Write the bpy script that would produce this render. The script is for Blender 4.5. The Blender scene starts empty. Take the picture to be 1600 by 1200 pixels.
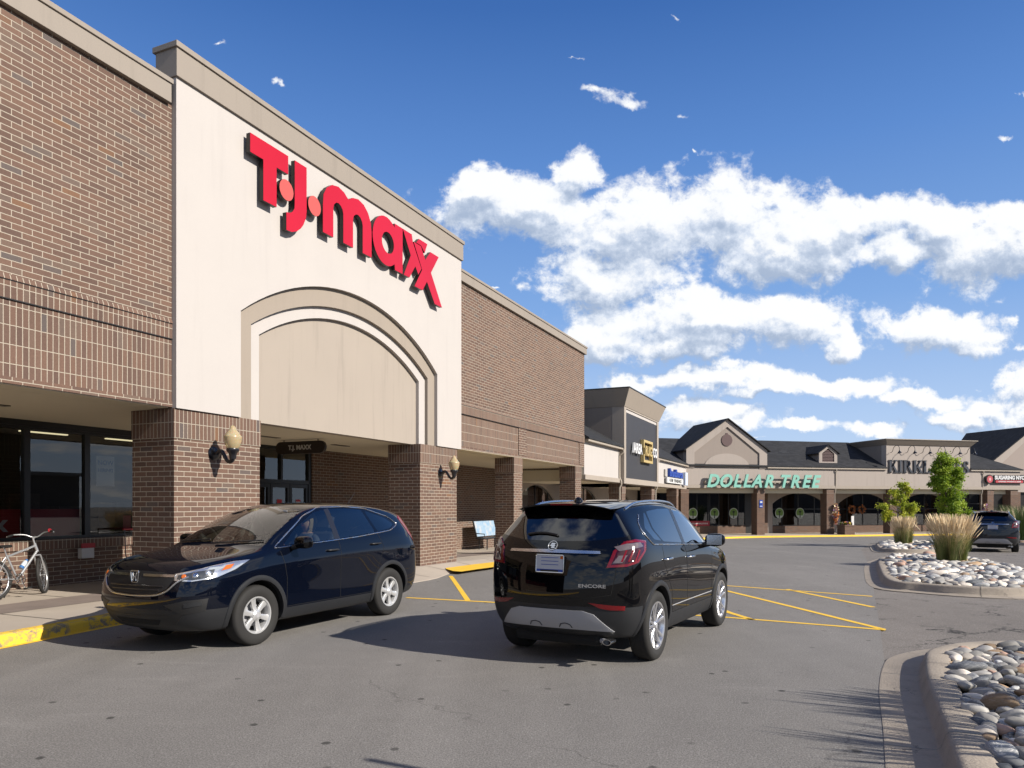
import bpy, bmesh, math, random
from mathutils import Vector, Matrix, noise
from mathutils.bvhtree import BVHTree
R = math.radians
SC = bpy.context.scene
COL = SC.collection

# ------------------------------------------------------------------ camera, world, sun, exposure
cam_d = bpy.data.cameras.new("camera"); cam = bpy.data.objects.new("camera", cam_d); COL.objects.link(cam)
cam.location = (0, 0, 1.65); cam.rotation_euler = (R(90), 0, 0)
cam_d.sensor_width = 36; cam_d.lens = 36*1150/1600; cam_d.shift_y = 188/1600
cam_d.clip_start = .05; cam_d.clip_end = 3000
SC.camera = cam
SC.view_settings.view_transform = 'Standard'; SC.view_settings.look = 'None'
SC.view_settings.exposure = 0.75; SC.view_settings.gamma = 1
SC.cycles.max_bounces = 8; SC.cycles.transparent_max_bounces = 16

SUN_EL = 31.0
sdx, sdy = -.897, .442                       # horizontal travel of the sunlight
sun_d = bpy.data.lights.new("sun", 'SUN'); sun = bpy.data.objects.new("sun", sun_d); COL.objects.link(sun)
sun_d.energy = 5.0; sun_d.angle = R(.5); sun_d.color = (1, .93, .83)
_t = Vector((sdx*math.cos(R(SUN_EL)), sdy*math.cos(R(SUN_EL)), -math.sin(R(SUN_EL))))
sun.rotation_euler = _t.to_track_quat('-Z', 'Y').to_euler(); sun.location = (30, -20, 40)

W = bpy.data.worlds.new("World"); SC.world = W; W.use_nodes = True
class NT:
    """small node-tree writer"""
    def __init__(s, nt): s.nt = nt; s.n = nt.nodes; s.l = nt.links
    def node(s, typ, **kw):
        nd = s.n.new(typ)
        for k, v in kw.items(): setattr(nd, k, v)
        return nd
    def put(s, sock, v):
        if isinstance(v, bpy.types.NodeSocket): s.l.new(v, sock)
        elif v is not None:
            if hasattr(sock.default_value, '__len__'):
                v = tuple(v) if hasattr(v, '__len__') else (v,)*len(sock.default_value)
                if len(sock.default_value) == 4 and len(v) == 3: v = v+(1,)
            sock.default_value = v
    def m(s, op, a, b=None, c=None, clamp=False):
        nd = s.node('ShaderNodeMath', operation=op, use_clamp=clamp)
        s.put(nd.inputs[0], a)
        if b is not None: s.put(nd.inputs[1], b)
        if c is not None: s.put(nd.inputs[2], c)
        return nd.outputs[0]
    def v(s, op, a, b=None, c=None, out=0):
        nd = s.node('ShaderNodeVectorMath', operation=op)
        s.put(nd.inputs[0], a)
        if b is not None: s.put(nd.inputs[1], b)
        if c is not None: s.put(nd.inputs[2], c)
        return nd.outputs[out]
    def mix(s, f, a, b, typ='MIX'):
        nd = s.node('ShaderNodeMix', data_type='RGBA', blend_type=typ)
        s.put(nd.inputs[0], f); s.put(nd.inputs[6], a); s.put(nd.inputs[7], b)
        return nd.outputs[2]
    def noise(s, vec, scale, detail=2, rough=.5, dist=0, out='Fac', dim='3D'):
        nd = s.node('ShaderNodeTexNoise', noise_dimensions=dim)
        if vec is not None: s.put(nd.inputs['Vector'], vec)
        s.put(nd.inputs['Scale'], scale); s.put(nd.inputs['Detail'], detail)
        s.put(nd.inputs['Roughness'], rough); s.put(nd.inputs['Distortion'], dist)
        return nd.outputs[out]
    def ramp(s, f, stops, interp='LINEAR'):
        nd = s.node('ShaderNodeValToRGB'); cr = nd.color_ramp; cr.interpolation = interp
        while len(cr.elements) < len(stops): cr.elements.new(.5)
        for e, (p, c) in zip(cr.elements, stops):
            e.position = p
            e.color = (c, c, c, 1) if not hasattr(c, '__len__') else (*c[:3], 1)
        s.put(nd.inputs[0], f); return nd.outputs[0]
    def smooth(s, x, a, b):
        nd = s.node('ShaderNodeMapRange', interpolation_type='SMOOTHSTEP')
        s.put(nd.inputs[0], x); s.put(nd.inputs[1], a); s.put(nd.inputs[2], b); return nd.outputs[0]

# clouds: where they stand in the sky, as (x/y, z/y) directions with their half sizes (in 1/1150)
CL = [(840,330,165,52),(905,268,48,40),(745,305,70,40),(1000,350,150,66),(1150,325,120,62),(1280,365,140,52),(945,430,105,40),(1400,395,80,30),(1540,390,150,62),(1590,350,70,32),
 (1080,505,215,48),(1240,500,95,44),(950,525,110,36),(1460,512,112,32),(1100,592,180,22),(1300,598,115,20),(990,600,80,22),(1110,652,100,26),(1440,624,90,17),(1520,605,44,20),(1495,648,70,17),
 (1595,600,44,32),(1370,672,75,14),(1560,690,90,22),(985,160,85,24),(940,148,44,20),(1075,172,36,15),(903,100,50,7),(1060,18,24,8),(350,72,34,10),(425,125,24,13),(1572,210,34,10),(1592,155,20,9),(820,440,44,16),(1100,232,16,9),(760,432,22,7),
 (1225,405,110,40),(1460,360,90,40),(1340,350,90,45),(1600,640,60,22),(1180,612,90,16),(1250,668,50,12),(1545,640,50,14),(1592,495,30,14),(1600,545,36,16),(1040,535,150,26),(1190,690,60,8),(1310,520,40,30)]
def cloud_group():
    g = bpy.data.node_groups.new("cloud_field", 'ShaderNodeTree')
    g.interface.new_socket(name='P', in_out='INPUT', socket_type='NodeSocketVector')
    g.interface.new_socket(name='Field', in_out='OUTPUT', socket_type='NodeSocketFloat')
    t = NT(g); gi = t.node('NodeGroupInput'); go = t.node('NodeGroupOutput'); P = gi.outputs[0]
    warp = t.v('SUBTRACT', t.noise(P, 10, 6, .6, out='Color'), (.5, .5, .5))
    P2 = t.v('MULTIPLY_ADD', warp, (.13, .085, 0), P)
    cur = None
    for (x, y, rx, ry) in CL:
        cx, cy, sx, sy = (x-800)/1150, (788-y)/1150, 1150/(rx*1.22), 1150/(ry*1.25)
        q = t.v('MULTIPLY_ADD', P2, (sx, sy, 0), (-cx*sx, -cy*sy, 0))
        d = t.v('LENGTH', q, out=1)
        k_ = .31 if ry < 12 or (rx < 45 and ry < 25) or rx == 85 else (.90 if ry < 24 else 1.0)
        e = t.m('MULTIPLY_ADD', d, -1.0, 1.0) if k_ == 1.0 else t.m('MULTIPLY_ADD', d, -1.0, k_)
        cur = e if cur is None else t.m('SMOOTH_MAX', cur, e, .22)
    n1 = t.noise(t.v('MULTIPLY', P, (1, 1.2, 1)), 13, 12, .62); n3 = t.noise(P, 40, 8, .68, 1.2)
    f = t.m('MULTIPLY_ADD', t.m('SUBTRACT', n1, .5), 3.4, t.m('MULTIPLY_ADD', cur, 1.85, -.16)); f = t.m('MULTIPLY_ADD', t.m('SUBTRACT', n3, .5), .85, f)
    t.l.new(f, go.inputs[0]); return g
t = NT(W.node_tree)
for nd in list(t.n): t.n.remove(nd)
wo = t.node('ShaderNodeOutputWorld'); bg = t.node('ShaderNodeBackground'); bg.inputs[1].default_value = .0683
sky = t.node('ShaderNodeTexSky', sky_type='NISHITA'); sky.sun_disc = False
sky.sun_elevation = R(SUN_EL); sky.sun_rotation = math.atan2(-sdx, -sdy); sky.altitude = 250
sky.air_density = 1.0; sky.dust_density = .35; sky.ozone_density = 2.2
hsv = t.node('ShaderNodeHueSaturation'); hsv.inputs['Saturation'].default_value = 1.12; hsv.inputs['Value'].default_value = 1.0
t.put(hsv.inputs['Color'], sky.outputs[0])
D = t.v('NORMALIZE', t.node('ShaderNodeTexCoord').outputs['Generated'])
sep = t.node('ShaderNodeSeparateXYZ'); t.put(sep.inputs[0], D)
ya = t.m('MAXIMUM', sep.outputs[1], .04)
cmb = t.node('ShaderNodeCombineXYZ'); t.put(cmb.inputs[0], t.m('DIVIDE', sep.outputs[0], ya)); t.put(cmb.inputs[1], t.m('DIVIDE', sep.outputs[2], ya))
G = cloud_group()
g1 = t.node('ShaderNodeGroup', node_tree=G); t.put(g1.inputs[0], cmb.outputs[0])
g2 = t.node('ShaderNodeGroup', node_tree=G); t.put(g2.inputs[0], t.v('ADD', cmb.outputs[0], (.012, .03, 0)))
front = t.smooth(sep.outputs[1], .25, .45)
# everywhere else: a layer of fair-weather clouds on a plane overhead
zz = t.m('MAXIMUM', t.m('ADD', sep.outputs[2], .16), .05)
pl = t.v('SCALE', D); pl.node.inputs['Scale'].default_value = 1; t.put(pl.node.inputs['Scale'], t.m('DIVIDE', 1.0, zz))
nb = t.noise(pl, 1.5, 8, .6); nb2 = t.noise(t.v('ADD', pl, (.1, -.05, 0)), 1.5, 4, .55)
fb = t.m('MULTIPLY_ADD', t.m('SUBTRACT', nb, .47), 6.0, 0)
mixf = t.node('ShaderNodeMix', data_type='FLOAT'); t.put(mixf.inputs[0], front); t.put(mixf.inputs[2], fb); t.put(mixf.inputs[3], g1.outputs[0])
alpha = t.smooth(mixf.outputs[0], -.12, .60)
g3 = t.node('ShaderNodeGroup', node_tree=G); t.put(g3.inputs[0], t.v('ADD', cmb.outputs[0], (.004, .009, 0)))
rel_f = t.m('MULTIPLY_ADD', t.m('SUBTRACT', g1.outputs[0], g3.outputs[0]), .55, t.m('MULTIPLY', t.m('SUBTRACT', g1.outputs[0], g2.outputs[0]), .75)); rel_b = t.m('MULTIPLY', t.m('SUBTRACT', nb2, nb), -4)
mixr = t.node('ShaderNodeMix', data_type='FLOAT'); t.put(mixr.inputs[0], front); t.put(mixr.inputs[2], rel_b); t.put(mixr.inputs[3], rel_f)
lit = t.smooth(mixr.outputs[0], -1.0, .75)
core = t.smooth(mixf.outputs[0], .3, 1.9)
cw = t.ramp(lit, [(0, (3.5, 4.3, 5.7)), (.5, (6.6, 7.2, 8.2)), (.85, (8.9, 9.0, 9.1))])
cw2 = t.mix(t.m('MULTIPLY', core, t.m('SUBTRACT', 1.0, lit)), cw, (4.2, 5.0, 6.3))
deep = t.ramp(t.m('MAXIMUM', sep.outputs[2], 0.0), [(0, (.60, .74, .95)), (.11, (.46, .63, .93)), (.25, (.235, .43, .82)), (.42, (.115, .275, .67)), (.56, (.048, .155, .475)), (1, (.018, .07, .30))])
deep = t.v('SCALE', deep); deep.node.inputs['Scale'].default_value = 8.7
base_sky = t.mix(.88, hsv.outputs[0], deep)
col = t.mix(t.m('MULTIPLY', alpha, .97), base_sky, cw2)
t.put(bg.inputs[0], col); t.l.new(bg.outputs[0], wo.inputs[0])

# ------------------------------------------------------------------ objects and properties
def tag(o, label=None, cat=None, group=None, kind=None):
    if label: o['label'] = label
    if cat: o['category'] = cat
    if group: o['group'] = group
    if kind: o['kind'] = kind
    return o
def empty(name, loc=(0, 0, 0), rz=0, label=None, cat=None, group=None):
    o = bpy.data.objects.new(name, None); COL.objects.link(o)
    o.location = loc; o.rotation_euler = (0, 0, rz); o.empty_display_size = .2
    return tag(o, label, cat, group)
CHILD = {}
def kids(o): return [c for c in COL.objects if c.parent == o]
def copy_tree(o, parent=None, label=None):
    c = o.copy(); COL.objects.link(c); c.parent = parent
    if label: c['label'] = label
    for ch in [x for x in COL.objects if x.parent == o]: copy_tree(ch, c)
    return c

class MB:
    """collects shapes and links them as one mesh object, UVs in metres"""
    def __init__(s): s.v = []; s.f = []; s.mi = []; s.cur = 0
    def mat(s, i): s.cur = i; return s
    def add(s, vs, fs):
        b = len(s.v); s.v += [tuple(p) for p in vs]
        for f in fs: s.f.append([b+i for i in f]); s.mi.append(s.cur)
        return s
    def box(s, x0, x1, y0, y1, z0, z1, M=None):
        vs = [(x, y, z) for z in (z0, z1) for y in (y0, y1) for x in (x0, x1)]
        if M is not None: vs = [M @ Vector(p) for p in vs]
        return s.add(vs, [(0, 2, 3, 1), (4, 5, 7, 6), (0, 1, 5, 4), (2, 6, 7, 3), (0, 4, 6, 2), (1, 3, 7, 5)])
    def prism(s, poly, y0, y1):
        """outline in (x, z), counter-clockwise seen from -y; solid between y0 (front) and y1"""
        n = len(poly)
        a = sum(poly[i][0]*poly[(i+1) % n][1]-poly[(i+1) % n][0]*poly[i][1] for i in range(n))
        if a < 0: poly = poly[::-1]
        vs = [(x, y0, z) for x, z in poly]+[(x, y1, z) for x, z in poly]
        fs = [tuple(range(n)), tuple(range(2*n-1, n-1, -1))]
        fs += [(i, i+n, (i+1) % n+n, (i+1) % n) for i in range(n)]
        return s.add(vs, fs)
    def flat(s, poly3): return s.add(poly3, [tuple(range(len(poly3)))])
    def tube(s, pts, r, n=8, cap=True, closed=False):
        pts = [Vector(p) for p in pts]; N = len(pts)
        rs = r if hasattr(r, '__len__') else [r]*N
        vs = []; up = None
        for i, p in enumerate(pts):
            if closed: d = pts[(i+1) % N]-pts[i-1]
            else: d = pts[min(i+1, N-1)]-pts[max(i-1, 0)]
            d.normalize()
            if up is None:
                up = Vector((0, 0, 1)) if abs(d.z) < .9 else Vector((1, 0, 0))
            a = up-d*up.dot(d)
            if a.length < 1e-4: a = d.orthogonal()
            a.normalize(); up = a; b = d.cross(a)
            for k in range(n):
                t_ = 2*math.pi*k/n
                vs.append(p+(a*math.cos(t_)+b*math.sin(t_))*rs[i])
        fs = []
        for i in range(N if closed else N-1):
            j = (i+1) % N
            for k in range(n): fs.append((i*n+k, i*n+(k+1) % n, j*n+(k+1) % n, j*n+k))
        if cap and not closed: fs += [tuple(range(n))[::-1], tuple(range((N-1)*n, N*n))]
        return s.add(vs, fs)
    def lathe(s, prof, c=(0, 0, 0), n=24, axis='Z', M=None):
        vs = []
        for r, h in prof:
            for k in range(n):
                t_ = 2*math.pi*k/n; a, b = r*math.cos(t_), r*math.sin(t_)
                p = {'Z': (a, b, h), 'Y': (a, h, -b), 'X': (h, a, b)}[axis]
                p = Vector(p)+Vector(c)
                vs.append(M @ p if M is not None else p)
        fs = []
        for i in range(len(prof)-1):
            for k in range(n): fs.append((i*n+k, i*n+(k+1) % n, (i+1)*n+(k+1) % n, (i+1)*n+k))
        return s.add(vs, fs)
    def grid(s, rows):
        n = len(rows[0]); vs = [p for r in rows for p in r]
        return s.add(vs, [(i*n+k, i*n+k+1, (i+1)*n+k+1, (i+1)*n+k) for i in range(len(rows)-1) for k in range(n-1)])
    def build(s, name, mats, parent=None, smooth=None, recalc=True, bevel=None):
        me = bpy.data.meshes.new(name)
        me.from_pydata([tuple(p) for p in s.v], [], s.f)
        for m_ in (mats if isinstance(mats, (list, tuple)) else [mats]): me.materials.append(m_)
        me.polygons.foreach_set('material_index', s.mi)
        bm = bmesh.new(); bm.from_mesh(me)
        if recalc: bmesh.ops.recalc_face_normals(bm, faces=bm.faces)
        if bevel:
            es = [e for e in bm.edges if len(e.link_faces) == 2 and e.calc_face_angle(0) > .6]
            bmesh.ops.bevel(bm, geom=es, offset=bevel, segments=2, profile=.5, affect='EDGES', clamp_overlap=True)
        finish(bm, smooth)
        bm.to_mesh(me); bm.free()
        o = bpy.data.objects.new(name, me); COL.objects.link(o); o.parent = parent
        return o
def finish(bm, smooth):
    uv = bm.loops.layers.uv.verify()
    for f in bm.faces:
        n = f.normal; ax = max(range(3), key=lambda i: abs(n[i]))
        for l in f.loops:
            c = l.vert.co
            l[uv].uv = (c.x, c.z) if ax == 1 else ((c.y, c.z) if ax == 0 else (c.x, c.y))
        f.smooth = smooth is not None
    if smooth is not None:
        a = R(smooth)
        for e in bm.edges:
            e.smooth = not (len(e.link_faces) == 2 and e.calc_face_angle(0) > a)
def from_bm(bm, name, mats, parent=None, smooth=None):
    finish(bm, smooth)
    me = bpy.data.meshes.new(name); bm.to_mesh(me)
    for m_ in (mats if isinstance(mats, (list, tuple)) else [mats]): me.materials.append(m_)
    o = bpy.data.objects.new(name, me); COL.objects.link(o); o.parent = parent
    return o
def text_mb(mb, txt, size, x, z, y0, y1, bold=.0, shear=0, sx=1.0, align='CENTER', M=None):
    """adds extruded lettering standing in the x-z plane (front at y0)"""
    cu = bpy.data.curves.new('t', 'FONT'); cu.body = txt; cu.size = size; cu.align_x = align
    cu.offset = bold; cu.shear = shear; cu.resolution_u = 3
    o = bpy.data.objects.new('t', cu); COL.objects.link(o)
    dg = bpy.context.evaluated_depsgraph_get(); me = bpy.data.meshes.new_from_object(o.evaluated_get(dg))
    bm = bmesh.new(); bm.from_mesh(me)
    bmesh.ops.remove_doubles(bm, verts=bm.verts, dist=1e-5)
    if y1 > y0:
        r = bmesh.ops.extrude_face_region(bm, geom=bm.faces[:])
        for v_ in [g for g in r['geom'] if isinstance(g, bmesh.types.BMVert)]: v_.co.z -= (y1-y0)
    bm.verts.index_update()
    vs = []
    for v_ in bm.verts:
        p = Vector((x+v_.co.x*sx, y0-v_.co.z, z+v_.co.y)); vs.append(M @ p if M is not None else p)
    fs = [[v_.index for v_ in f.verts] for f in bm.faces]
    bm.free(); COL.objects.unlink(o); bpy.data.objects.remove(o); bpy.data.curves.remove(cu); bpy.data.meshes.remove(me)
    return mb.add(vs, fs)

# ------------------------------------------------------------------ materials
MATS = {}
def pbr(name, col=(.5, .5, .5), rough=.5, metal=0, coat=0, spec=.5, emit=None, es=0, ior=1.45):
    m = bpy.data.materials.new(name); m.use_nodes = True
    p = m.node_tree.nodes['Principled BSDF']
    p.inputs['Base Color'].default_value = (*col, 1); p.inputs['Roughness'].default_value = rough
    p.inputs['Metallic'].default_value = metal; p.inputs['Coat Weight'].default_value = coat
    p.inputs['Coat Roughness'].default_value = .03
    p.inputs['Specular IOR Level'].default_value = spec; p.inputs['IOR'].default_value = ior
    if emit: p.inputs['Emission Color'].default_value = (*emit, 1); p.inputs['Emission Strength'].default_value = es
    m['p'] = 1; MATS[name] = m; return m
def nt(m): return NT(m.node_tree), m.node_tree.nodes['Principled BSDF']
def uvn(t): return t.node('ShaderNodeUVMap').outputs[0]
def objc(t): return t.node('ShaderNodeTexCoord').outputs['Object']
def geo(t): return t.node('ShaderNodeNewGeometry').outputs['Position']
def bump(t, p, h, st=.3, dist=.01):
    b = t.node('ShaderNodeBump'); b.inputs['Strength'].default_value = st; b.inputs['Distance'].default_value = dist
    t.put(b.inputs['Height'], h); t.l.new(b.outputs[0], p.inputs['Normal'])
ALB = .66
def varied(name, col, rough=.6, amt=.18, scale=3.0, fine=60, bs=.15, bd=.004, metal=0, streak=0):
    col = tuple(c*ALB for c in col)
    m = pbr(name, col, rough, metal); t, p = nt(m); P = geo(t)
    n1 = t.noise(P, scale, 4, .6); n2 = t.noise(P, fine, 3, .6)
    k = t.m('MULTIPLY_ADD', t.m('SUBTRACT', n1, .5), 2*amt, 1)
    k = t.m('MULTIPLY', k, t.m('MULTIPLY_ADD', t.m('SUBTRACT', n2, .5), amt, 1))
    if streak:
        sv = t.v('MULTIPLY', P, (3.2, 3.2, .22)); n3 = t.noise(sv, 1.6, 5, .65)
        k = t.m('MULTIPLY', k, t.m('MULTIPLY_ADD', t.smooth(n3, .5, .78), -streak, 1))
    t.put(p.inputs['Base Color'], t.v('SCALE', col)); sc = p.inputs['Base Color'].links[0].from_node
    t.put(sc.inputs['Scale'], k)
    t.put(p.inputs['Roughness'], t.m('MULTIPLY_ADD', t.m('SUBTRACT', n1, .5), .2, rough))
    if bs: bump(t, p, n2, bs, bd)
    return m
def brick_mat(name, soldier=False, w=.266, h=.0806, mort=.006, cols=None, base=(.110, .069, .053), mortar=(.31, .27, .218)):
    m = pbr(name, rough=.85, spec=.25); t, p = nt(m)
    U = uvn(t)
    if soldier:
        s_ = t.node('ShaderNodeSeparateXYZ'); t.put(s_.inputs[0], U)
        c_ = t.node('ShaderNodeCombineXYZ'); t.put(c_.inputs[0], s_.outputs[1]); t.put(c_.inputs[1], s_.outputs[0]); U = c_.outputs[0]
    wob = t.v('MULTIPLY_ADD', t.v('SUBTRACT', t.noise(U, 14, 2, out='Color'), (.5, .5, .5)), (.0035, .0035, 0), U)
    b = t.node('ShaderNodeTexBrick'); b.offset = 0 if soldier else .5; b.squash = 1
    t.put(b.inputs['Vector'], wob); t.put(b.inputs['Color1'], (0, 0, 0)); t.put(b.inputs['Color2'], (1, 1, 1)); t.put(b.inputs['Mortar'], (0.5, .5, .5))
    b.inputs['Scale'].default_value = 1; b.inputs['Mortar Size'].default_value = mort; b.inputs['Mortar Smooth'].default_value = .12
    b.inputs['Bias'].default_value = 0; b.inputs['Brick Width'].default_value = w; b.inputs['Row Height'].default_value = h
    r_, g_, b_ = base
    tone = t.ramp(b.outputs['Color'], [(0, (r_*.80, g_*.82, b_*.85)), (.2, (r_*.92, g_*.91, b_*.91)), (.45, base), (.62, (r_*1.05, g_*1.01, b_*.97)), (.8, (r_*1.13, g_*1.09, b_*1.05)), (.94, (r_*1.04, g_*1.16, b_*1.18)), (.98, (r_*.74, g_*.98, b_*1.2)), (1, (r_*1.35, g_*1.12, b_*.8))])
    n1 = t.noise(U, 42, 4, .65); n2 = t.noise(U, .55, 3, .5); n3 = t.noise(t.v('MULTIPLY', U, (60, 9, 1)), 1, 3, .7)
    k = t.m('MULTIPLY_ADD', t.m('SUBTRACT', n1, .5), .55, 1); k = t.m('MULTIPLY', k, t.m('MULTIPLY_ADD', t.m('SUBTRACT', n2, .5), .35, 1))
    k = t.m('MULTIPLY', k, t.m('MULTIPLY_ADD', t.m('SUBTRACT', n3, .5), .3, 1))
    bc = t.v('SCALE', tone); t.put(bc.node.inputs['Scale'], k)
    mc = t.v('SCALE', mortar); t.put(mc.node.inputs['Scale'], t.m('MULTIPLY_ADD', t.m('SUBTRACT', n1, .5), .5, 1))
    t.put(p.inputs['Base Color'], t.mix(b.outputs['Fac'], bc, mc))
    hh = t.m('SUBTRACT', t.m('MULTIPLY', n1, .25), b.outputs['Fac']); bump(t, p, hh, .7, .006)
    return m
BR = brick_mat('brick'); BRS = brick_mat('soldier_brick', True, w=.2457, h=.0806)
BRD = brick_mat('far_brick', w=.266, h=.0806, base=(.105, .064, .048), mortar=(.20, .17, .135))
CREAM = varied('cream_stucco', (.55, .512, .485), .85, .045, 1.2, 55, .35, .005, streak=.05)
TAN = varied('tan_stucco', (.36, .305, .25), .85, .06, 1.5, 55, .3, .004, streak=.10)
TAN2 = varied('light_tan_stucco', (.405, .35, .295), .85, .06, 1.0, 55, .3, .004, streak=.15)
WTAN = varied('wing_stucco', (.42, .365, .325), .85, .07, .8, 40, .3, .005, streak=.16)
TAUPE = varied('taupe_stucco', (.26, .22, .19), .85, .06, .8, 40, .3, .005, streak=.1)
COPE = varied('coping_stone', (.32, .275, .23), .7, .06, 1.0, 60, .15, .003, streak=.1)
SOFF = varied('soffit_paint', (.82, .74, .56), .8, .05, .7, 30, .1, .002)
BLK = varied('black_frame', (.012, .011, .011), .35, .2, 5, 80, 0)
CHAR = varied('charcoal_panel', (.045, .045, .052), .6, .12, .8, 40, .2, .004, streak=.1)
DKM = varied('dark_metal', (.02, .019, .018), .4, .2, 6, 60, .1, .001)
CONC = varied('sidewalk_concrete', (.50, .43, .355), .85, .12, 1.4, 90, .25, .003)
def shingle():
    m = pbr('roof_shingles', rough=.9, spec=.2); t, p = nt(m); U = uvn(t)
    b = t.node('ShaderNodeTexBrick'); b.offset = .5
    t.put(b.inputs['Vector'], U); t.put(b.inputs['Color1'], (.012, .013, .015)); t.put(b.inputs['Color2'], (.030, .031, .034)); t.put(b.inputs['Mortar'], (.012, .012, .014))
    b.inputs['Scale'].default_value = 1; b.inputs['Mortar Size'].default_value = .006; b.inputs['Brick Width'].default_value = .32; b.inputs['Row Height'].default_value = .15
    n = t.noise(U, 70, 2, .7); n2 = t.noise(U, 1.2, 4, .6)
    c = t.mix(t.m('MULTIPLY_ADD', n, .4, .0), b.outputs[0], (.045, .046, .050))
    c = t.mix(t.smooth(n2, .4, .8), c, (.022, .022, .023)); t.put(p.inputs['Base Color'], c); bump(t, p, n, .3, .005); return m
SHG = shingle()
def glass(name, tint=(.6, .66, .66), refl=1.0, dark=0.0, rough=0.0, ior=1.5):
    """thin pane: what lies behind shows through, tinted, with a mirror reflection that grows at grazing angles"""
    m = bpy.data.materials.new(name); m.use_nodes = True; t = NT(m.node_tree)
    for nd in list(t.n): t.n.remove(nd)
    o = t.node('ShaderNodeOutputMaterial'); tr = t.node('ShaderNodeBsdfTransparent'); gl = t.node('ShaderNodeBsdfGlossy')
    t.put(tr.inputs[0], tint); gl.inputs['Roughness'].default_value = rough; t.put(gl.inputs[0], (1, 1, 1))
    fr = t.node('ShaderNodeFresnel'); fr.inputs[0].default_value = ior
    f = t.m('MULTIPLY', fr.outputs[0], refl, clamp=True)
    mx = t.node('ShaderNodeMixShader'); t.put(mx.inputs[0], f); t.l.new(tr.outputs[0], mx.inputs[1]); t.l.new(gl.outputs[0], mx.inputs[2])
    t.l.new(mx.outputs[0], o.inputs[0]); MATS[name] = m; return m
SGL = glass('storefront_glass', (.66, .68, .68), 1.55, ior=1.55)
def emat(name, col, s):
    m = pbr(name, (0, 0, 0), 1, emit=col, es=s); return m
# ------------------------------------------------------------------ the lie of the land (gentle fall towards the far wing)
KN = [(12, 0), (16, -.01), (20, -.05), (24, -.13), (31, -.30), (50, -.64)]
def gz(y):
    if y <= KN[0][0]: return KN[0][1]
    for (a, za), (b, zb) in zip(KN, KN[1:]):
        if y <= b: return za+(zb-za)*(y-a)/(b-a)
    return KN[-1][1]
def drape(name, poly, off, m, holes=(), parent=None, skirt=0):
    """a sheet laid on the ground, cut where the slope changes; off = height above the road"""
    bm = bmesh.new()
    bm.faces.new([bm.verts.new((x, y, 0)) for x, y in poly])
    bmesh.ops.triangulate(bm, faces=bm.faces[:])
    for a, _ in KN:
        bmesh.ops.bisect_plane(bm, geom=bm.verts[:]+bm.edges[:]+bm.faces[:], plane_co=(0, a, 0), plane_no=(0, 1, 0), dist=1e-4)
    for v_ in bm.verts: v_.co.z = gz(v_.co.y)+(off(v_.co.x, v_.co.y) if callable(off) else off)
    bmesh.ops.recalc_face_normals(bm, faces=bm.faces)
    for f in bm.faces:
        if f.normal.z < 0: f.normal_flip()
    if skirt:
        r = bmesh.ops.extrude_edge_only(bm, edges=[e for e in bm.edges if e.is_boundary])
        for v_ in [g for g in r['geom'] if isinstance(g, bmesh.types.BMVert)]: v_.co.z -= skirt
    return from_bm(bm, name, m, parent)

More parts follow.
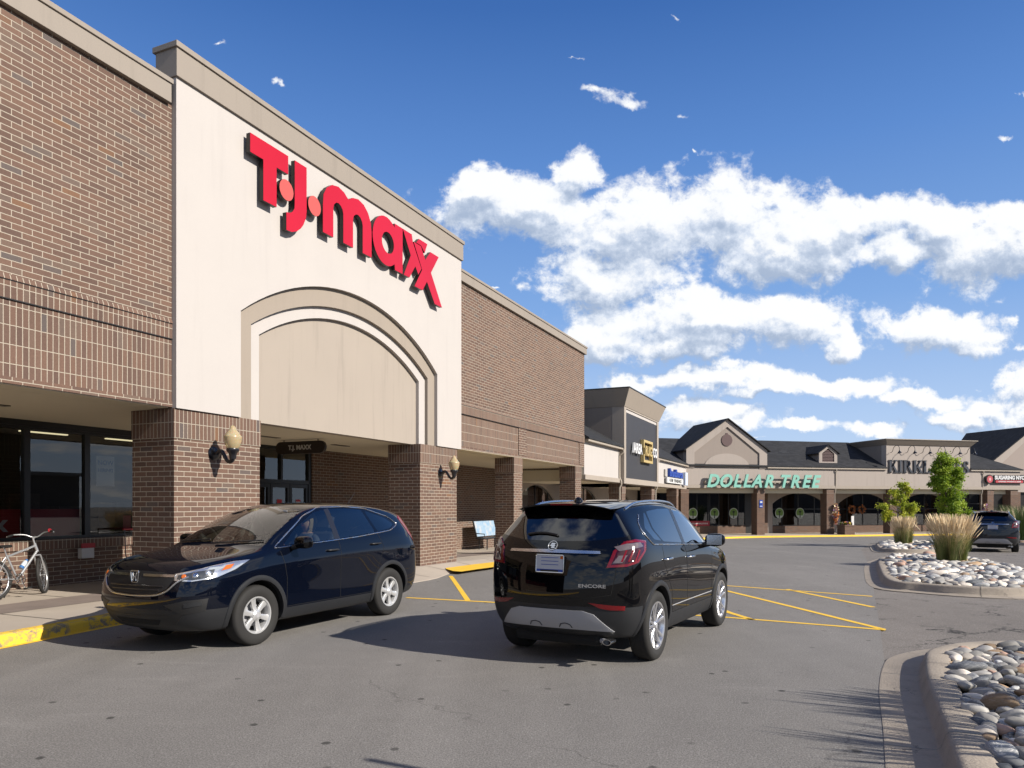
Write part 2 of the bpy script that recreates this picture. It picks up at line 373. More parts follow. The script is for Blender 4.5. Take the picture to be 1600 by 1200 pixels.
def asphalt(name, base, speck, sp=.25, crack=.0):
    m = pbr(name, rough=.9, spec=.3); t, p = nt(m); P = geo(t)
    n0 = t.noise(P, .35, 5, .6); n1 = t.noise(P, 2.6, 4, .6); n2 = t.noise(P, 75, 3, .75); n3 = t.noise(P, 230, 2, .6)
    vo = t.node('ShaderNodeTexVoronoi'); t.put(vo.inputs['Vector'], P); vo.inputs['Scale'].default_value = 130
    c = t.ramp(n2, [(.28, tuple(x*.45 for x in base)), (.5, base), (.72, tuple(x*1.6 for x in base))])
    c = t.mix(t.m('MULTIPLY', t.smooth(vo.outputs['Color'], .72, .95), sp), c, speck)
    k = t.m('MULTIPLY_ADD', t.m('SUBTRACT', n0, .5), .35, 1); k = t.m('MULTIPLY', k, t.m('MULTIPLY_ADD', t.m('SUBTRACT', n1, .5), .22, 1))
    sv = t.v('MULTIPLY', P, (1.0, .07, 1)); n5 = t.noise(sv, 1.3, 3, .5)       # long rubbed tyre lanes
    k = t.m('MULTIPLY', k, t.m('MULTIPLY_ADD', t.smooth(n5, .45, .7), .10, .96))
    vs_ = t.node('ShaderNodeTexVoronoi', voronoi_dimensions='2D'); wz_ = t.v('SCALE', t.noise(P, 14, 2, out='Color')); wz_.node.inputs['Scale'].default_value = .035; t.put(vs_.inputs['Vector'], t.v('ADD', P, wz_)); vs_.inputs['Scale'].default_value = 1.25
    vs_.inputs['Randomness'].default_value = 1
    spot = t.m('MULTIPLY', t.smooth(vs_.outputs['Distance'], .048, .028), t.smooth(t.noise(P, 1.1, 2), .44, .56))                                       # chewing gum and oil spots
    k = t.m('MULTIPLY', k, t.m('MULTIPLY_ADD', spot, -.66, 1))
    seam = t.node('ShaderNodeTexVoronoi', feature='DISTANCE_TO_EDGE', voronoi_dimensions='2D'); t.put(seam.inputs['Vector'], t.v('MULTIPLY_ADD', t.v('SUBTRACT', t.noise(P, .9, 5, .6, out='Color'), (.5, .5, .5)), (1.2, 1.2, 0), P)); seam.inputs['Scale'].default_value = .11
    k = t.m('MULTIPLY', k, t.m('MULTIPLY_ADD', t.m('MULTIPLY', t.smooth(seam.outputs['Distance'], .0018, .0006), t.smooth(t.noise(P, .6, 3), .46, .6)), -.28, 1))
    scuff = t.smooth(t.noise(t.v('MULTIPLY', P, (.5, 2.2, 1)), .8, 4, .6, .4), .60, .72); k = t.m('MULTIPLY', k, t.m('MULTIPLY_ADD', scuff, .13, 1))
    c2 = t.v('SCALE', c); t.put(c2.node.inputs['Scale'], k); cc = c2
    if crack:
        w = t.v('MULTIPLY_ADD', t.v('SUBTRACT', t.noise(P, 1.4, 5, .65, out='Color'), (.5, .5, .5)), (1.6, 1.6, 0), P)
        ve = t.node('ShaderNodeTexVoronoi', feature='DISTANCE_TO_EDGE'); t.put(ve.inputs['Vector'], w); ve.inputs['Scale'].default_value = .33
        e = t.m('MULTIPLY', t.smooth(ve.outputs['Distance'], .011, .002), t.smooth(t.noise(P, .5, 3), .42, .6))
        cc = t.mix(t.m('MULTIPLY', e, crack), c2, (.02, .019, .018))
    t.put(p.inputs['Base Color'], cc)
    h = t.m('MULTIPLY_ADD', n3, .5, n2); bump(t, p, h, .6, .006)
    return m
ASN = asphalt('road_asphalt', (.150, .142, .133), (.36, .35, .33), .4)
ASO = asphalt('worn_asphalt', (.142, .128, .115), (.40, .37, .34), .55, crack=.95)
YEL = varied('yellow_paint', (1.0, .62, .05), .75, .18, 3, 70, .25, .003)
def worn_yellow(name):
    m = pbr(name, (.5, .3, .03), .8); t, p = nt(m); P = geo(t)
    n = t.noise(P, 11, 6, .7); n2 = t.noise(P, 45, 3, .6); n3 = t.noise(P, 3, 3, .5)
    f = t.m('MULTIPLY', t.smooth(n, .47, .57), t.smooth(n3, .36, .56))
    c = t.mix(f, t.mix(n2, (.66, .42, .03), (.55, .33, .025)), (.16, .14, .11)); t.put(p.inputs['Base Color'], c); bump(t, p, n, .3, .006); return m
YELW = worn_yellow('worn_yellow_paint')

# road and parking lot
drape('ground', [(-400, -200), (600, -200), (600, 500), (-400, 500)], -.012, ASO, ).__setitem__('kind', 'structure')
road = [(-60, -30), (-.4, -30), (.9, 0), (2.05, 3.6), (3.05, 5.9), (3.85, 7.6), (4.88, 9.75), (6.6, 13.4), (8.85, 18.1), (12.0, 25.0), (15.1, 31.8), (19.2, 39.5), (25, 45.5), (60, 57), (120, 72), (120, 90), (-60, 90)]
tag(drape('road', road, 0.0, ASN), kind='structure')

# A: frame of the big store front (x = along the front, y = into the building)
AO, AR = Vector((-8.711, 3.864, 0)), math.atan2(.9141, .4054)
BO, BRr = Vector((12.1, 51.2, 0)), math.atan2(.2425, .9701)
def Aw(u, y): return (AO.x+.4054*u-.9141*y, AO.y+.9141*u+.4054*y)
def Bw(b, y): return (BO.x+.9701*b-.2425*y, BO.y+.2425*b+.9701*y)
def interp(tab, x):
    if x <= tab[0][0]: return tab[0][1]
    for (a, va), (b, vb) in zip(tab, tab[1:]):
        if x <= b: return va+(vb-va)*(x-a)/(b-a)
    return tab[-1][1]
EDGE = [(-12, 1.6), (4, .86), (5.35, .70), (7.06, .46), (8.5, .46), (10.5, .8), (12, 1.2), (13.5, 1.33), (14.25, 1.34), (15.6, .95), (16.4, .78), (19, 1.0), (30, 1.2), (44, 1.3)]
DROP = [(9.2, .14), (12.2, .012)]            # height of the pavement edge above the road: kerb, then a ramp
def sidewalk():
    mb = MB(); rows = []
    us = [i*.5 for i in range(-24, 89)]
    for u in us:
        e = interp(EDGE, u); r = []
        for y, h in ((4.2, .14), (.3, .14), (-.1, .14 if u < 9 else .135), (-e+.0, interp(DROP, u))):
            p = Aw(u, y); r.append((p[0], p[1], gz(p[1])+h))
        r.append((p[0], p[1], gz(p[1])-.05))
        rows.append(r)
    mb.grid(rows); return mb
m = CONC.copy(); m.name = 'sidewalk_slabs'; t, p = nt(m)
tag(sidewalk().build('sidewalk', CONC), kind='structure')
# far sidewalk along the wing and the inside corner
ws = [Aw(43.5, 4.2), Aw(43.5, -1.3), Aw(44, -1.3)]
for k in range(7):
    s_ = k/6; a, b, c = Vector(Aw(44, -1.3)), Vector(Aw(49.2, -1.5)), Vector(Bw(4.6, -1.75))
    q = a*(1-s_)**2+b*2*s_*(1-s_)+c*s_*s_; ws.append((q.x, q.y))
ws = ws[:2]+ws[3:]
ws += [Bw(45, -1.75), Bw(45, 3), Bw(2.0, 3), Aw(56, 4.2)]
tag(drape('sidewalk_wing', ws, .10, CONC, skirt=.14), kind='structure')
kb = [ws[i] for i in range(2, 10)]
def strip(name, pts, w, off, m, side=0, kind='structure'):
    """a painted band along a line on the ground; side = shift to its right"""
    mb = MB(); out = []
    for i in range(len(pts)-1):
        a, b = Vector(pts[i]), Vector(pts[i+1]); n = max(1, int((b-a).length/.5))
        for k in range(n+(i == len(pts)-2)): out.append(a.lerp(b, k/n))
    rows = []
    for i, q in enumerate(out):
        d = (out[min(i+1, len(out)-1)]-out[max(i-1, 0)]).normalized(); nn = Vector((d.y, -d.x))
        r = []
        for s_ in (-.5, .5):
            v_ = q+nn*(s_*w+side); r.append((v_.x, v_.y, gz(v_.y)+off))
        rows.append(r)
    mb.grid(rows); return tag(mb.build(name, m), kind=kind)
def sweep(pts, prof, closed=False):
    """a kerb: profile of (sideways to the right, height) swept along a line on the ground"""
    N = len(pts); rows = []
    for i in range(N+(1 if closed else 0)):
        j = i % N
        a = Vector(pts[(j-1) % N] if (closed or j > 0) else pts[j]); b = Vector(pts[(j+1) % N] if (closed or j < N-1) else pts[j])
        d = (b-a).normalized(); nn = Vector((d.y, -d.x)); q = Vector(pts[j])
        rows.append([(q.x+nn.x*o, q.y+nn.y*o, gz(q.y+nn.y*o)+h) for o, h in prof])
    return MB().grid(rows)
kp = []
u = -12
while u < 9.3: kp.append(Aw(u, -interp(EDGE, u))); u += .5
sweep(kp, [(.03, -.05), (.03, .10), (.012, .128), (-.01, .146), (-.15, .147), (-.17, .10)]).build('kerb_yellow', YELW, smooth=40).__setitem__('kind', 'structure')
kp = []
u = -12
while u < 9.3: kp.append(Aw(u, -interp(EDGE, u)-.07)); u += .5
tag(sweep(kp, [(.035, .004), (-.05, .006)]).build('kerb_foot_paint', YEL), kind='structure')
sweep(kb, [(.04, -.05), (.04, .085), (.015, .106), (-.16, .108), (-.17, .09)]).build('kerb_wing', YEL, smooth=40).__setitem__('kind', 'structure')
# flush yellow edge beyond the brick pillar
yp = [(-1.79, 18.35), (-1.66, 18.0), (-1.45, 17.85), (-1.25, 18.15), (-.9, 18.7), (-.52, 19.1), (.2, 20.6), (4.7, 31.0), (5.3, 30.75), (.9, 20.4), (-.35, 20.15), (-.85, 19.5), (-1.2, 19.0), (-1.62, 18.75)]
def ga(px, py):
    lo, hi = .5, 300
    for _ in range(50):
        q = (lo+hi)/2
        if 1.65-(py-788)/1150*q > gz(q): lo = q
        else: hi = q
    return ((px-800)/1150*lo, lo)
yp = [ga(*q) for q in [(695, 889), (702, 887), (722, 888.4), (739, 885.6), (772, 882), (1000, 852), (1000, 856), (768, 891), (743, 894.5), (721, 898), (708, 897), (697, 893.5)]]
tag(drape('yellow_edge_paint', yp, .075, YEL), kind='structure')
# painted hatching: real lines on the road
def gl(*pp): return [ga(*q) for q in pp]
for q in ([(1060, 909.5), (1138, 915.5), (1363, 932)], [(1230, 921), (1365, 949)], [(1060, 906), (1138, 924), (1380, 983.5)], [(635, 934), (765, 941), (1132, 964.5), (1384, 984.5)],
          [(704, 900), (731, 938.5)], [(1060, 925), (1140, 957.5), (1176, 968.5)], [(860, 900), (900, 948)], [(780, 896), (815, 943)]):
    strip('painted_line', gl(*q), .095, .004, YEL)
# aggregate band in the pavement
mb = MB(); rows = []
for i in range(-24, 60):
    r = []
    for y in (1.0, 1.95):
        p_ = Aw(i*.5, y); r.append((*p_, gz(p_[1])+.144))
    rows.append(r)
mb.grid(rows)
AGG = varied('aggregate_band', (.25, .20, .175), .9, .3, 3, 110, .4, .005)
tag(mb.build('sidewalk_band', AGG), kind='structure')
mb = MB()                                     # slab joints
for i in range(-8, 29):
    a, b = Aw(i*1.6, 3.6), Aw(i*1.6, -interp(EDGE, i*1.6)+.18)
    n_ = 8; r0 = []
    for k in range(n_+1):
        q = Vector(a).lerp(Vector(b), k/n_); hh = .14
        y_ = 3.6+(-interp(EDGE, i*1.6)+.18-3.6)*k/n_
        if y_ < -.1: e = interp(EDGE, i*1.6); hh = .14+(interp(DROP, i*1.6)-.14)*(-.1-y_)/(e-.1)
        r0.append([(q.x+dx, q.y+dy, gz(q.y)+hh+.003) for dx, dy in ((-.004, -.008), (.004, .008))])
    mb.grid(r0)
tag(mb.build('sidewalk_joints', DKM), kind='structure')

# ------------------------------------------------------------------ kerbed islands of river stones
def catmull(P, n=5, closed=True):
    out = []; N = len(P)
    for i in range(N if closed else N-1):
        p0, p1, p2, p3 = [Vector(P[(i+k) % N] if closed else P[min(max(i+k, 0), N-1)]) for k in (-1, 0, 1, 2)]
        for j in range(n):
            s_ = j/n
            out.append(.5*((2*p1)+(p2-p0)*s_+(2*p0-5*p1+4*p2-p3)*s_**2+(3*p1-p0-3*p2+p3)*s_**3))
    if not closed: out.append(Vector(P[-1]))
    return out
def kerbmat():
    m = varied('kerb_concrete', (.40, .342, .275), .9, .30, 2.2, 55, .8, .008); t, p = nt(m); P = geo(t)
    old = p.inputs['Base Color'].links[0].from_socket
    w = t.v('MULTIPLY_ADD', t.v('SUBTRACT', t.noise(P, 6, 4, .6, out='Color'), (.5, .5, .5)), (.5, .5, .5), P)
    ve = t.node('ShaderNodeTexVoronoi', feature='DISTANCE_TO_EDGE'); t.put(ve.inputs['Vector'], w); ve.inputs['Scale'].default_value = 1.1
    e = t.m('MULTIPLY', t.smooth(ve.outputs['Distance'], .012, .003), t.smooth(t.noise(P, 1.5, 3), .5, .62))
    pit = t.smooth(t.noise(P, 38, 3, .7), .64, .72)
    c = t.mix(t.m('MULTIPLY', pit, .55), old, (.11, .095, .08)); c = t.mix(t.m('MULTIPLY', t.smooth(t.noise(P, 4.5, 6, .7), .5, .72), .4), c, (.13, .112, .092))
    t.put(p.inputs['Base Color'], t.mix(t.m('MULTIPLY', e, .8), c, (.06, .05, .045))); return m
KERB = kerbmat()
SOIL = varied('island_soil', (.075, .06, .048), .95, .3, 6, 60, .5, .02)
def stone_mat(name, col, band=0):
    m = varied(name, col, .75, .25, 9, 45, .35, .004); t, p = nt(m); P = objc(t)
    if band:
        old = p.inputs['Base Color'].links[0].from_socket
        s_ = t.v('MULTIPLY', P, (3, 3, 22)); n = t.noise(s_, 1.4, 3, .6, .6)
        t.put(p.inputs['Base Color'], t.mix(t.m('MULTIPLY', t.smooth(n, .52, .6), band), old, (.55, .53, .5)))
    r = t.node('ShaderNodeObjectInfo')
    old = p.inputs['Base Color'].links[0].from_socket
    c = t.v('SCALE', old); t.put(c.node.inputs['Scale'], t.m('MULTIPLY_ADD', r.outputs['Random'], .95, .5)); t.put(p.inputs['Base Color'], c)
    return m
STM = [stone_mat('grey_stone', (.36, .345, .32)), stone_mat('pale_stone', (.66, .59, .50), .3), stone_mat('slate_stone', (.12, .13, .145), .25), stone_mat('brown_stone', (.38, .25, .14), .2),
       stone_mat('pinkish_stone', (.42, .27, .20)), stone_mat('banded_stone', (.33, .34, .345), .8), stone_mat('white_stone', (.70, .66, .58))]
def stone_bm(seed, sub=3):
    rnd = random.Random(seed); bm = bmesh.new(); bmesh.ops.create_icosphere(bm, subdivisions=sub, radius=1)
    o = Vector((seed*7.1, seed*3.3, 0))
    cuts = [(Vector((rnd.gauss(0, 1), rnd.gauss(0, 1), rnd.gauss(0, .8))).normalized(), rnd.uniform(.72, .92)) for _ in range(5)]
    for v_ in bm.verts:
        c = v_.co.copy(); c *= 1+.22*noise.noise(c*1.1+o)+.06*noise.noise(c*3+o)
        for n_, d_ in cuts:
            k = c.dot(n_)-d_
            if k > 0: c -= n_*k*.75
        v_.co = c
    return bm
STB = [stone_bm(i+1) for i in range(7)]
STME = []
for k, bm_ in enumerate(STB):
    me = bpy.data.meshes.new('river_stone'); finish(bm_, 60); bm_.to_mesh(me); me.materials.append(STM[0]); STME.append(me)
def inside(p, poly):
    x, y = p; c = False; n = len(poly)
    for i in range(n):
        (x1, y1), (x2, y2) = poly[i][:2], poly[i-1][:2]
        if (y1 > y) != (y2 > y) and x < (x2-x1)*(y-y1)/(y2-y1)+x1: c = not c
    return c
def inset(pts, d):
    N = len(pts); out = []
    for i in range(N):
        dd = (Vector(pts[(i+1) % N])-Vector(pts[i-1])).normalized(); out.append((pts[i][0]+dd.y*-d, pts[i][1]+dd.x*d))
    return out
NST = [0]
def island(outline, label, spacing, smin, smax, seed, limit, kind_w, gutter=.40, visible=None):
    if sum(outline[i][0]*outline[(i+1) % len(outline)][1]-outline[(i+1) % len(outline)][0]*outline[i][1] for i in range(len(outline))) < 0: outline = outline[::-1]
    pts = [tuple(q) for q in catmull(outline, 6)]       # counter-clockwise: right side is outside
    prof = [(gutter, -.02), (gutter, .004), (gutter-.02, .008), (.09, .010), (.065, .03), (.035, .12), (.012, .143), (-.02, .15), (-.16, .15), (-.19, .135), (-.2, .06)]
    k = sweep(pts, prof, True).build('kerb', KERB, smooth=45); tag(k, kind='structure')
    jm = MB(); acc = 0
    for i in range(len(pts)):
        a, b = Vector(pts[i-1]), Vector(pts[i]); acc += (b-a).length
        if acc > 2.3:
            acc = 0; d = (b-a).normalized(); nn = Vector((d.y, -d.x)); jm.grid([[(b.x+nn.x*o+d.x*e_, b.y+nn.y*o+d.y*e_, gz(b.y+nn.y*o)+h+.0025+(.0035 if -.2 < o < .1 else 0)) for o, h in prof[2:-1]] for e_ in (-.004, .004)])
    tag(jm.build('kerb_joint', DKM), kind='structure')
    inn = inset(pts, .19)
    tag(drape('ground_bed', inn, .07, SOIL), kind='structure')
    rnd = random.Random(seed); xs = [q[0] for q in inn]; ys = [q[1] for q in inn]
    placed = []; tries = 0; mbs = MB(); stuff = 0
    cand = []
    while tries < 30000:
        tries += 1
        p = (rnd.uniform(min(xs), max(xs)), rnd.uniform(min(ys), max(ys)))
        if not inside(p, inn): continue
        s_ = rnd.uniform(smin, smax)*(1.0 if rnd.random() < .85 else 1.35)
        if any((p[0]-q[0])**2+(p[1]-q[1])**2 < ((s_+q[2])*spacing)**2 for q in placed): continue
        placed.append((p[0], p[1], s_))
    placed.sort(key=lambda q: q[1])
    vis = [q for q in placed if q[1] > .3 and -.75 < q[0]/q[1] < .71 and (1.65/q[1]) < .38]
    vset = set(vis)
    for (x, y, s_) in vis:
        mi = rnd.choices(range(len(STM)), kind_w)[0]
        z = gz(y)+.09+rnd.uniform(0, .05)+s_*.15
        M = Matrix.Translation((x, y, z)) @ Matrix.Rotation(rnd.uniform(0, 6.3), 4, 'Z') @ Matrix.Rotation(rnd.uniform(-.35, .35), 4, 'X') @ Matrix.Rotation(rnd.uniform(-.3, .3), 4, 'Y') @ Matrix.Diagonal((s_*rnd.uniform(.95, 1.3), s_*rnd.uniform(.65, .85), s_*rnd.uniform(.42, .62), 1))
        if NST[0] < 296 and limit > 0:
            key = rnd.randrange(len(STME)); me = STMV[(key, mi)]
            o = bpy.data.objects.new('river_stone', me); COL.objects.link(o); o.matrix_world = M
            tag(o, label[mi], 'stone', label['group']); NST[0] += 1; limit -= 1
        else:
            b = STBL[rnd.randrange(3)]; mbs.mat(mi); stuff += 1
            mbs.add([M @ v_.co for v_ in b.verts], [[v_.index for v_ in f.verts] for f in b.faces])
    for (x, y, s_) in placed:
        if (x, y, s_) in vset or y < .3: continue
        b = STBL[rnd.randrange(3)]; mbs.mat(rnd.choices(range(len(STM)), kind_w)[0]); stuff += 1
        M = Matrix.Translation((x, y, gz(y)+.11+s_*.15)) @ Matrix.Rotation(rnd.uniform(0, 6.3), 4, 'Z') @ Matrix.Rotation(rnd.uniform(-.3, .3), 4, 'X') @ Matrix.Diagonal((s_*1.1, s_*.75, s_*.5, 1))
        mbs.add([M @ v_.co for v_ in b.verts], [[v_.index for v_ in f.verts] for f in b.faces])
    rnd2 = random.Random(seed+77)
    for _ in range(int(len(vis)*3.2)):
        q = vis[rnd2.randrange(len(vis))]; a = rnd2.uniform(0, 6.3); d = q[2]*1.25; x, y = q[0]+d*math.cos(a), q[1]+d*math.sin(a)
        if not inside((x, y), inn): continue
        s_ = q[2]*rnd2.uniform(.25, .5); b = STBL[rnd2.randrange(3)]; mbs.mat(rnd2.choices(range(len(STM)), kind_w)[0]); stuff += 1
        M = Matrix.Translation((x, y, gz(y)+.085+rnd2.uniform(0, .03))) @ Matrix.Rotation(rnd2.uniform(0, 6.3), 4, 'Z') @ Matrix.Rotation(rnd2.uniform(-.6, .6), 4, 'X') @ Matrix.Diagonal((s_*1.2, s_*.8, s_*.6, 1))
        mbs.add([M @ v_.co for v_ in b.verts], [[v_.index for v_ in f.verts] for f in b.faces])
    if stuff:
        tag(mbs.build('river_stones', STM, smooth=60), label['stuff'], 'stones', kind='stuff')
STMV = {}
for k in range(len(STME)):
    for j in range(len(STM)):
        me = STME[k].copy(); me.name = 'river_stone'; me.materials[0] = STM[j]; STMV[(k, j)] = me
STBL = [stone_bm(20+i, 2) for i in range(3)]
for b in STBL: b.verts.index_update(); b.verts.ensure_lookup_table()
def stone_labels(place, group):
    names = ['smooth mid grey river stone', 'pale beige river stone', 'dark slate coloured river stone', 'brown river stone', 'pinkish river stone', 'blue grey river stone with pale bands', 'near white river stone']
    d = {i: n_+' '+place for i, n_ in enumerate(names)}; d['group'] = group; d['stuff'] = 'mass of small rounded grey and pale stones '+place; return d
N_ISL = [(9.5, 7.6), (8.2, 8.3), (6.8, 8.3), (5.66, 8.14), (4.95, 8.03), (4.42, 7.7), (4.10, 7.25), (3.61, 6.34), (3.07, 5.2), (2.58, 4.19), (2.0, 3.0), (1.6, 1.9), (2.2, .9), (5, .4), (9, 2)]
island(N_ISL, stone_labels('in the nearest kerbed bed at lower right', 'river stones in the nearest bed'), .62, .045, .105, 3, 200, [34, 17, 18, 9, 5, 13, 6])
M_ISL = [(7.6, 14.81), (7.82, 14.0), (8.5, 13.35), (9.4, 13.25), (10.6, 13.9), (11.9, 16.6), (13.3, 20.5), (14.0, 23), (13.4, 24), (12.3, 23.8), (11.3, 22.4), (10.59, 21.22), (9.09, 18.16)]
island(M_ISL, stone_labels('in the middle bed round the tall grass', 'river stones in the middle bed'), .66, .08, .155, 5, 96, [34, 20, 18, 7, 4, 11, 9], gutter=.36)
F_ISL = [(14.9, 29.5), (15.3, 28.6), (16.4, 28.5), (17.6, 29.3), (18.6, 31.5), (20, 34.5), (21.2, 37.4), (21.0, 38.8), (20.0, 38.8), (18.4, 37), (16.4, 33)]
island(F_ISL, stone_labels('in the far bed below the small tree', 'river stones in the far bed'), .85, .12, .2, 8, 0, [34, 22, 16, 6, 4, 10, 10], gutter=.3)
G_ISL = [(25.2, 36.8), (26, 36), (28, 37), (30, 40), (29.5, 42), (27.5, 41.5), (25.8, 38.8)]
island(G_ISL, stone_labels('in the bed beside the parked dark car', 'river stones in the bed by the parked car'), .85, .12, .2, 9, 0, [34, 22, 16, 6, 4, 10, 10], gutter=.3)
# ------------------------------------------------------------------ the big brick store (frame A: x along the front, y into the building)
GL0 = -.45
store = empty('department_store', AO, AR, 'brown brick department store with tall cream entrance bay and deep brick pillars', 'building')
def wallpanel(mb, u0, u1, z0, z1, y0=.1, y1=.5): mb.box(u0, u1, y0, y1, z0, z1)
# upper brick walls: stretcher brick above, soldier brick apron below
mb = MB(); mb.box(-8, 8.45, .10, .55, 4.57, 7.95); mb.box(-8, 8.45, .085, .5, 3.185, 3.272); mb.build('brick_wall', BR, store)
mb = MB(); mb.box(18.0, 29.1, .10, .55, 4.50, 7.87)
mb.box(18.0, 29.1, .115, .55, 3.20, 3.283)
mb.box(18.0, 18.09, .10, .5, 3.286, 4.18); mb.box(22.27, 22.93, .10, .5, 3.286, 4.18); mb.box(28.48, 29.1, .10, .5, 3.286, 4.18)
mb.box(29.1, 29.101, .6, 12, 3.1, 7.87)
mb.build('brick_wall', BR, store)
mb = MB(); mb.box(-8, 8.45, .085, .5, 4.257+.008, 4.50); mb.box(-8, 8.45, .10, .5, 3.274, 4.257)
# sloping sill course
for (a, b, z) in ((-8, 8.45, 4.50), (18.0, 29.1, 4.435)):
    if a > 0: mb.build('soldier_course', BRS, store); mb = MB()
    mb.add([(a, .07, z+.004), (b, .07, z+.004), (a, .10, z+.075), (b, .10, z+.075), (a, .12, z+.004), (b, .12, z+.004)], [(0, 1, 3, 2), (0, 4, 5, 1), (0, 2, 4), (1, 5, 3)])
mb.box(18.0, 29.12, .085, .5, 4.19, 4.435)
mb.box(18.09, 22.27, .125, .5, 3.283, 4.19); mb.box(22.93, 28.48, .125, .5, 3.283, 4.19)
mb.build('soldier_course', BRS, store)
mb = MB(); mb.box(-8, 8.45, .0775, .5, 4.250, 4.2645); mb.box(-8, 8.45, .0775, .4, 4.494, 4.5035); mb.build('mortar_shadow_gap', DKM, store); mb = MB(); mb.box(18.0, 29.1, .0775, .4, 4.18, 4.189); mb.box(18.0, 29.1, .0775, .4, 4.429, 4.4385)
mb.build('mortar_shadow_gap', DKM, store)
# copings
mb = MB(); mb.box(-8, 8.38, .02, .62, 7.94, 8.235); mb.box(-8, 8.40, -.005, .66, 8.235, 8.31); mb.build('coping', COPE, store, bevel=.006); mb = MB()
mb.box(18.02, 29.2, .02, .62, 7.86, 8.11); mb.box(18.02, 29.24, -.005, .66, 8.11, 8.18)
mb.build('coping', COPE, store, bevel=.006)
# cream entrance bay with the stepped arch
def arch(c, hw, z_side, z_apex, z_bot, n=28):
    rise = z_apex-z_side; Rr = (hw*hw+rise*rise)/(2*rise); cz = z_apex-Rr; a0 = math.asin(hw/Rr)
    return [(c-hw, z_bot)]+[(c+Rr*math.sin(-a0+2*a0*i/n), cz+Rr*math.cos(-a0+2*a0*i/n)) for i in range(n+1)]+[(c+hw, z_bot)]
AC = 13.26
def bay(mb, u0, u1, z0, z1, arc, y0, y1):
    mb.prism([(u0, z0), (u0, z1), (u1, z1), (u1, z0)]+arc[::-1], y0, y1)
o1 = arch(AC, 3.44, 5.03, 6.18, 3.17); o2 = arch(AC, 3.10, 4.88, 5.80, 3.15); o3 = arch(AC, 2.81, 4.76, 5.575, 3.15)
mb = MB(); bay(mb, 8.45, 18.03, 3.17, 8.38, o1, 0, .09); mb.build('entrance_bay', CREAM, store)
mb = MB(); bay(mb, 9.3, 17.3, 3.13, 6.6, o2, .0925, .175); mb.build('outer_arch_band', TAN, store)
mb = MB(); bay(mb, 9.5, 17.1, 3.13, 6.5, o3, .1775, .265); mb.build('inner_arch_band', CREAM, store)
mb = MB(); mb.box(9.6, 17.0, .2675, .5, 3.16, 6.4); mb.build('arch_infill', TAN2, store)
mb = MB(); mb.box(8.452, 18.028, .0925, .60, 3.30, 8.38); 
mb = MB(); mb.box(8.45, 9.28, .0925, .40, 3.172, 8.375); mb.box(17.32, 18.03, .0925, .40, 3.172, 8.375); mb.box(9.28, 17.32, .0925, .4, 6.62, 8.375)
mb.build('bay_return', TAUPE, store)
mb = MB(); mb.box(8.42, 18.07, -.045, .42, 8.382, 8.83); mb.box(8.39, 18.10, -.075, .46, 8.83, 8.92)
mb.build('bay_parapet', COPE, store, bevel=.006)
# pillars
def pillar(mbb, mbs, u0, u1, y0, y1, ztop=3.16, zcap=2.70, zb=-.7):
    mbb.box(u0, u1, y0, y1, zb, zcap); mbs.box(u0-.012, u1+.012, y0-.012, y1+.012, zcap, ztop)
for (u0, u1, y0, y1, zt) in ((8.45, 10.33, .05, .98, 3.165), (15.92, 17.85, .05, .98, 3.165), (21.93, 22.62, .13, .80, 3.195), (28.05, 28.78, .13, .80, 3.195), (4.4-3.2, 4.4-2.3, .13, .85, 3.165)):
    r_ = empty('brick_pillar'); r_.parent = store
    b_, s_ = MB(), MB(); pillar(b_, s_, u0, u1, y0, y1, ztop=zt)
    b_.build('shaft', BR, r_); s_.build('soldier_cap', BRS, r_)
# soffit and the beam behind the arch
mb = MB(); mb.box(-8, 29.1, .50, 4.1, 3.17, 3.3); mb.box(-8, 8.4, .12, .50, 3.172, 3.25); mb.box(18.05, 29.1, .12, .50, 3.19, 3.28); mb.box(29.1, 29.3, .3, 4.1, 2.62, 3.16)
mb.build('soffit', SOFF, store)
mb = MB()
for u0 in (5.0, 6.6, 12.6, 15.2, 20.2, 25.3): mb.box(u0, u0+.62, 2.1, 2.25, 3.155, 3.169)
mb.build('soffit_vent', varied('vent_grille', (.18, .16, .13), .6, .3, 20, 80), store)
# recessed shop front walls
mb = MB(); mb.box(-8, 11.9, 3.80, 4.0, -.3, .82); mb.box(16.42, 29.1, 3.80, 4.0, -.6, 3.17); mb.box(11.9, 14.0, 3.80, 4.0, -.3, 3.17)
mb.box(-8, 11.9, 4.0, 4.02, -.3, .8)
mb.build('shopfront_wall', BR, store)
mb = MB(); mb.box(-8, 11.9, 3.76, 4.0, .822, 1.0); mb.build('window_sill', BRS, store)
def window(u0, u1, z0, z1, parent, y=3.84, fw=.05, m=BLK, gm=None, mull=()):
    f = MB(); f.box(u0, u1, y, y+.1, z0, z0+fw); f.box(u0, u1, y, y+.1, z1-fw, z1)
    for a in (u0, u1-fw): f.box(a, a+fw, y, y+.1, z0+fw, z1-fw)
    for a in mull: f.box(a-fw/2, a+fw/2, y, y+.1, z0+fw, z1-fw)
    w_ = f.build('window', m, parent)
    g = MB(); g.add([(u0+.01, y+.05, z0+.01), (u1-.01, y+.05, z0+.01), (u1-.01, y+.05, z1-.01), (u0+.01, y+.05, z1-.01)], [(0, 1, 2, 3)]); g.build('pane', gm or SGL, w_, recalc=False)
    return w_
for i in range(-6, 4):
    u1 = 8.56+1.165*(i)
    window(u1-1.165+.03, u1+.03-.0, 1.0, 3.06, store, fw=.055)
mb = MB(); mb.box(-8, 11.95, 3.82, 3.99, 3.06, 3.17); mb.build('window_head', BLK, store)
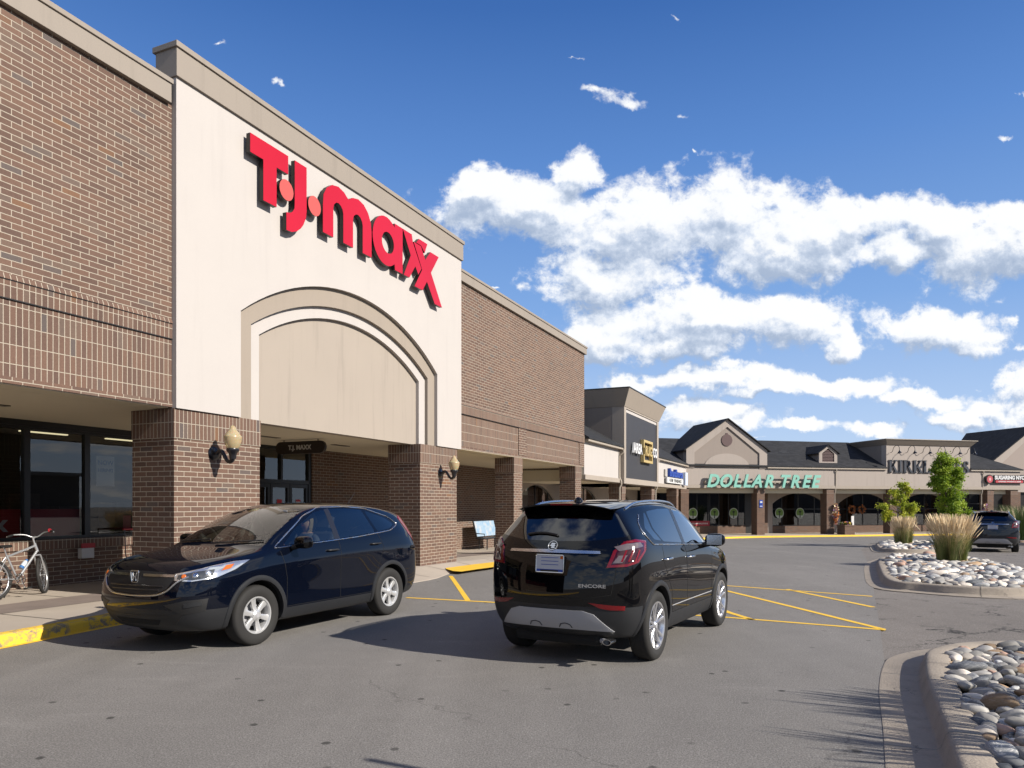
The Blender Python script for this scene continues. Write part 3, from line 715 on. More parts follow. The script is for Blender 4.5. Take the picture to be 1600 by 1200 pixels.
# entrance glazing with doors
ent = empty('entrance_screen'); ent.parent = store
mb = MB()
for (a, b, z0, z1) in ((14.0, 16.42, 3.09, 3.17), (14.0, 16.42, 2.20, 2.30), (14.0, 14.08, -.3, 3.09), (16.30, 16.42, -.3, 3.09), (15.2, 15.27, 2.30, 3.09)): mb.box(a, b, 3.84, 3.96, z0, z1)
mb.build('frame', BLK, ent)
mb = MB(); mb.add([(14.0, 3.9, 2.3), (16.35, 3.9, 2.3), (16.35, 3.9, 3.1), (14.0, 3.9, 3.1)], [(0, 1, 2, 3)]); mb.build('pane', SGL, ent, recalc=False)
RED = varied('red_print', (.42, .012, .022), .5, .06, 2, 40, 0)
WHT = varied('white_print', (.75, .75, .74), .5, .04, 2, 40, 0)
for i, a in enumerate((14.08, 14.82, 15.56)):
    dr = empty('door'); dr.parent = ent
    f = MB(); f.box(a+.01, a+.09, 3.86, 3.94, .0, 2.19); f.box(a+.65, a+.73, 3.86, 3.94, .0, 2.19); f.box(a+.09, a+.65, 3.86, 3.94, 2.09, 2.19); f.box(a+.09, a+.65, 3.86, 3.94, 0, .25)
    f.build('frame', BLK, dr)
    g = MB(); g.add([(a+.08, 3.9, .2), (a+.66, 3.9, .2), (a+.66, 3.9, 2.1), (a+.08, 3.9, 2.1)], [(0, 1, 2, 3)]); g.build('pane', SGL, dr, recalc=False)
    if i: 
        s_ = MB(); s_.box(a+.28, a+.46, 3.885, 3.893, 1.72, 1.78); s_.mat(1).box(a+.28, a+.46, 3.885, 3.893, 1.62, 1.718); s_.build('door_sticker', [RED, WHT if i == 2 else RED], dr)
# interior seen through the glass: floor, back wall, fluorescent rows, red window graphic
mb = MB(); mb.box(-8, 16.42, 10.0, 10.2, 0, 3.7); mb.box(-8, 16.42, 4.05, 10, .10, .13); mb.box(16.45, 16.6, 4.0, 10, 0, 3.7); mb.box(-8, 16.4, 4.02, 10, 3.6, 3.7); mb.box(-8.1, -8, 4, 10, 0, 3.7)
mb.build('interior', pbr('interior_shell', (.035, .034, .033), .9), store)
mb = MB()
for y in (5.2, 6.6, 8.0, 9.4):
    for a in range(-3, 8): mb.box(a*2.4, a*2.4+1.25, y, y+.10, 3.50, 3.53)
mb.build('ceiling_light', emat('fluorescent_tube', (1, .86, .52), .75), store)
mb = MB(); mb.box(-8, 9.72, 4.02, 4.03, 1.0, 1.56); mb.build('window_graphic', RED, store)
mb = MB()
for (a, w_, h_) in ((4.9, .9, 1.3), (6.4, .7, 1.9), (8.1, .9, 1.5), (9.6, .8, 1.2), (10.8, .6, 1.6), (13.1, .8, 1.4), (15.0, .6, 1.5)): mb.box(a, a+w_, 6.2, 6.7, .1, h_); mb.box(a+.15, a+w_-.1, 7.6, 8.2, .1, h_+.3)
mb.build('shop_shelf', varied('shelf_goods', (.10, .085, .08), .8, .6, 5, 20, 0), store)
# paper in the window
post = MB(); post.box(10.02, 10.42, 3.95, 3.953, 2.02, 2.62); text_mb(post.mat(1), 'NOW', .13, 10.22, 2.44, 3.944, 3.947, .003); text_mb(post, 'HIRING', .10, 10.22, 2.30, 3.944, 3.947, .003)
post.build('window_poster', [WHT, varied('poster_blue', (.05, .10, .3), .6, .05, 2, 40, 0)], store)
mb = MB(); mb.box(10.62, 10.80, 3.95, 3.953, 1.15, 1.42); mb.build('window_notice', varied('pink_notice', (.45, .06, .10), .6, .1, 3, 30, 0), store)
# roof deck so that nothing is hollow from above
mb = MB(); mb.box(-8, 29.0, .66, 30, 7.6, 7.7); mb.box(-8.2, -8, .6, 30, 0, 7.6); mb.build('roof_deck', DKM, store)
# lettering of the window graphic
mb = MB(); text_mb(mb, 'maxx', .42, 8.33, 1.17, 4.005, 4.012, .012, sx=1.05, align='RIGHT'); mb.build('window_lettering', WHT, store)

# ------------------------------------------------------------------ the big sign: letters standing off the wall
sign = empty('store_sign', Vector(AO)+Vector((.4054*13.2, .9141*13.2, 6.7)), AR, 'red block letters T J maxx with round dots on the cream entrance bay', 'sign')
REDF = pbr('red_letter_face', (.4, .006, .018), .3, coat=.15); t, p = nt(REDF)
n = t.noise(geo(t), 1.1, 2); t.put(p.inputs['Base Color'], t.mix(n, (.335, .003, .010), (.40, .006, .018))); 
PNK = pbr('dot_face', (.42, .075, .06), .3, coat=.2)
RET = varied('letter_return', (.022, .019, .016), .4, .2, 5, 60, 0)
LET = {
 'T': [(9.88, 8.135), (10.85, 8.14), (10.85, 7.80), (10.54, 7.80), (10.54, 7.075), (10.20, 7.075), (10.20, 7.80), (9.88, 7.80)],
 'J': [(11.03, 8.14), (11.37, 8.14), (11.37, 7.30), (11.35, 7.16), (11.28, 7.01), (11.20, 6.91), (11.09, 6.82), (10.95, 6.76), (10.80, 6.75), (10.80, 7.08), (10.90, 7.10), (10.97, 7.15), (11.02, 7.22), (11.03, 7.31)],
 'm': [(11.86, 7.07), (12.19, 7.07), (12.19, 7.66), (12.215, 7.75), (12.28, 7.81), (12.36, 7.83), (12.44, 7.80), (12.50, 7.74), (12.52, 7.66), (12.52, 7.07), (12.855, 7.07), (12.855, 7.66), (12.88, 7.75), (12.95, 7.81), (13.03, 7.83), (13.12, 7.80), (13.18, 7.73), (13.20, 7.66), (13.20, 7.07), (13.53, 7.07), (13.53, 7.62), (13.50, 7.82), (13.40, 8.00), (13.24, 8.12), (13.04, 8.165), (12.84, 8.12), (12.69, 8.03), (12.55, 8.12), (12.36, 8.165), (12.15, 8.12), (11.98, 8.0), (11.88, 7.83), (11.86, 7.62)],
 'x1': [(14.80, 8.14), (15.20, 8.14), (15.24, 7.99), (15.24, 7.97), (15.645, 7.44), (15.50, 7.26), (15.36, 7.42), (15.09, 7.07), (14.84, 7.07), (15.15, 7.62)],
 'x1b': [(15.53, 8.14), (15.93, 8.14), (15.80, 7.88), (15.63, 8.01), (15.40, 8.01)],
 'x2': [(15.28, 7.99), (15.62, 7.99), (15.83, 7.72), (16.08, 7.99), (16.50, 7.99), (16.11, 7.48), (16.67, 6.74), (16.30, 6.74), (15.91, 7.20), (15.70, 6.93), (15.32, 6.93), (15.68, 7.43)]}
oc = []
for i in range(25):
    a = R(60+i*240/24+0); oc.append((14.10+.545*math.cos(a), 7.62+.545*math.sin(a)))
LET['a'] = [(14.79, 8.14), (14.79, 7.07), (14.46, 7.07), (14.45, 7.19)]+[(14.10+.53*math.cos(R(a)), 7.62+.55*math.sin(R(a))) for a in range(-52, -308, -10)]+[(14.45, 8.05), (14.45, 8.14)]
def letter(name, poly, hole=None, face=REDF, y0=-.155, y1=-.065):
    q = [(a-13.2, b-6.7) for a, b in poly]
    if hole:
        hq = [(a-13.2, b-6.7) for a, b in hole]
        if q[0][0] > hq[0][0]: pass
        q = q+[q[0]]+hq+[hq[0]]
    mb = MB()
    lt = empty('letter'); lt.parent = sign
    n = len(q)
    a = sum(q[i][0]*q[(i+1) % n][1]-q[(i+1) % n][0]*q[i][1] for i in range(n))
    if a < 0: q = q[::-1]
    bm = bmesh.new(); vs = [bm.verts.new((x, y0, z)) for x, z in q]; bm.faces.new(vs)
    bmesh.ops.remove_doubles(bm, verts=bm.verts, dist=1e-5) if not hole else None
    from_bm(bm, 'letter_face', face, lt)
    mb.prism(q, y0+.004, y1); mb.build('letter_return', RET, lt, smooth=35)
for k in ('T', 'J', 'm', 'x1', 'x1b', 'x2'): letter(k, LET[k])
hole = [(14.175+.245*math.cos(R(a)), 7.605+.24*math.sin(R(a))) for a in range(0, 360, 15)]
i0 = min(range(len(LET['a'])), key=lambda i: abs(LET['a'][i][0]-14.45)+abs(LET['a'][i][1]-7.19)); A_ = LET['a'][i0:]+LET['a'][:i0]
h0 = min(range(len(hole)), key=lambda i: (hole[i][0]-A_[0][0])**2+(hole[i][1]-A_[0][1])**2); hole = hole[h0:]+hole[:h0]
aa = sum(A_[i-1][0]*A_[i][1]-A_[i][0]*A_[i-1][1] for i in range(len(A_))); hh = sum(hole[i-1][0]*hole[i][1]-hole[i][0]*hole[i-1][1] for i in range(len(hole)))
if aa*hh > 0: hole = [hole[0]]+hole[:0:-1]
letter('a', A_, hole)
for cx_, cz_ in ((10.805, 7.49), (11.605, 7.49)):
    letter('dot', [(cx_+.19*math.cos(R(a)), cz_+.19*math.sin(R(a))) for a in range(0, 360, 15)], face=PNK)

# hanging name board under the soffit
hb = empty('hanging_sign', Aw(13.8, 2.02)+(2.985,), AR-R(90), 'small dark board lettered T.J. MAXX hanging under the entrance soffit', 'sign')
mb = MB(); L_, H_ = .58, .145
mb.prism([(L_*sx_-.0+(.145*math.cos(R(a)))*1, .145*math.sin(R(a))) for sx_, rr in ((1, range(-90, 91, 15)), (-1, range(90, 271, 15))) for a in rr], -.04, .04)
mb.build('board', pbr('board_brown', (.018, .012, .009), .4), hb, bevel=.008)
mb = MB(); text_mb(mb, 'T.J. MAXX', .15, 0, -.05, -.052, -.041, .004); mb.build('lettering', varied('sign_white', (.62, .6, .55), .6, .05), hb)
mb = MB(); mb.tube([(-.5, 0, .14), (-.5, 0, .34)], .012); mb.tube([(.5, 0, .14), (.5, 0, .34)], .012); mb.build('hanger', BLK, hb)

# wall lamps
GLOBE = pbr('lamp_globe', (.46, .37, .22), .25, spec=.6); GLOBE.node_tree.nodes['Principled BSDF'].inputs['Transmission Weight'].default_value = .35; GLOBE.node_tree.nodes['Principled BSDF'].inputs['Subsurface Weight'].default_value = .3
LBK = pbr('lamp_black', (.01, .01, .013), .3, coat=.3)
def wall_lamp(u, z, label):
    r_ = empty('wall_lamp', Aw(u, .04)+(z-.03,), AR, label, 'lamp', 'globe lamps on the entrance pillars'); r_.scale = (1.2, 1.12, 1.08)
    mb = MB(); mb.lathe([(0, -.02), (.11, -.02), (.12, .0), (.105, .03), (.06, .05), (0, .055)], (0, -.03, 0), 24, 'Y', Matrix.Diagonal((1, -1, 1, 1))); mb.build('wall_plate', LBK, r_, smooth=40)
    pts = [(0, *q) for q in [(-.05, .0), (-.095, .035), (-.145, .03), (-.185, -.02), (-.225, -.085), (-.275, -.13), (-.33, -.12), (-.355, -.07)]]
    pts = catmull(pts, 4, False); rr = [.04-.012*math.sin(i/(len(pts)-1)*math.pi) for i in range(len(pts))]
    MB().tube(pts, rr, 12).build('arm', LBK, r_, smooth=50)
    zt = pts[-1][2]
    MB().lathe([(.0, -.02), (.045, -.02), (.05, .03), (.062, .07), (.085, .10), (.09, .125), (.085, .14), (0, .142)], (0, -.355, zt), 24).build('fitter', LBK, r_, smooth=40)
    g = MB().lathe([(.078, .14), (.10, .18), (.118, .24), (.125, .31), (.124, .325), (.112, .34), (.10, .355), (.085, .385), (.055, .42), (.045, .44), (.04, .465), (.022, .487), (0, .492)], (0, -.355, zt), 28).build('lamp_globe', GLOBE, r_, smooth=50)
    return r_

wall_lamp(9.27, 2.53, 'black scroll arm lamp with amber glass globe on the near entrance pillar')
wall_lamp(16.95, 2.50, 'black scroll arm lamp with amber glass globe on the far entrance pillar')
# ------------------------------------------------------------------ lower shops between the big store and the wing (frame A)
shops = empty('shop_row', AO, AR, 'low cream shop row with arched windows and charcoal sign tower', 'building')
mb = MB(); mb.box(29.25, 34.6, .15, .6, 2.90, 4.28); mb.build('fascia', CREAM, shops); mb = MB(); mb.box(42.0, 52.3, .15, .6, 2.90, 4.24); mb.build('fascia', CREAM, shops)
mb = MB(); mb.box(29.2, 34.6, .08, .62, 2.69, 2.897); mb.build('lower_band', TAN2, shops, bevel=.01); mb = MB(); mb.box(42.0, 51.45, .08, .62, 2.69, 2.897); mb.build('lower_band', TAN2, shops, bevel=.01)
EAVE = varied('eave_trim', (.44, .38, .31), .6, .05, 1, 50, .1)
mb = MB(); mb.box(29.2, 34.6, -.06, .2, 4.283, 4.40); mb.build('eave', EAVE, shops, bevel=.008); mb = MB(); mb.box(42.0, 51.6, -.06, .2, 4.243, 4.36); mb.build('eave', EAVE, shops, bevel=.008)
def roof(parent, x0, x1, ze, zr, yr, x0r=None, x1r=None, y0=-.10, name='roof'):
    """a sloping roof slab from the eave (front) up to a ridge at yr, then down behind"""
    x0r = x0 if x0r is None else x0r; x1r = x1 if x1r is None else x1r
    mb = MB(); th = .06
    mb.add([(x0, y0, ze), (x1, y0, ze), (x1r, yr, zr), (x0r, yr, zr), (x0, 2*yr, ze), (x1, 2*yr, ze), (x0, y0, ze-th), (x1, y0, ze-th), (x0, 2*yr, ze-th), (x1, 2*yr, ze-th)],
           [(0, 1, 2, 3), (3, 2, 5, 4), (0, 6, 7, 1), (1, 7, 9, 5, 2), (0, 3, 4, 8, 6), (6, 8, 9, 7), (4, 5, 9, 8)])
    return mb.build(name, SHG, parent)
roof(shops, 29.15, 34.62, 4.44, 6.7, 4.0); roof(shops, 41.98, 56.0, 4.40, 6.65, 4.0)
# the tower with flared cornice
tw = empty('sign_tower'); tw.parent = shops
mb = MB(); mb.box(34.6, 34.94, -.1, .5, 2.66, 6.38); mb.box(41.62, 42.0, -.1, .5, 2.66, 6.38); mb.box(34.94, 41.62, -.1, .5, 2.66, 2.93); mb.box(34.94, 41.62, -.1, .5, 6.30, 6.38)
mb.build('tower_frame', TAN2, tw)
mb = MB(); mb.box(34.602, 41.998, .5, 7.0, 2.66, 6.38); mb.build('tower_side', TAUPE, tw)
mb = MB(); mb.box(34.94, 41.62, -.04, .45, 2.93, 6.14); mb.build('tower_panel', CHAR, tw)
mb = MB(); mb.box(34.94, 41.62, -.055, .4, 6.142, 6.298); mb.build('tower_stripe', CREAM, tw)
def flared(u0, u1, y0, y1, z0, z1, o, m, parent, cap=DKM):
    mb = MB()
    mb.add([(u0-.02, y0-.02, z0), (u1+.02, y0-.02, z0), (u1+.02, y1, z0), (u0-.02, y1, z0), (u0-o, y0-o, z1), (u1+o, y0-o, z1), (u1+o, y1, z1), (u0-o, y1, z1)],
           [(0, 3, 2, 1), (4, 5, 6, 7), (0, 1, 5, 4), (1, 2, 6, 5), (2, 3, 7, 6), (3, 0, 4, 7)])
    c = mb.build('cornice', m, parent)
    MB().box(u0-o-.02, u1+o+.02, y0-o-.02, y1, z1+.002, z1+.05).build('cornice_cap', cap, c)
flared(34.6, 42.0, -.1, 7, 6.38, 7.21, .34, TAN, tw)
mb = MB(); mb.box(29.2, 52.5, .64, 4.1, 2.66, 2.74); mb.build('soffit', SOFF, shops)
mb = MB(); mb.box(34.7, 41.9, .1, .64, 2.64, 2.655)
for (u0, u1) in ((35.0, 35.7), (41.3, 42.0), (48.3, 48.9)):
    r_ = empty('brick_pillar'); r_.parent = shops; s_, c_ = MB(), MB()
    pillar(s_, c_, u0, u1, .14, .78, ztop=2.68, zcap=2.2, zb=-1.2); s_.build('shaft', BRD, r_); c_.build('soldier_cap', BRS, r_)
# back wall with arched windows
def arch_wall(parent, x0, x1, y, zb, zt, centres, hw, zs, za, m, gm, sill=.1, kb=None, frame=BLK, arched=True):
    poly_top = []
    mb = MB(); xs = x0
    for c in centres:
        a = arch(c, hw, zs, za, zb, 14)
        mb.box(xs, c-hw, y, y+.2, zb, zt) if c-hw > xs else None
        # spandrel above the arch
        mb.prism([(c-hw, zt), (c-hw, zs)]+a[1:-1]+[(c+hw, zs), (c+hw, zt)], y, y+.2)
        xs = c+hw
        w_ = empty('window'); w_.parent = parent
        f = MB(); n = 2 if hw > 2 else 2
        for k in range(-1, 2):
            xx = c+k*hw*.62; zz = min(za, zs+(za-zs)*(1-(k*.62)**2)); f.box(xx-.035, xx+.035, y+.1, y+.16, zb+sill, zz)
        f.box(c-hw, c+hw, y+.1, y+.16, zs-.45, zs-.38); f.box(c-hw, c+hw, y+.1, y+.16, zb+sill, zb+sill+.07)
        f.tube([(q[0], y+.12, q[1]) for q in a[1:-1]], .04, 6); f.build('frame', frame, w_)
        g = MB(); g.prism([(q[0], q[1]) for q in [(c-hw, zb+sill)]+a[1:-1]+[(c+hw, zb+sill)]], y+.13, y+.135); g.build('pane', gm, w_)
        if kb: k_ = MB(); k_.box(c-hw, c+hw, y+.02, y+.2, zb, zb+sill); k_.build('knee_wall', kb, w_)
    if xs < x1: mb.box(xs, x1, y, y+.2, zb, zt)
    mb.build('back_wall', m, parent)
FGL = glass('far_glass', (.30, .33, .33), 2.4, ior=1.55)
arch_wall(shops, 29.3, 52.5, 3.8, -.9, 2.7, (33.1, 40.5, 47.9), 2.75, 1.6, 2.6, WTAN, FGL, sill=.9, kb=BRD)
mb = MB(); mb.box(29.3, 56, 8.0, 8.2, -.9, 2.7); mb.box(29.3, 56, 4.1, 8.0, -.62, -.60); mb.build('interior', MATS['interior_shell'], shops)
mb = MB()
for u in (31, 35, 39, 43, 47): mb.box(u, u+1.2, 5.6, 5.7, 2.45, 2.48)
mb.build('ceiling_light', MATS['fluorescent_tube'], shops)
# rain pipes
def downpipe(parent, x, y, z0, z1, top=True):
    m_ = varied('rain_pipe', (.46, .40, .33), .6, .05, 1, 50, 0) if 'rain_pipe' not in MATS else MATS['rain_pipe']
    pts = [(x, -.10, z1), (x, -.10, z1-.12), (x, y, z1-.3), (x, y, 2.95), (x, .02, 2.75), (x, .02, 2.6), (x, .10, 2.45), (x, .10, z0)]
    MB().tube(pts, .045, 8).build('rain_pipe', m_, parent, smooth=40)
downpipe(shops, 34.5, .11, -.5, 4.28); downpipe(shops, 42.12, .11, -.6, 4.24)

# ------------------------------------------------------------------ the wing across the end (frame B)
wing = empty('shop_wing', BO, BRr, 'tan stucco shop wing with gabled front, dormer and dark shingle roof', 'building')
ZG = -.56
mb = MB(); mb.box(0, 28.96, 0, .5, 3.02, 4.22); mb.build('fascia', WTAN, wing)
mb = MB(); mb.box(-.1, 29.0, -.05, .5, 2.79, 3.015); mb.build('lower_band', TAN2, wing, bevel=.01)
mb = MB(); mb.box(6.34, 16.44, -.14, .1, 4.223, 4.34); mb.box(24.1, 29.1, -.14, .1, 4.223, 4.34); mb.build('eave', EAVE, wing, bevel=.008)
roof(wing, -3, 16.44, 4.39, 6.62, 4.1, y0=-.17)
roof(wing, 24.13, 29.15, 4.39, 6.62, 4.1, x1r=25.2, y0=-.17)
# gabled front
gb = empty('gable'); gb.parent = wing; gc = 3.17
mb = MB(); g_out = [(0, 4.22), (0, 5.50), (gc, 7.62), (6.34, 5.50), (6.34, 4.22)]; inn_ = [(.62, 4.20), (.62, 5.28), (gc, 7.12), (5.72, 5.28), (5.72, 4.20)]
mb.prism(g_out[:]+inn_[::-1], -.06, .4); mb.build('gable_frame', WTAN, gb)
mb = MB(); mb.prism(inn_, .03, .4); mb.build('gable_panel', varied('gable_taupe', (.32, .27, .235), .85, .06, .8, 40, .3, .005, streak=.1), gb)
half = [(gc+1.78*math.cos(R(a)), 4.215+1.02*math.sin(R(a))) for a in range(0, 181, 8)]
mb = MB(); mb.prism(half, -.02, .04); mb.build('gable_lunette', WTAN, gb)
mb = MB(); mb.prism([(gc+.42*math.cos(R(a)), 6.18+.42*math.sin(R(a))) for a in range(0, 360, 15)], -.02, .028); mb.prism([(gc-.07, 6.58), (gc+.07, 6.58), (gc+.07, 6.68), (gc-.07, 6.68)], -.02, .028)
mb.build('gable_medallion', varied('maroon_louvre', (.095, .05, .05), .6, .1, 2, 40, .1), gb)
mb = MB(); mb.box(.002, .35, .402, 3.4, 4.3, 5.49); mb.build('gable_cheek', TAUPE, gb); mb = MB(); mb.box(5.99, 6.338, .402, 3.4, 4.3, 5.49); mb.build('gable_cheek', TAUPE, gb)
mb = MB(); o_ = .22
zA, zE, yb = 7.72, 7.72-(3.17+o_)*.669, -.22
for s_ in (-1, 1):
    xe = gc+s_*(3.17+o_)
    mb.add([(gc, yb, zA), (xe, yb, zE), (xe, 2.9, zE), (gc, 4.9, zA), (gc, yb, zA-.07), (xe, yb, zE-.07), (xe, 2.9, zE-.07), (gc, 4.9, zA-.07)],
           [(0, 1, 2, 3), (4, 7, 6, 5), (0, 4, 5, 1), (1, 5, 6, 2), (2, 6, 7, 3)])
mb.add([(gc, 4.9, zA), (gc-3.39, 2.9, zE), (gc-3.39, 6, zE-1.6), (gc+3.39, 6, zE-1.6), (gc+3.39, 2.9, zE)], [(0, 1, 2), (0, 2, 3), (0, 3, 4)])
mb.build('gable_roof', SHG, gb)
# dormer
dm = empty('dormer'); dm.parent = wing; x0, x1, xc = 11.0, 12.55, 11.775
mb = MB(); mb.box(x0, x1, .45, .6, 4.62, 4.80); mb.box(x0, x0+.26, .45, .6, 4.80, 5.42); mb.box(x1-.26, x1, .45, .6, 4.80, 5.42)
mb.prism([(x0, 5.42), (x0+.26, 5.42), (xc, 5.80), (x1-.26, 5.42), (x1, 5.42), (x1, 5.47), (xc, 6.02), (x0, 5.47)], .45, .6); mb.build('dormer_frame', WTAN, dm)
mb = MB()
for k in range(8): mb.box(x0+.26, x1-.26, .50, .58, 4.81+k*.11, 4.885+k*.11) if k < 6 else mb.box(xc-.30+.12*(k-6), xc+.30-.12*(k-6), .50, .58, 4.81+k*.11, 4.885+k*.11)
mb.mat(1).box(x0+.26, x1-.26, .59, .6, 4.8, 5.42); mb.build('louvre', [MATS['maroon_louvre'], BLK], dm)
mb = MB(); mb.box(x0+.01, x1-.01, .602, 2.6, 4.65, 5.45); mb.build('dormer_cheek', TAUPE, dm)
mb = MB()
for s_ in (-1, 1):
    xe = xc+s_*.95
    mb.add([(xc, .33, 6.08), (xe, .33, 5.43), (xe, 2.3, 5.43), (xc, 3.3, 6.08), (xc, .33, 6.02), (xe, .33, 5.37), (xe, 2.3, 5.37), (xc, 3.3, 6.02)], [(0, 1, 2, 3), (4, 7, 6, 5), (0, 4, 5, 1), (1, 5, 6, 2), (2, 6, 7, 3)])
mb.build('dormer_roof', SHG, dm)
# flat topped tower of the home store
kt = empty('sign_tower'); kt.parent = wing
mb = MB(); mb.box(16.46, 24.12, -.004, .5, 4.22, 6.12); mb.build('tower_front', WTAN, kt)
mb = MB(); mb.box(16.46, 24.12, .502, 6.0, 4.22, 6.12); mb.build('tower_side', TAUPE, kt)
flared(16.46, 24.12, -.05, 6.0, 6.12, 6.50, .34, COPE, kt, cap=EAVE)
# pillars and shop fronts
pil = empty('pillars')
bpy.data.objects.remove(pil)
for (b0, b1) in ((-.35, .25), (5.6, 6.22), (11.35, 11.98), (16.85, 17.45), (22.0, 22.6), (25.85, 26.45), (28.1, 28.8)):
    r_ = empty('brick_pillar'); r_.parent = wing; s_ = MB(); s_.box(b0, b1, .06, .78, ZG-.1, 2.40); s_.build('shaft', BRD, r_)
    c_ = MB(); c_.box(b0-.012, b1+.012, .048, .79, 2.40, 2.787); c_.build('soldier_cap', BRS, r_)
mb = MB(); mb.box(-2, 29.0, .5, 3.0, 2.79, 2.86); mb.box(-2, 29, .5, .56, 2.45, 2.79); mb.build('soffit', SOFF, wing)
YB = 2.7
def shopfront(x0, x1, zb, zt, mull, y=YB, knee=.45, transom=None, km=BRD):
    w_ = empty('window'); w_.parent = wing; f = MB()
    f.box(x0, x1, y, y+.1, zt-.07, zt); f.box(x0, x1, y, y+.1, zb+knee, zb+knee+.06)
    for a in [x0+.03]+list(mull)+[x1-.03]: f.box(a-.03, a+.03, y, y+.1, zb+knee, zt)
    if transom: f.box(x0, x1, y+.004, y+.09, transom-.03, transom+.03)
    f.build('frame', BLK, w_)
    g = MB(); g.add([(x0, y+.05, zb+knee), (x1, y+.05, zb+knee), (x1, y+.05, zt), (x0, y+.05, zt)], [(0, 1, 2, 3)]); g.build('pane', FGL, w_, recalc=False)
    k = MB(); k.box(x0, x1, y-.02, y+.12, zb-.1, zb+knee); k.build('knee_wall', km, w_)
    return w_
shopfront(-2.0, 6.3, ZG, 2.5, (-.9, .2, 1.6, 2.3, 3.2, 3.35, 4.1, 4.9, 5.7), knee=.60)
mb = MB(); mb.box(6.3, 7.0, YB, YB+.1, ZG, 2.8); mb.build('door_surround', DKM, wing)
arch_wall(wing, 8.2, 25.0, YB, ZG, 2.8, (10.9, 16.7, 22.5), 2.3, 1.7, 2.52, WTAN, FGL, sill=.55, kb=BRD)
mb = MB(); mb.box(7.0, 8.2, YB, YB+.2, ZG, 2.8); mb.build('shopfront_wall', BRD, wing)
shopfront(25.0, 29.0, ZG, 2.5, (25.8, 26.8, 27.9), knee=.12, transom=1.7)
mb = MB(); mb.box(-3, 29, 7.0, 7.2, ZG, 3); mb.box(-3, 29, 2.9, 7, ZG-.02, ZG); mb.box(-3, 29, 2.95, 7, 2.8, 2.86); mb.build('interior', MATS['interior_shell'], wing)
mb = MB()
for b in range(0, 28, 3): mb.box(b+.2, b+1.3, 4.4, 4.5, 2.6, 2.63)
mb.build('ceiling_light', MATS['fluorescent_tube'], wing)
mb = MB(); rnd = random.Random(4)
for k in range(40):
    b = rnd.uniform(0, 28); h_ = rnd.uniform(.5, 1.5); mb.mat(rnd.randrange(4)).box(b, b+rnd.uniform(.2, .8), rnd.uniform(3.3, 4.2), 4.6, ZG, ZG+h_)
mb.build('shop_stock', [varied('stock_a', (.5, .4, .3), .8, .5, 4, 20, 0), varied('stock_b', (.6, .2, .1), .8, .5, 4, 20, 0), varied('stock_c', (.25, .33, .25), .8, .5, 4, 20, 0), varied('stock_d', (.95, .9, .8), .8, .4, 4, 20, 0)], wing)
downpipe(wing, 12.05, -.03, 1.2, 4.22); downpipe(wing, 25.3, -.03, 0, 4.22)
# green tree emblem discs and a red banner on the glass
DG = [varied('decal_green', (.17, .30, .055), .6, .1, 3, 40, 0), varied('decal_white', (.62, .66, .58), .6, .05, 3, 40, 0), varied('decal_dark', (.02, .03, .02), .6, .05, 3, 40, 0)]
for b in (1.96, 3.72, 5.3, 9.19, 10.98):
    z_ = .98; mb = MB()
    mb.mat(1).prism([(b+.37*math.cos(R(a)), z_+.40*math.sin(R(a))) for a in range(0, 360, 15)], YB-.012, YB-.008)
    mb.mat(0).prism([(b+.32*math.cos(R(a)), z_+.02+.33*math.sin(R(a))) for a in range(-40, 221, 15)], YB-.018, YB-.0135)
    mb.mat(2).prism([(b-.04, z_-.36), (b+.04, z_-.36), (b+.03, z_+.02), (b+.13, z_+.12), (b, z_+.2), (b-.13, z_+.12), (b-.03, z_+.02)], YB-.024, YB-.0195)
    mb.build('window_emblem', DG, wing)
mb = MB(); mb.box(1.7, 3.3, YB-.03, YB-.02, .05, .42); mb.mat(1); text_mb(mb, 'HELIUM BALLOONS', .15, 2.5, .18, YB-.036, YB-.0305, .003); mb.build('window_banner', [varied('banner_red', (.38, .03, .045), .6, .06, 2, 40, 0), WHT], wing)

# ------------------------------------------------------------------ signs on the shops
def sign_thing(name, frame_loc, rz, label): return empty(name, frame_loc, rz, label, 'sign')
MINT = pbr('mint_face', (.33, .72, .56), .4); t, p = nt(MINT); t.put(p.inputs['Base Color'], t.mix(t.noise(geo(t), 1.5, 2), (.13, .33, .27), (.20, .42, .35)))
q = Bw(4.15, 0); ds = sign_thing('store_sign', (q[0], q[1], 0), BRr, 'mint green slanted letters DOLLAR TREE on the wing fascia')
xs = [1.93, 2.90, 3.82, 4.58, 5.38, 6.34, 7.55, 8.45, 9.35, 10.12]
for ch, x_ in zip('DOLLARTREE', xs):
    mb = MB(); text_mb(mb, ch, 1.24, x_-4.15-.12, 2.88, -.42, -.30, .04, shear=.28, sx=.96); l_ = mb.build('letter', MINT, ds)
mb = MB(); mb.box(-2.7, 6.3, -.28, -.2, 3.20, 3.32)
for k in range(12): mb.box(-2.8+k*.78, -2.74+k*.78, -.28, -.0, 3.1, 3.3)
mb.build('raceway', EAVE, ds)
q = Bw(20.2, 0); ks = sign_thing('store_sign', (q[0], q[1], 0), BRr, 'dark blue serif letters KIRKLAND\'S on the flat topped tower')
NAVY = varied('navy_letter', (.018, .026, .045), .5, .1, 2, 40, 0)
XS = 1.09
def serif(mb0, ch, x, z, h, y0, y1):
    mb = MB()
    r = serif_(mb, ch, 0, z, h, y0, y1); mb0.add([(x+v_[0]*XS, v_[1], v_[2]) for v_ in mb.v], mb.f); return r
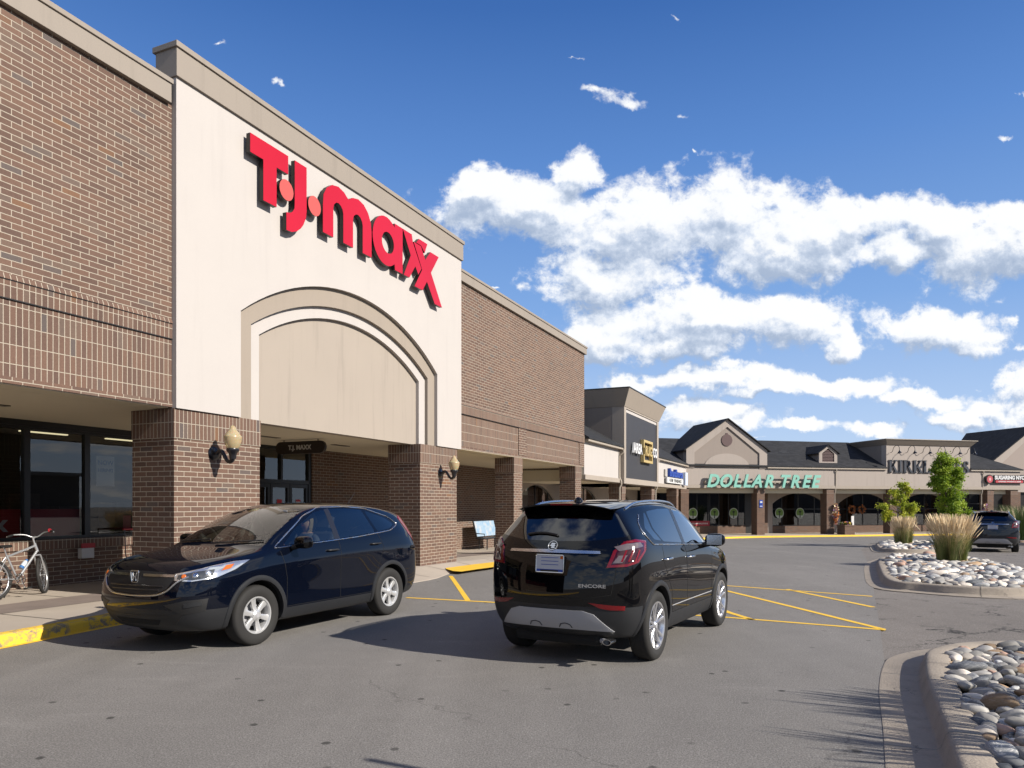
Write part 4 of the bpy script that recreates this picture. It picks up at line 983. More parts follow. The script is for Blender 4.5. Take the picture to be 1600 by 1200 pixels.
def serif_(mb, ch, x, z, h, y0, y1):
    W_, T, S = h*.185, h*.075, h*.06
    def stem(a, z0=0, z1=1, w=W_): mb.prism([(x+a*h-w/2, z+z0*h), (x+a*h+w/2, z+z0*h), (x+a*h+w/2, z+z1*h), (x+a*h-w/2, z+z1*h)], y0, y1)
    def slab(a, b, zz): mb.prism([(x+a*h, z+zz*h), (x+b*h, z+zz*h), (x+b*h, z+zz*h+S), (x+a*h, z+zz*h+S)], y0, y1)
    def poly(P): mb.prism([(x+a*h, z+b*h) for a, b in P], y0, y1)
    if ch in 'KRLDI': stem(.17); slab(.03, .32, 0); slab(.03, .32, .94)
    if ch == 'K': poly([(.25, .42), (.62, .96), (.70, .96), (.33, .38)]); poly([(.33, .55), (.62, .03), (.80, .03), (.45, .62)]); slab(.50, .84, 0); slab(.5, .8, .94); return .84
    if ch == 'I': return .36
    if ch == 'R':
        pts = [(.25, .98), (.45, .98), (.58, .93), (.64, .76), (.58, .58), (.45, .5), (.25, .5), (.25, .56), (.40, .56), (.47, .62), (.49, .76), (.47, .87), (.40, .92), (.25, .92)]
        poly(pts); poly([(.36, .52), (.52, .52), (.80, .03), (.62, .03)]); slab(.62, .84, 0); return .82
    if ch == 'L': poly([(.25, 0), (.62, 0), (.66, .3), (.60, .3), (.52, .07), (.25, .07)]); return .66
    if ch == 'A': poly([(.06, .03), (.12, .03), (.40, .78), (.37, .98)]); poly([(.34, 1), (.44, 1), (.80, .03), (.62, .03)]); poly([(.19, .33), (.6, .33), (.58, .39), (.21, .39)]); slab(0, .24, 0); slab(.54, .88, 0); return .86
    if ch == 'N': stem(.14, w=T*1.1); stem(.66, w=T*1.1); poly([(.08, 1), (.24, 1), (.69, .0), (.66, .0)]); slab(.02, .27, 0); slab(.0, .22, .94); slab(.54, .8, .94); return .80
    if ch == 'D':
        poly([(.25, .98), (.45, .98), (.66, .88), (.76, .68), (.76, .32), (.66, .12), (.45, .02), (.25, .02), (.25, .08), (.42, .08), (.55, .2), (.60, .38), (.60, .62), (.55, .8), (.42, .92), (.25, .92)]); return .80
    if ch == "'": poly([(.03, 1), (.15, 1), (.12, .68), (.06, .68)]); return .2
    if ch == 'S':
        poly([(.52, .95), (.52, .70), (.47, .70), (.40, .88), (.28, .93), (.18, .85), (.20, .74), (.48, .52), (.56, .38), (.55, .18), (.44, .03), (.26, 0), (.12, .05), (.07, .02), (.07, .32), (.12, .32), (.2, .12), (.32, .06), (.42, .14), (.41, .28), (.12, .52), (.05, .68), (.09, .88), (.22, .99), (.38, 1), (.47, .94)]); return .6
x_ = -3.62
for ch in "KIRKLAND'S":
    mb = MB(); w_ = serif(mb, ch, x_, 4.03, .95, -.10, -.03); mb.build('letter', NAVY, ks); x_ += w_*.95*XS+.04
# gooseneck lamps
for k in range(6):
    q = Bw(16.75+k*1.36, -.05)
    gn = empty('gooseneck_lamp', (*q, 5.52), BRr, ['leftmost', 'second from left', 'third from left', 'fourth from left', 'fifth from left', 'rightmost'][k]+' black gooseneck lamp over the dark serif letters', 'lamp', 'gooseneck lamps over the dark serif sign')
    pts = [(0, 0, 0), (0, -.14, .02), (0, -.26, .12), (0, -.34, .32), (0, -.5, .46), (0, -.7, .5), (0, -.86, .42), (0, -.93, .26), (0, -.95, .12)]
    MB().tube(catmull(pts, 3, False), .02, 7).build('arm', LBK, gn, smooth=50)
    MB().lathe([(0, .14), (.04, .13), (.05, .05), (.09, .0), (.16, -.1), (.155, -.1), (.05, .0)], (0, -.95, .02), 16).build('lamp_shade', LBK, gn, smooth=50)
# tower sign: white and gold
q = Aw(38.1, 0); rs = sign_thing('store_sign', (q[0], q[1], 0), AR, 'white and gold letters AREA RUG CO in a gold square frame on the charcoal tower')
GOLD = pbr('gold_letter', (.62, .47, .20), .4, .5); WL = varied('white_letter', (.80, .80, .80), .4, .03, 2, 40, 0)
mb = MB(); text_mb(mb, 'AREA', .70, -1.27, 4.25, -.22, -.12, .02, sx=1.02); mb.build('white_letters', WL, rs)
mb = MB(); text_mb(mb, 'RUG', .70, .88, 4.25, -.26, -.12, .02, sx=1.05); mb.build('gold_letters', GOLD, rs)
mb = MB(); text_mb(mb, 'CO', .70, 2.58, 4.25, -.22, -.12, .02, sx=.95); mb.build('white_letters', WL, rs)
mb = MB(); a0, a1, b0, b1 = -.14, 1.88, 3.86, 5.04
mb.box(a0, a1, -.24, -.06, b1-.13, b1); mb.box(a0, a1, -.24, -.06, b0, b0+.13); mb.box(a0, a0+.16, -.24, -.06, b1-.42, b1-.13); mb.box(a0, a0+.16, -.24, -.06, b0+.13, b0+.42); mb.box(a1-.16, a1, -.24, -.06, b1-.5, b1-.13); mb.box(a1-.16, a1, -.24, -.06, b0+.13, b0+.5)
mb.build('square_frame', GOLD, rs)
q = Aw(47.2, .15); bs = sign_thing('store_sign', (q[0], q[1], 0), AR, 'blue shop lettering over a white lettered strip beside the inside corner')
BLU = varied('blue_letter', (.015, .07, .42), .4, .06, 2, 40, 0)
mb = MB(); mb.box(-2.7, 2.6, -.10, -.02, 3.34, 3.78); mb.mat(1).box(-2.6, 2.4, -.2, -.10, 2.97, 3.31); mb.mat(2); text_mb(mb, 'HOME  FURNISHINGS', .3, -.1, 3.04, -.207, -.201, .004, sx=1.3); mb.build('sign_box', [varied('sign_backer', (.5, .47, .43), .6, .05), WL, BLK], bs)
mb = MB(); text_mb(mb, 'BrandSource', .66, -.05, 3.38, -.26, -.102, .03, sx=1.2); mb.build('blue_letters', BLU, bs)
mb = MB(); mb.box(2.65, 3.5, -.3, -.02, 2.93, 3.80); mb.mat(1).box(2.55, 2.64, -.04, -.03, 3.3, 3.8); mb.build('end_panel', [varied('pale_blue_panel', (.62, .70, .86), .5, .05), BLU], bs)
q = Bw(27.4, 0); ss = sign_thing('store_sign', (q[0], q[1], 0), BRr, 'white letters SUGARING NYC over a red strip at the right end of the wing')
mb = MB(); mb.mat(0).prism([(-1.62+.36*math.cos(R(a)), 3.60+.36*math.sin(R(a))) for a in range(0, 360, 18)], -.22, -.10); mb.mat(1).prism([(-1.62+.28*math.cos(R(a)), 3.60+.28*math.sin(R(a))) for a in range(0, 360, 18)], -.235, -.225)
mb.mat(2).prism([(-1.62+.10*math.cos(R(a)), 3.60+.13*math.sin(R(a))) for a in range(0, 360, 30)], -.245, -.238); mb.build('logo_disc', [BLK, varied('rose_disc', (.50, .07, .09), .5, .1), varied('rose_light', (.75, .4, .4), .5, .1)], ss)
mb = MB(); mb.box(-1.2, 1.75, -.18, -.10, 3.30, 3.92); mb.mat(1); text_mb(mb, 'SUGARING NYC', .40, .28, 3.60, -.24, -.181, .016, sx=.98)
mb.mat(2).box(-1.05, 1.6, -.22, -.182, 3.34, 3.52); mb.mat(1); text_mb(mb, 'ORGANIC WAXING & LASER', .13, .28, 3.385, -.228, -.222, .003, sx=1.3); mb.build('lettering', [BLK, WL, varied('red_strip', (.50, .04, .06), .5, .06)], ss)
# parking sign plates on a pillar
q = Bw(5.91, .055); pn = empty('pillar_notice', (*q, 1.62), BRr, 'small blue and white notice on the brick pillar below the mint letters', 'sign')
mb = MB(); mb.box(-.13, .13, -.03, -.005, .02, .33); mb.box(-.13, .13, -.03, -.005, -.20, -.01); mb.mat(1).box(-.09, .09, -.035, -.031, .14, .24); mb.box(-.1, .1, -.035, -.031, -.13, -.09); mb.build('plates', [BLU, WL], pn)

# ------------------------------------------------------------------ next building beyond the wing
far = empty('gabled_building', (*Bw(36.0, 9.5), 0), BRr, 'taupe gabled building with dark shingle roof at the right edge beyond the wing', 'building')
mb = MB(); mb.prism([(0, 2.9), (0, 5.5), (5.2, 8.9), (10.4, 5.5), (10.4, 2.9)], 0, .4); mb.build('gable_wall', varied('far_taupe', (.36, .30, .265), .85, .06, .6, 30, .2), far)
mb = MB(); 
for s_ in (-1, 1):
    xe = 5.2+s_*5.2; mb.prism([(xe, 4.9), (xe-s_*.7, 4.9), (5.2, 8.35), (5.2, 8.95), (xe, 5.5)], -.1, -.002)
mb.build('gable_frame', WTAN, far)
mb = MB()
for s_ in (-1, 1):
    xe = 5.2+s_*5.5
    mb.add([(5.2, -.4, 9.15), (xe, -.4, 5.45), (xe, 5, 5.45), (5.2, 7.5, 9.15), (5.2, -.4, 9.05), (xe, -.4, 5.35), (xe, 5, 5.35), (5.2, 7.5, 9.05)], [(0, 1, 2, 3), (4, 7, 6, 5), (0, 4, 5, 1), (1, 5, 6, 2), (2, 6, 7, 3)])
mb.build('gable_roof', SHG, far)
mb = MB(); mb.box(-6, 20, .2, 12, -.7, 4.4); mb.mat(1).box(-6, 20, -.2, .15, 2.8, 4.3); mb.mat(2).box(-4, 20, .1, .19, -.7, 2.7); mb.build('lower_shops', [TAUPE, WTAN, BLK], far)
roof(far, -7, 21, 4.4, 6.8, 5)
for k in range(5):
    r_ = empty('brick_pillar'); r_.parent = far; s_ = MB(); s_.box(-4.5+k*3.4, -3.9+k*3.4, -.8, -.2, -.7, 2.8); s_.build('shaft', BRD, r_)
# ------------------------------------------------------------------ trees and ornamental grasses
def leafmat(name, c1, c2, c3):
    m = pbr(name, rough=.55, spec=.35); t, p = nt(m)
    n = t.noise(geo(t), 3.2, 3, .6); n2 = t.noise(geo(t), 26, 2, .6)
    at = t.node('ShaderNodeAttribute', attribute_name='tint'); f = t.m('MULTIPLY_ADD', t.m('SUBTRACT', n2, .5), .5, at.outputs['Fac'])
    c = t.ramp(f, [(0, c1), (.5, c2), (1, c3)]); t.put(p.inputs['Base Color'], c)
    # leaves let light through
    tl = t.node('ShaderNodeBsdfTranslucent'); t.put(tl.inputs[0], t.mix(.5, c, c3)); mx = t.node('ShaderNodeMixShader'); mx.inputs[0].default_value = .38
    o = [x for x in t.n if x.type == 'OUTPUT_MATERIAL'][0]
    t.l.new(p.outputs[0], mx.inputs[1]); t.l.new(tl.outputs[0], mx.inputs[2]); t.l.new(mx.outputs[0], o.inputs[0]); return m
LEAF_Y = leafmat('yellow_green_leaf', (.13, .19, .015), (.30, .38, .03), (.55, .53, .06))
LEAF_G = leafmat('green_leaf', (.065, .13, .01), (.19, .30, .02), (.38, .46, .05))
BARK = varied('bark', (.16, .12, .09), .9, .25, 6, 60, .6, .01)
def leaves(name, blobs, n, size, m, parent, seed, rnd_lean=.5):
    """blobs: (x, y, z, rx, ry, rz) volumes filled with separate leaf faces"""
    rnd = random.Random(seed); vs = []; fs = []; tint = []
    wts = [b[3]*b[4]*b[5] for b in blobs]
    clump = []
    for b in blobs:
        for _ in range(max(6, int(26*b[3]*b[4]*b[5]/.25))):
            v_ = Vector((rnd.gauss(0, 1), rnd.gauss(0, 1), rnd.gauss(0, 1))).normalized()*rnd.random()**.45
            clump.append((Vector((b[0]+v_.x*b[3], b[1]+v_.y*b[4], b[2]+v_.z*b[5])), rnd.uniform(.09, .20), rnd.uniform(.15, .85), Vector((v_.x, v_.y, v_.z))))
    per = max(1, n//len(clump))
    for c, r, tn, out in clump:
        for _ in range(per):
            d = Vector((rnd.gauss(0, 1), rnd.gauss(0, 1), rnd.gauss(0, .8)))*r*.62; p_ = c+d
            s_ = size*rnd.uniform(.6, 1.3)
            nrm = (out*.7+Vector((rnd.gauss(0, 1), rnd.gauss(0, 1), rnd.gauss(0, 1)+.5))*.6).normalized()
            a = nrm.orthogonal().normalized(); a.rotate(Matrix.Rotation(rnd.uniform(0, 6.3), 3, nrm)); b_ = nrm.cross(a)
            i = len(vs); dr = -nrm*s_*.18
            vs += [p_-a*s_*.55, p_-a*s_*.12+b_*s_*.42+dr, p_+a*s_*.6, p_-a*s_*.12-b_*s_*.42+dr]
            fs.append((i, i+1, i+2, i+3)); tint.append(min(1, max(0, tn+rnd.gauss(0, .12))))
    me = bpy.data.meshes.new(name); me.from_pydata([tuple(q) for q in vs], [], fs); me.materials.append(m)
    at = me.attributes.new('tint', 'FLOAT', 'FACE'); at.data.foreach_set('value', tint)
    o = bpy.data.objects.new(name, me); COL.objects.link(o); o.parent = parent; return o
def tree(loc, h, blobs, n, size, m, label, seed, trunk_r=.05):
    z0 = gz(loc[1]); r_ = empty('young_tree', (loc[0], loc[1], z0), 0, label, 'tree')
    rnd = random.Random(seed); mb = MB(); top = max(b[2]+b[5]*.3 for b in blobs)
    tp = [(0, 0, 0), (.02, .01, top*.3), (-.03, .02, top*.6), (.03, 0, top)]; mb.tube(catmull(tp, 4, False), [trunk_r*(1-.8*i/12) for i in range(13)], 9); mb.build('trunk', BARK, r_, smooth=60)
    mb = MB()
    for b in blobs:
        s_ = Vector((0, 0, max(.6, b[2]-b[5]-.25))); e = Vector((b[0], b[1], b[2]))
        for k in range(3):
            e2 = e+Vector((rnd.uniform(-1, 1)*b[3]*.7, rnd.uniform(-1, 1)*b[4]*.7, rnd.uniform(-.3, .9)*b[5]))
            mid = s_.lerp(e2, .5)+Vector((0, 0, -.05)); mb.tube([s_, mid, e2], [trunk_r*.42, trunk_r*.25, .006], 5)
    mb.build('branch', BARK, r_, smooth=60)
    leaves('crown', blobs, n, size, m, r_, seed)
    return r_
# view-plane helper axes at the far bed: across (to the right) is close to world x
tree((19.4, 36.6), 3.0, [(-.05, 0, 2.5, .32, .35, .35), (.0, 0, 2.95, .16, .18, .25), (-.32, .1, 2.05, .42, .4, .32), (.25, 0, 1.95, .38, .4, .34), (.55, .1, 1.75, .28, .3, .25), (-.75, 0, 1.6, .3, .3, .16), (-.95, 0, 1.95, .2, .2, .10), (.1, 0, 1.45, .42, .4, .3), (-.55, 0, 1.35, .42, .3, .16), (.32, .0, 2.75, .12, .14, .2), (-.4, 0, 2.6, .14, .14, .2)], 5200, .075, LEAF_Y,
     'small open yellow green tree on the left in the far stone bed', 11, .04)
tree((20.2, 34.2), 4.4, [(-.30, 0, 4.0, .50, .5, .46), (.05, .1, 3.7, .60, .55, .48), (-.16, 0, 3.2, .78, .6, .48), (.28, 0, 3.3, .62, .55, .42), (.1, 0, 2.75, .72, .6, .42), (.2, 0, 2.3, .55, .5, .35), (.15, 0, 1.9, .68, .6, .38), (.35, 0, 1.6, .68, .6, .36), (-.05, 0, 1.45, .72, .6, .32), (-.4, 0, 3.75, .22, .25, .3)], 19000, .08, LEAF_G,
     'taller dense green tree with narrow leaning crown behind the large tan grass', 12, .06)
STRAW = varied('straw_plume', (.98, .78, .50), .8, .2, 5, 40, 0); STEM = varied('grass_stem', (.80, .64, .34), .8, .2, 5, 40, 0)
BLADE = varied('grass_blade', (.24, .27, .08), .7, .35, 4, 30, 0); BLADE2 = varied('green_blade', (.13, .20, .05), .7, .3, 4, 30, 0)
def grass_clump(name, loc, h, r0, spread, n_st, n_bl, seed, label, group=None, plume=STRAW, bl=BLADE, blade_h=.6, z_add=.08, cat='grass', pw=.014):
    z0 = gz(loc[1])+z_add; root = empty(name, (loc[0], loc[1], z0), 0, label, cat, group)
    rnd = random.Random(seed); A_, B_, P_ = MB(), MB(), MB()
    def ribbon(mb, pts, w0, w1, side):
        n = len(pts); i = len(mb.v)
        for k, p_ in enumerate(pts):
            w_ = w0+(w1-w0)*k/(n-1); mb.v += [tuple(p_-side*w_), tuple(p_+side*w_)]
        for k in range(n-1): mb.f.append([i+2*k, i+2*k+1, i+2*k+3, i+2*k+2]); mb.mi.append(0)
    for k in range(n_bl):
        a = rnd.uniform(0, 6.283); rr = r0*math.sqrt(rnd.random()); hb_ = h*blade_h*rnd.uniform(.55, 1.1)
        b = Vector((rr*math.cos(a), rr*math.sin(a), 0)); lean = spread*(.25+.75*rr/r0)*rnd.uniform(.3, 1.2)*hb_/h
        d = Vector((math.cos(a+rnd.uniform(-.5, .5)), math.sin(a+rnd.uniform(-.5, .5)), 0))
        pts = [b, b+d*lean*.25+Vector((0, 0, hb_*.45)), b+d*lean*.7+Vector((0, 0, hb_*.85)), b+d*lean*1.35+Vector((0, 0, hb_*.98))]
        ribbon(A_, pts, .0055, .001, Vector((-math.sin(a*3.1), math.cos(a*3.1), 0)))
    for k in range(n_st):
        a = rnd.uniform(0, 6.283); rr = r0*.8*math.sqrt(rnd.random()); hs = h*rnd.uniform(.80, 1.05)
        b = Vector((rr*math.cos(a), rr*math.sin(a), 0)); lean = spread*(.15+.85*rr/r0/.8)*rnd.uniform(.4, 1.1)
        if rnd.random() < .05: lean *= 1.9; hs *= .88
        d = Vector((math.cos(a), math.sin(a), 0)); tip = b+d*lean+Vector((0, 0, hs)); m1 = b+d*lean*.30+Vector((0, 0, hs*.45)); m2 = b+d*lean*.72+Vector((0, 0, hs*.76))
        sd = Vector((-math.sin(a*2.3), math.cos(a*2.3), 0)); ribbon(B_, [b, m1, m2], .0028, .002, sd)
        ax = (tip-m2); L = ax.length; ax.normalize(); bend = d*.06*rnd.random()
        pts = [m2, m2+ax*L*.25, m2+ax*L*.6+bend*.5, tip+bend]
        i = len(P_.v); s1 = sd; s2 = ax.cross(sd); wd = [.003, pw*.75, pw*.7, .003]
        for p_, w_ in zip(pts, wd): P_.v += [tuple(p_+s1*w_), tuple(p_-s1*w_*.5+s2*w_*.87), tuple(p_-s1*w_*.5-s2*w_*.87)]
        for q in range(3):
            for e in range(3): P_.f.append([i+3*q+e, i+3*q+(e+1) % 3, i+3*q+3+(e+1) % 3, i+3*q+3+e]); P_.mi.append(0)
    A_.build('blades', bl, root, recalc=False); B_.build('stems', STEM, root, recalc=False); P_.build('plumes', plume, root, recalc=False); return root
grass_clump('ornamental_grass', (12.0, 20.1), 1.32, .34, .42, 620, 1500, 1, 'large tan plumed grass clump in the middle stone bed', 'ornamental grasses')
grass_clump('ornamental_grass', (18.3, 34.4), 1.35, .36, .30, 420, 900, 2, 'smaller tan plumed grass clump under the yellow green tree', 'ornamental grasses', pw=.018)
grass_clump('ornamental_grass', (27.2, 39.4), 1.9, .6, .75, 60, 2600, 3, 'broad green grass clump beyond the parked dark car', 'ornamental grasses', bl=BLADE2, blade_h=1.0)
grass_clump('ornamental_grass', (29.0, 41.2), 1.9, .6, .7, 60, 1600, 6, 'green grass clump furthest right beside the parked car', 'ornamental grasses', bl=BLADE2, blade_h=1.0)
grass_clump('ornamental_grass', (5.25, 4.95), 1.55, .25, .42, 160, 500, 4, 'tan grass clump just outside the near bed casting shadow over the kerb', 'ornamental grasses')
grass_clump('ornamental_grass', (4.85, 3.95), 1.5, .25, .42, 160, 500, 5, 'nearer tan grass clump outside the near bed casting the lower shadow', 'ornamental grasses')
# plant pots at the wing pillars
POT = BRD
def planter(b, y, label, kind):
    q = Bw(b, y); z0 = gz(q[1])+.10; r_ = empty('planter', (*q, z0), BRr, label, 'planter')
    mb = MB(); mb.box(-.42, .42, -.42, .42, 0, .62); mb.build('brick_box', BRD, r_); mb = MB(); mb.box(-.45, .45, -.45, .45, .622, .69); mb.build('rim', BRS, r_, bevel=.008)
    rnd = random.Random(int(b*10)); f = MB(); mats = [BLADE2, varied('yellow_flower', (.75, .5, .05), .7, .2), varied('violet_flower', (.30, .15, .35), .7, .2), varied('orange_flower', (.62, .2, .05), .7, .2)] if 'yellow_flower' not in MATS else [BLADE2, MATS['yellow_flower'], MATS['violet_flower'], MATS['orange_flower']]
    for k in range(420):
        a = rnd.uniform(0, 6.28); rr = .36*math.sqrt(rnd.random()); z = .68+rnd.random()*.28*(1-rr); p_ = Vector((rr*math.cos(a)*1.15, rr*math.sin(a)*1.15, z)); s_ = rnd.uniform(.03, .06)
        n_ = Vector((rnd.gauss(0, 1), rnd.gauss(0, 1), 1)).normalized(); a1 = n_.orthogonal()*s_; b1 = n_.cross(a1)
        f.mat(0 if rnd.random() < .45 else rnd.choice([1, 1, 2, 3])).add([p_-a1, p_+b1, p_+a1, p_-b1], [(0, 1, 2, 3)])
    f.build('flowers', mats, r_, recalc=False)
    return r_
planter(12.35, -.75, 'brick planter box of mixed flowers at the pillar right of the mint letters', 0)
def wreath(b, z, label):
    q = Bw(b, .0); r_ = empty('pillar_bouquet', (*q, z), BRr, label, 'decoration'); rnd = random.Random(int(b*7)); f = MB(); m_ = [MATS['orange_flower'], MATS['violet_flower'], STRAW]
    for k in range(260):
        zz = rnd.uniform(-.75, .75); w_ = .17*(1-abs(zz)/1.1)+.05; p_ = Vector((rnd.gauss(0, w_*.6), -.12+rnd.gauss(0, w_*.4), zz)); n_ = Vector((rnd.gauss(0, 1), -1, rnd.gauss(0, 1))).normalized(); s_ = rnd.uniform(.03, .07); a1 = n_.orthogonal()*s_; b1 = n_.cross(a1)
        f.mat(0 if zz < 0 and rnd.random() < .6 else rnd.choice([1, 2, 2, 0])).add([p_-a1, p_+b1, p_+a1, p_-b1], [(0, 1, 2, 3)])
    f.build('foliage', m_, r_, recalc=False); MB().tube([(0, -.05, -.7), (0, -.05, .75)], .03).build('stake', BARK, r_)
wreath(12.0, .95, 'tall autumn bouquet tied above the flower planter'); wreath(25.5, .95, 'orange autumn bouquet tied to the pillar behind the parked car')
# ------------------------------------------------------------------ bicycle, bench, carts, shop display
CHR = pbr('chrome', (.75, .75, .76), .12, 1.0); ALU = pbr('aluminium', (.55, .56, .58), .3, .9); SILV = pbr('silver_paint', (.50, .51, .53), .28, .7, coat=.4)
RUB = varied('rubber', (.022, .021, .020), .75, .15, 6, 60, .15, .002); PLA = varied('black_plastic', (.018, .018, .019), .5, .12, 5, 60, .1, .001)
def torus(mb, R_, r, c, M, n=40, k=10, sq=1.0):
    rows = []
    vs = []; fs = []
    for i in range(n):
        a = 2*math.pi*i/n
        for j in range(k):
            b = 2*math.pi*j/k; x = (R_+r*math.cos(b))
            vs.append(M @ (Vector(c)+Vector((x*math.cos(a), r*sq*math.sin(b), x*math.sin(a)))))
    for i in range(n):
        for j in range(k): fs.append((i*k+j, ((i+1) % n)*k+j, ((i+1) % n)*k+(j+1) % k, i*k+(j+1) % k))
    return mb.add(vs, fs)
def bicycle(loc, rz, lean, label):
    root = empty('bicycle', loc, 0, label, 'bicycle'); root.rotation_euler = (lean, 0, rz)
    I = Matrix.Identity(4); wb = 1.06; Rw = .325
    steer = Matrix.Translation((.835, 0, 0)) @ Matrix.Rotation(R(34), 4, 'Z') @ Matrix.Translation((-.835, 0, 0))
    def wheel(cx, M):
        w_ = empty('wheel'); w_.parent = root
        mb = MB(); torus(mb, Rw-.024, .026, (cx, 0, Rw), M, 44, 10); mb.build('tyre', RUB, w_, smooth=60)
        mb = MB(); torus(mb, Rw-.055, .012, (cx, 0, Rw), M, 44, 8); mb.build('rim', ALU, w_, smooth=60)
        mb = MB(); mb.lathe([(0, -.05), (.022, -.05), (.022, -.03), (.014, -.028), (.014, .028), (.022, .03), (.022, .05), (0, .05)], (0, 0, 0), 12, 'Y', M @ Matrix.Translation((cx, 0, Rw)))
        for k in range(28):
            a = 2*math.pi*k/28; s_ = .03*(1 if k % 2 else -1)
            mb.tube([M @ Vector((cx+.018*math.cos(a+.5), s_, Rw+.018*math.sin(a+.5))), M @ Vector((cx+(Rw-.06)*math.cos(a), 0, Rw+(Rw-.06)*math.sin(a)))], .0013, 4)
        mb.build('spokes', ALU, w_)
    wheel(0, I); wheel(wb, steer)
    bb = Vector((.43, 0, .29)); st = Vector((.28, 0, .70)); hd0, hd1 = Vector((.86, 0, .72)), Vector((.82, 0, .86)); ra = Vector((0, 0, Rw)); fa = steer @ Vector((wb, 0, Rw))
    mb = MB(); mb.tube([bb, st], .016, 10); mb.tube([bb, Vector((.855, 0, .735))], .021, 10); mb.tube([st-Vector((-.01, 0, .03)), Vector((.83, 0, .82))], .018, 10); mb.tube([hd0, hd1], .022, 10)
    for s_ in (-1, 1):
        mb.tube([bb+Vector((0, .03*s_, 0)), ra+Vector((.05, .055*s_, 0)), ra+Vector((0, .06*s_, 0))], .009, 8); mb.tube([st+Vector((0, .015*s_, -.03)), ra+Vector((0, .06*s_, 0))], .007, 8)
    mb.build('frame', SILV, root, smooth=50)
    mb = MB()
    for s_ in (-1, 1): mb.tube([steer @ Vector((.875, .045*s_, .66)), steer @ Vector((.93, .05*s_, .55)), steer @ Vector((wb, .055*s_, Rw))], .013, 8)
    mb.tube([steer @ Vector((.875, -.05, .66)), steer @ Vector((.875, .05, .66))], .014, 8); mb.build('fork', SILV, root, smooth=50)
    mb = MB(); mb.tube([hd1, Vector((.80, 0, .95))], .014, 8); mb.tube([steer @ Vector((.80, 0, .95)), steer @ Vector((.86, 0, .97))], .014, 8)
    hbp = [(.60, -.33, 1.0), (.72, -.27, 1.03), (.82, -.14, 1.02), (.87, -.04, .97), (.87, .04, .97), (.82, .14, 1.02), (.72, .27, 1.03), (.60, .33, 1.0)]
    mb.tube([steer @ q for q in catmull([Vector(q) for q in hbp], 4, False)], .011, 8); mb.build('handlebar', SILV, root, smooth=50)
    for s_ in (-1, 1): MB().tube([steer @ Vector((.60, .33*s_, 1.0)), steer @ Vector((.71, .276*s_, 1.028))], .017, 10).build('grip', PLA, root, smooth=50)
    mb = MB(); torus(mb, .025, .01, tuple(steer @ Vector((.74, -.25, 1.04))), I, 12, 6); mb.build('bell', RED, root, smooth=50)
    mb = MB(); mb.tube([st, st+Vector((-.035, 0, .14))], .012, 8); mb.build('seat_post', ALU, root, smooth=50)
    mb = MB(); rows = []
    for i in range(9):
        s_ = i/8; x = .12+.27*s_; w_ = .085*(1-s_)**.6+.02; rows.append([(x, -w_, .835-.02), (x, -w_*.7, .855), (x, 0, .862-.01*(s_-.5)**2), (x, w_*.7, .855), (x, w_, .835-.02)])
    mb.grid(rows); mb.build('saddle', PLA, root, smooth=70)
    mb = MB(); Mb = Matrix.Translation(bb+Vector((0, -.06, 0)))
    torus(mb, .085, .008, (0, 0, 0), Mb, 32, 6); torus(mb, .035, .008, (0, 0, 0), Mb, 20, 6)
    for k in range(5): a = k*2*math.pi/5; mb.tube([Mb @ Vector((.03*math.cos(a), 0, .03*math.sin(a))), Mb @ Vector((.082*math.cos(a), 0, .082*math.sin(a)))], .008, 6)
    mb.build('chainring', CHR, root, smooth=50)
    for s_, a in ((-1, -1.25), (1, 1.9)):
        e = bb+Vector((.17*math.cos(a), .075*s_, .17*math.sin(a))); mb = MB(); mb.tube([bb+Vector((0, .07*s_, 0)), e], .01, 8); c_ = mb.build('crank', CHR, root, smooth=50)
        MB().box(e.x-.04, e.x+.04, min(e.y, e.y+.09*s_), max(e.y, e.y+.09*s_), e.z-.012, e.z+.012).build('pedal', PLA, c_)
    mb = MB(); mb.tube([ra+Vector((0, -.05, .045)), bb+Vector((0, -.055, .085))], .004, 5); mb.tube([ra+Vector((0, -.05, -.045)), bb+Vector((0, -.055, -.085))], .004, 5); mb.build('chain', PLA, root)
    d = (hd0-bb).normalized(); u_ = Vector((-d.z, 0, d.x)); Mx = Matrix.Translation(bb+d*.18+u_*.065) @ Vector((0, 0, 1)).rotation_difference(d).to_matrix().to_4x4()
    mb = MB(); mb.lathe([(0, 0), (.034, 0), (.036, .03), (.036, .12), (.03, .14), (.018, .165), (.018, .185), (0, .187)], (0, 0, 0), 16, 'Z', Mx); b_ = mb.build('water_bottle', varied('bottle_white', (.62, .68, .74), .3, .08, 20, 60, 0), root, smooth=40)
    mb = MB(); mb.lathe([(.0365, 0), (.0375, .002), (.0375, .04), (.0365, .042)], (0, 0, 0), 16, 'Z', Mx); mb.build('bottle_band', varied('bottle_blue', (.04, .16, .42), .35, .06), b_); mb = MB(); mb.lathe([(.0, .19), (.022, .186), (.022, .16), (.02, .158)], (0, 0, 0), 16, 'Z', Mx); mb.build('bottle_cap', MATS['bottle_blue'], b_)
    MB().tube([(.40, .06, .30), (.33, .20, .02)], .009, 6).build('kickstand', PLA, root)
    return root
# leaning on the wall under the window, front wheel to the right
q = Aw(8.10, 2.72); zb_ = gz(q[1])+.145
bicycle((*Aw(7.24, 2.52), gz(12)+.145), AR+R(10), R(-8), 'silver city bicycle with blue water bottle leaning on brick wall under the window')
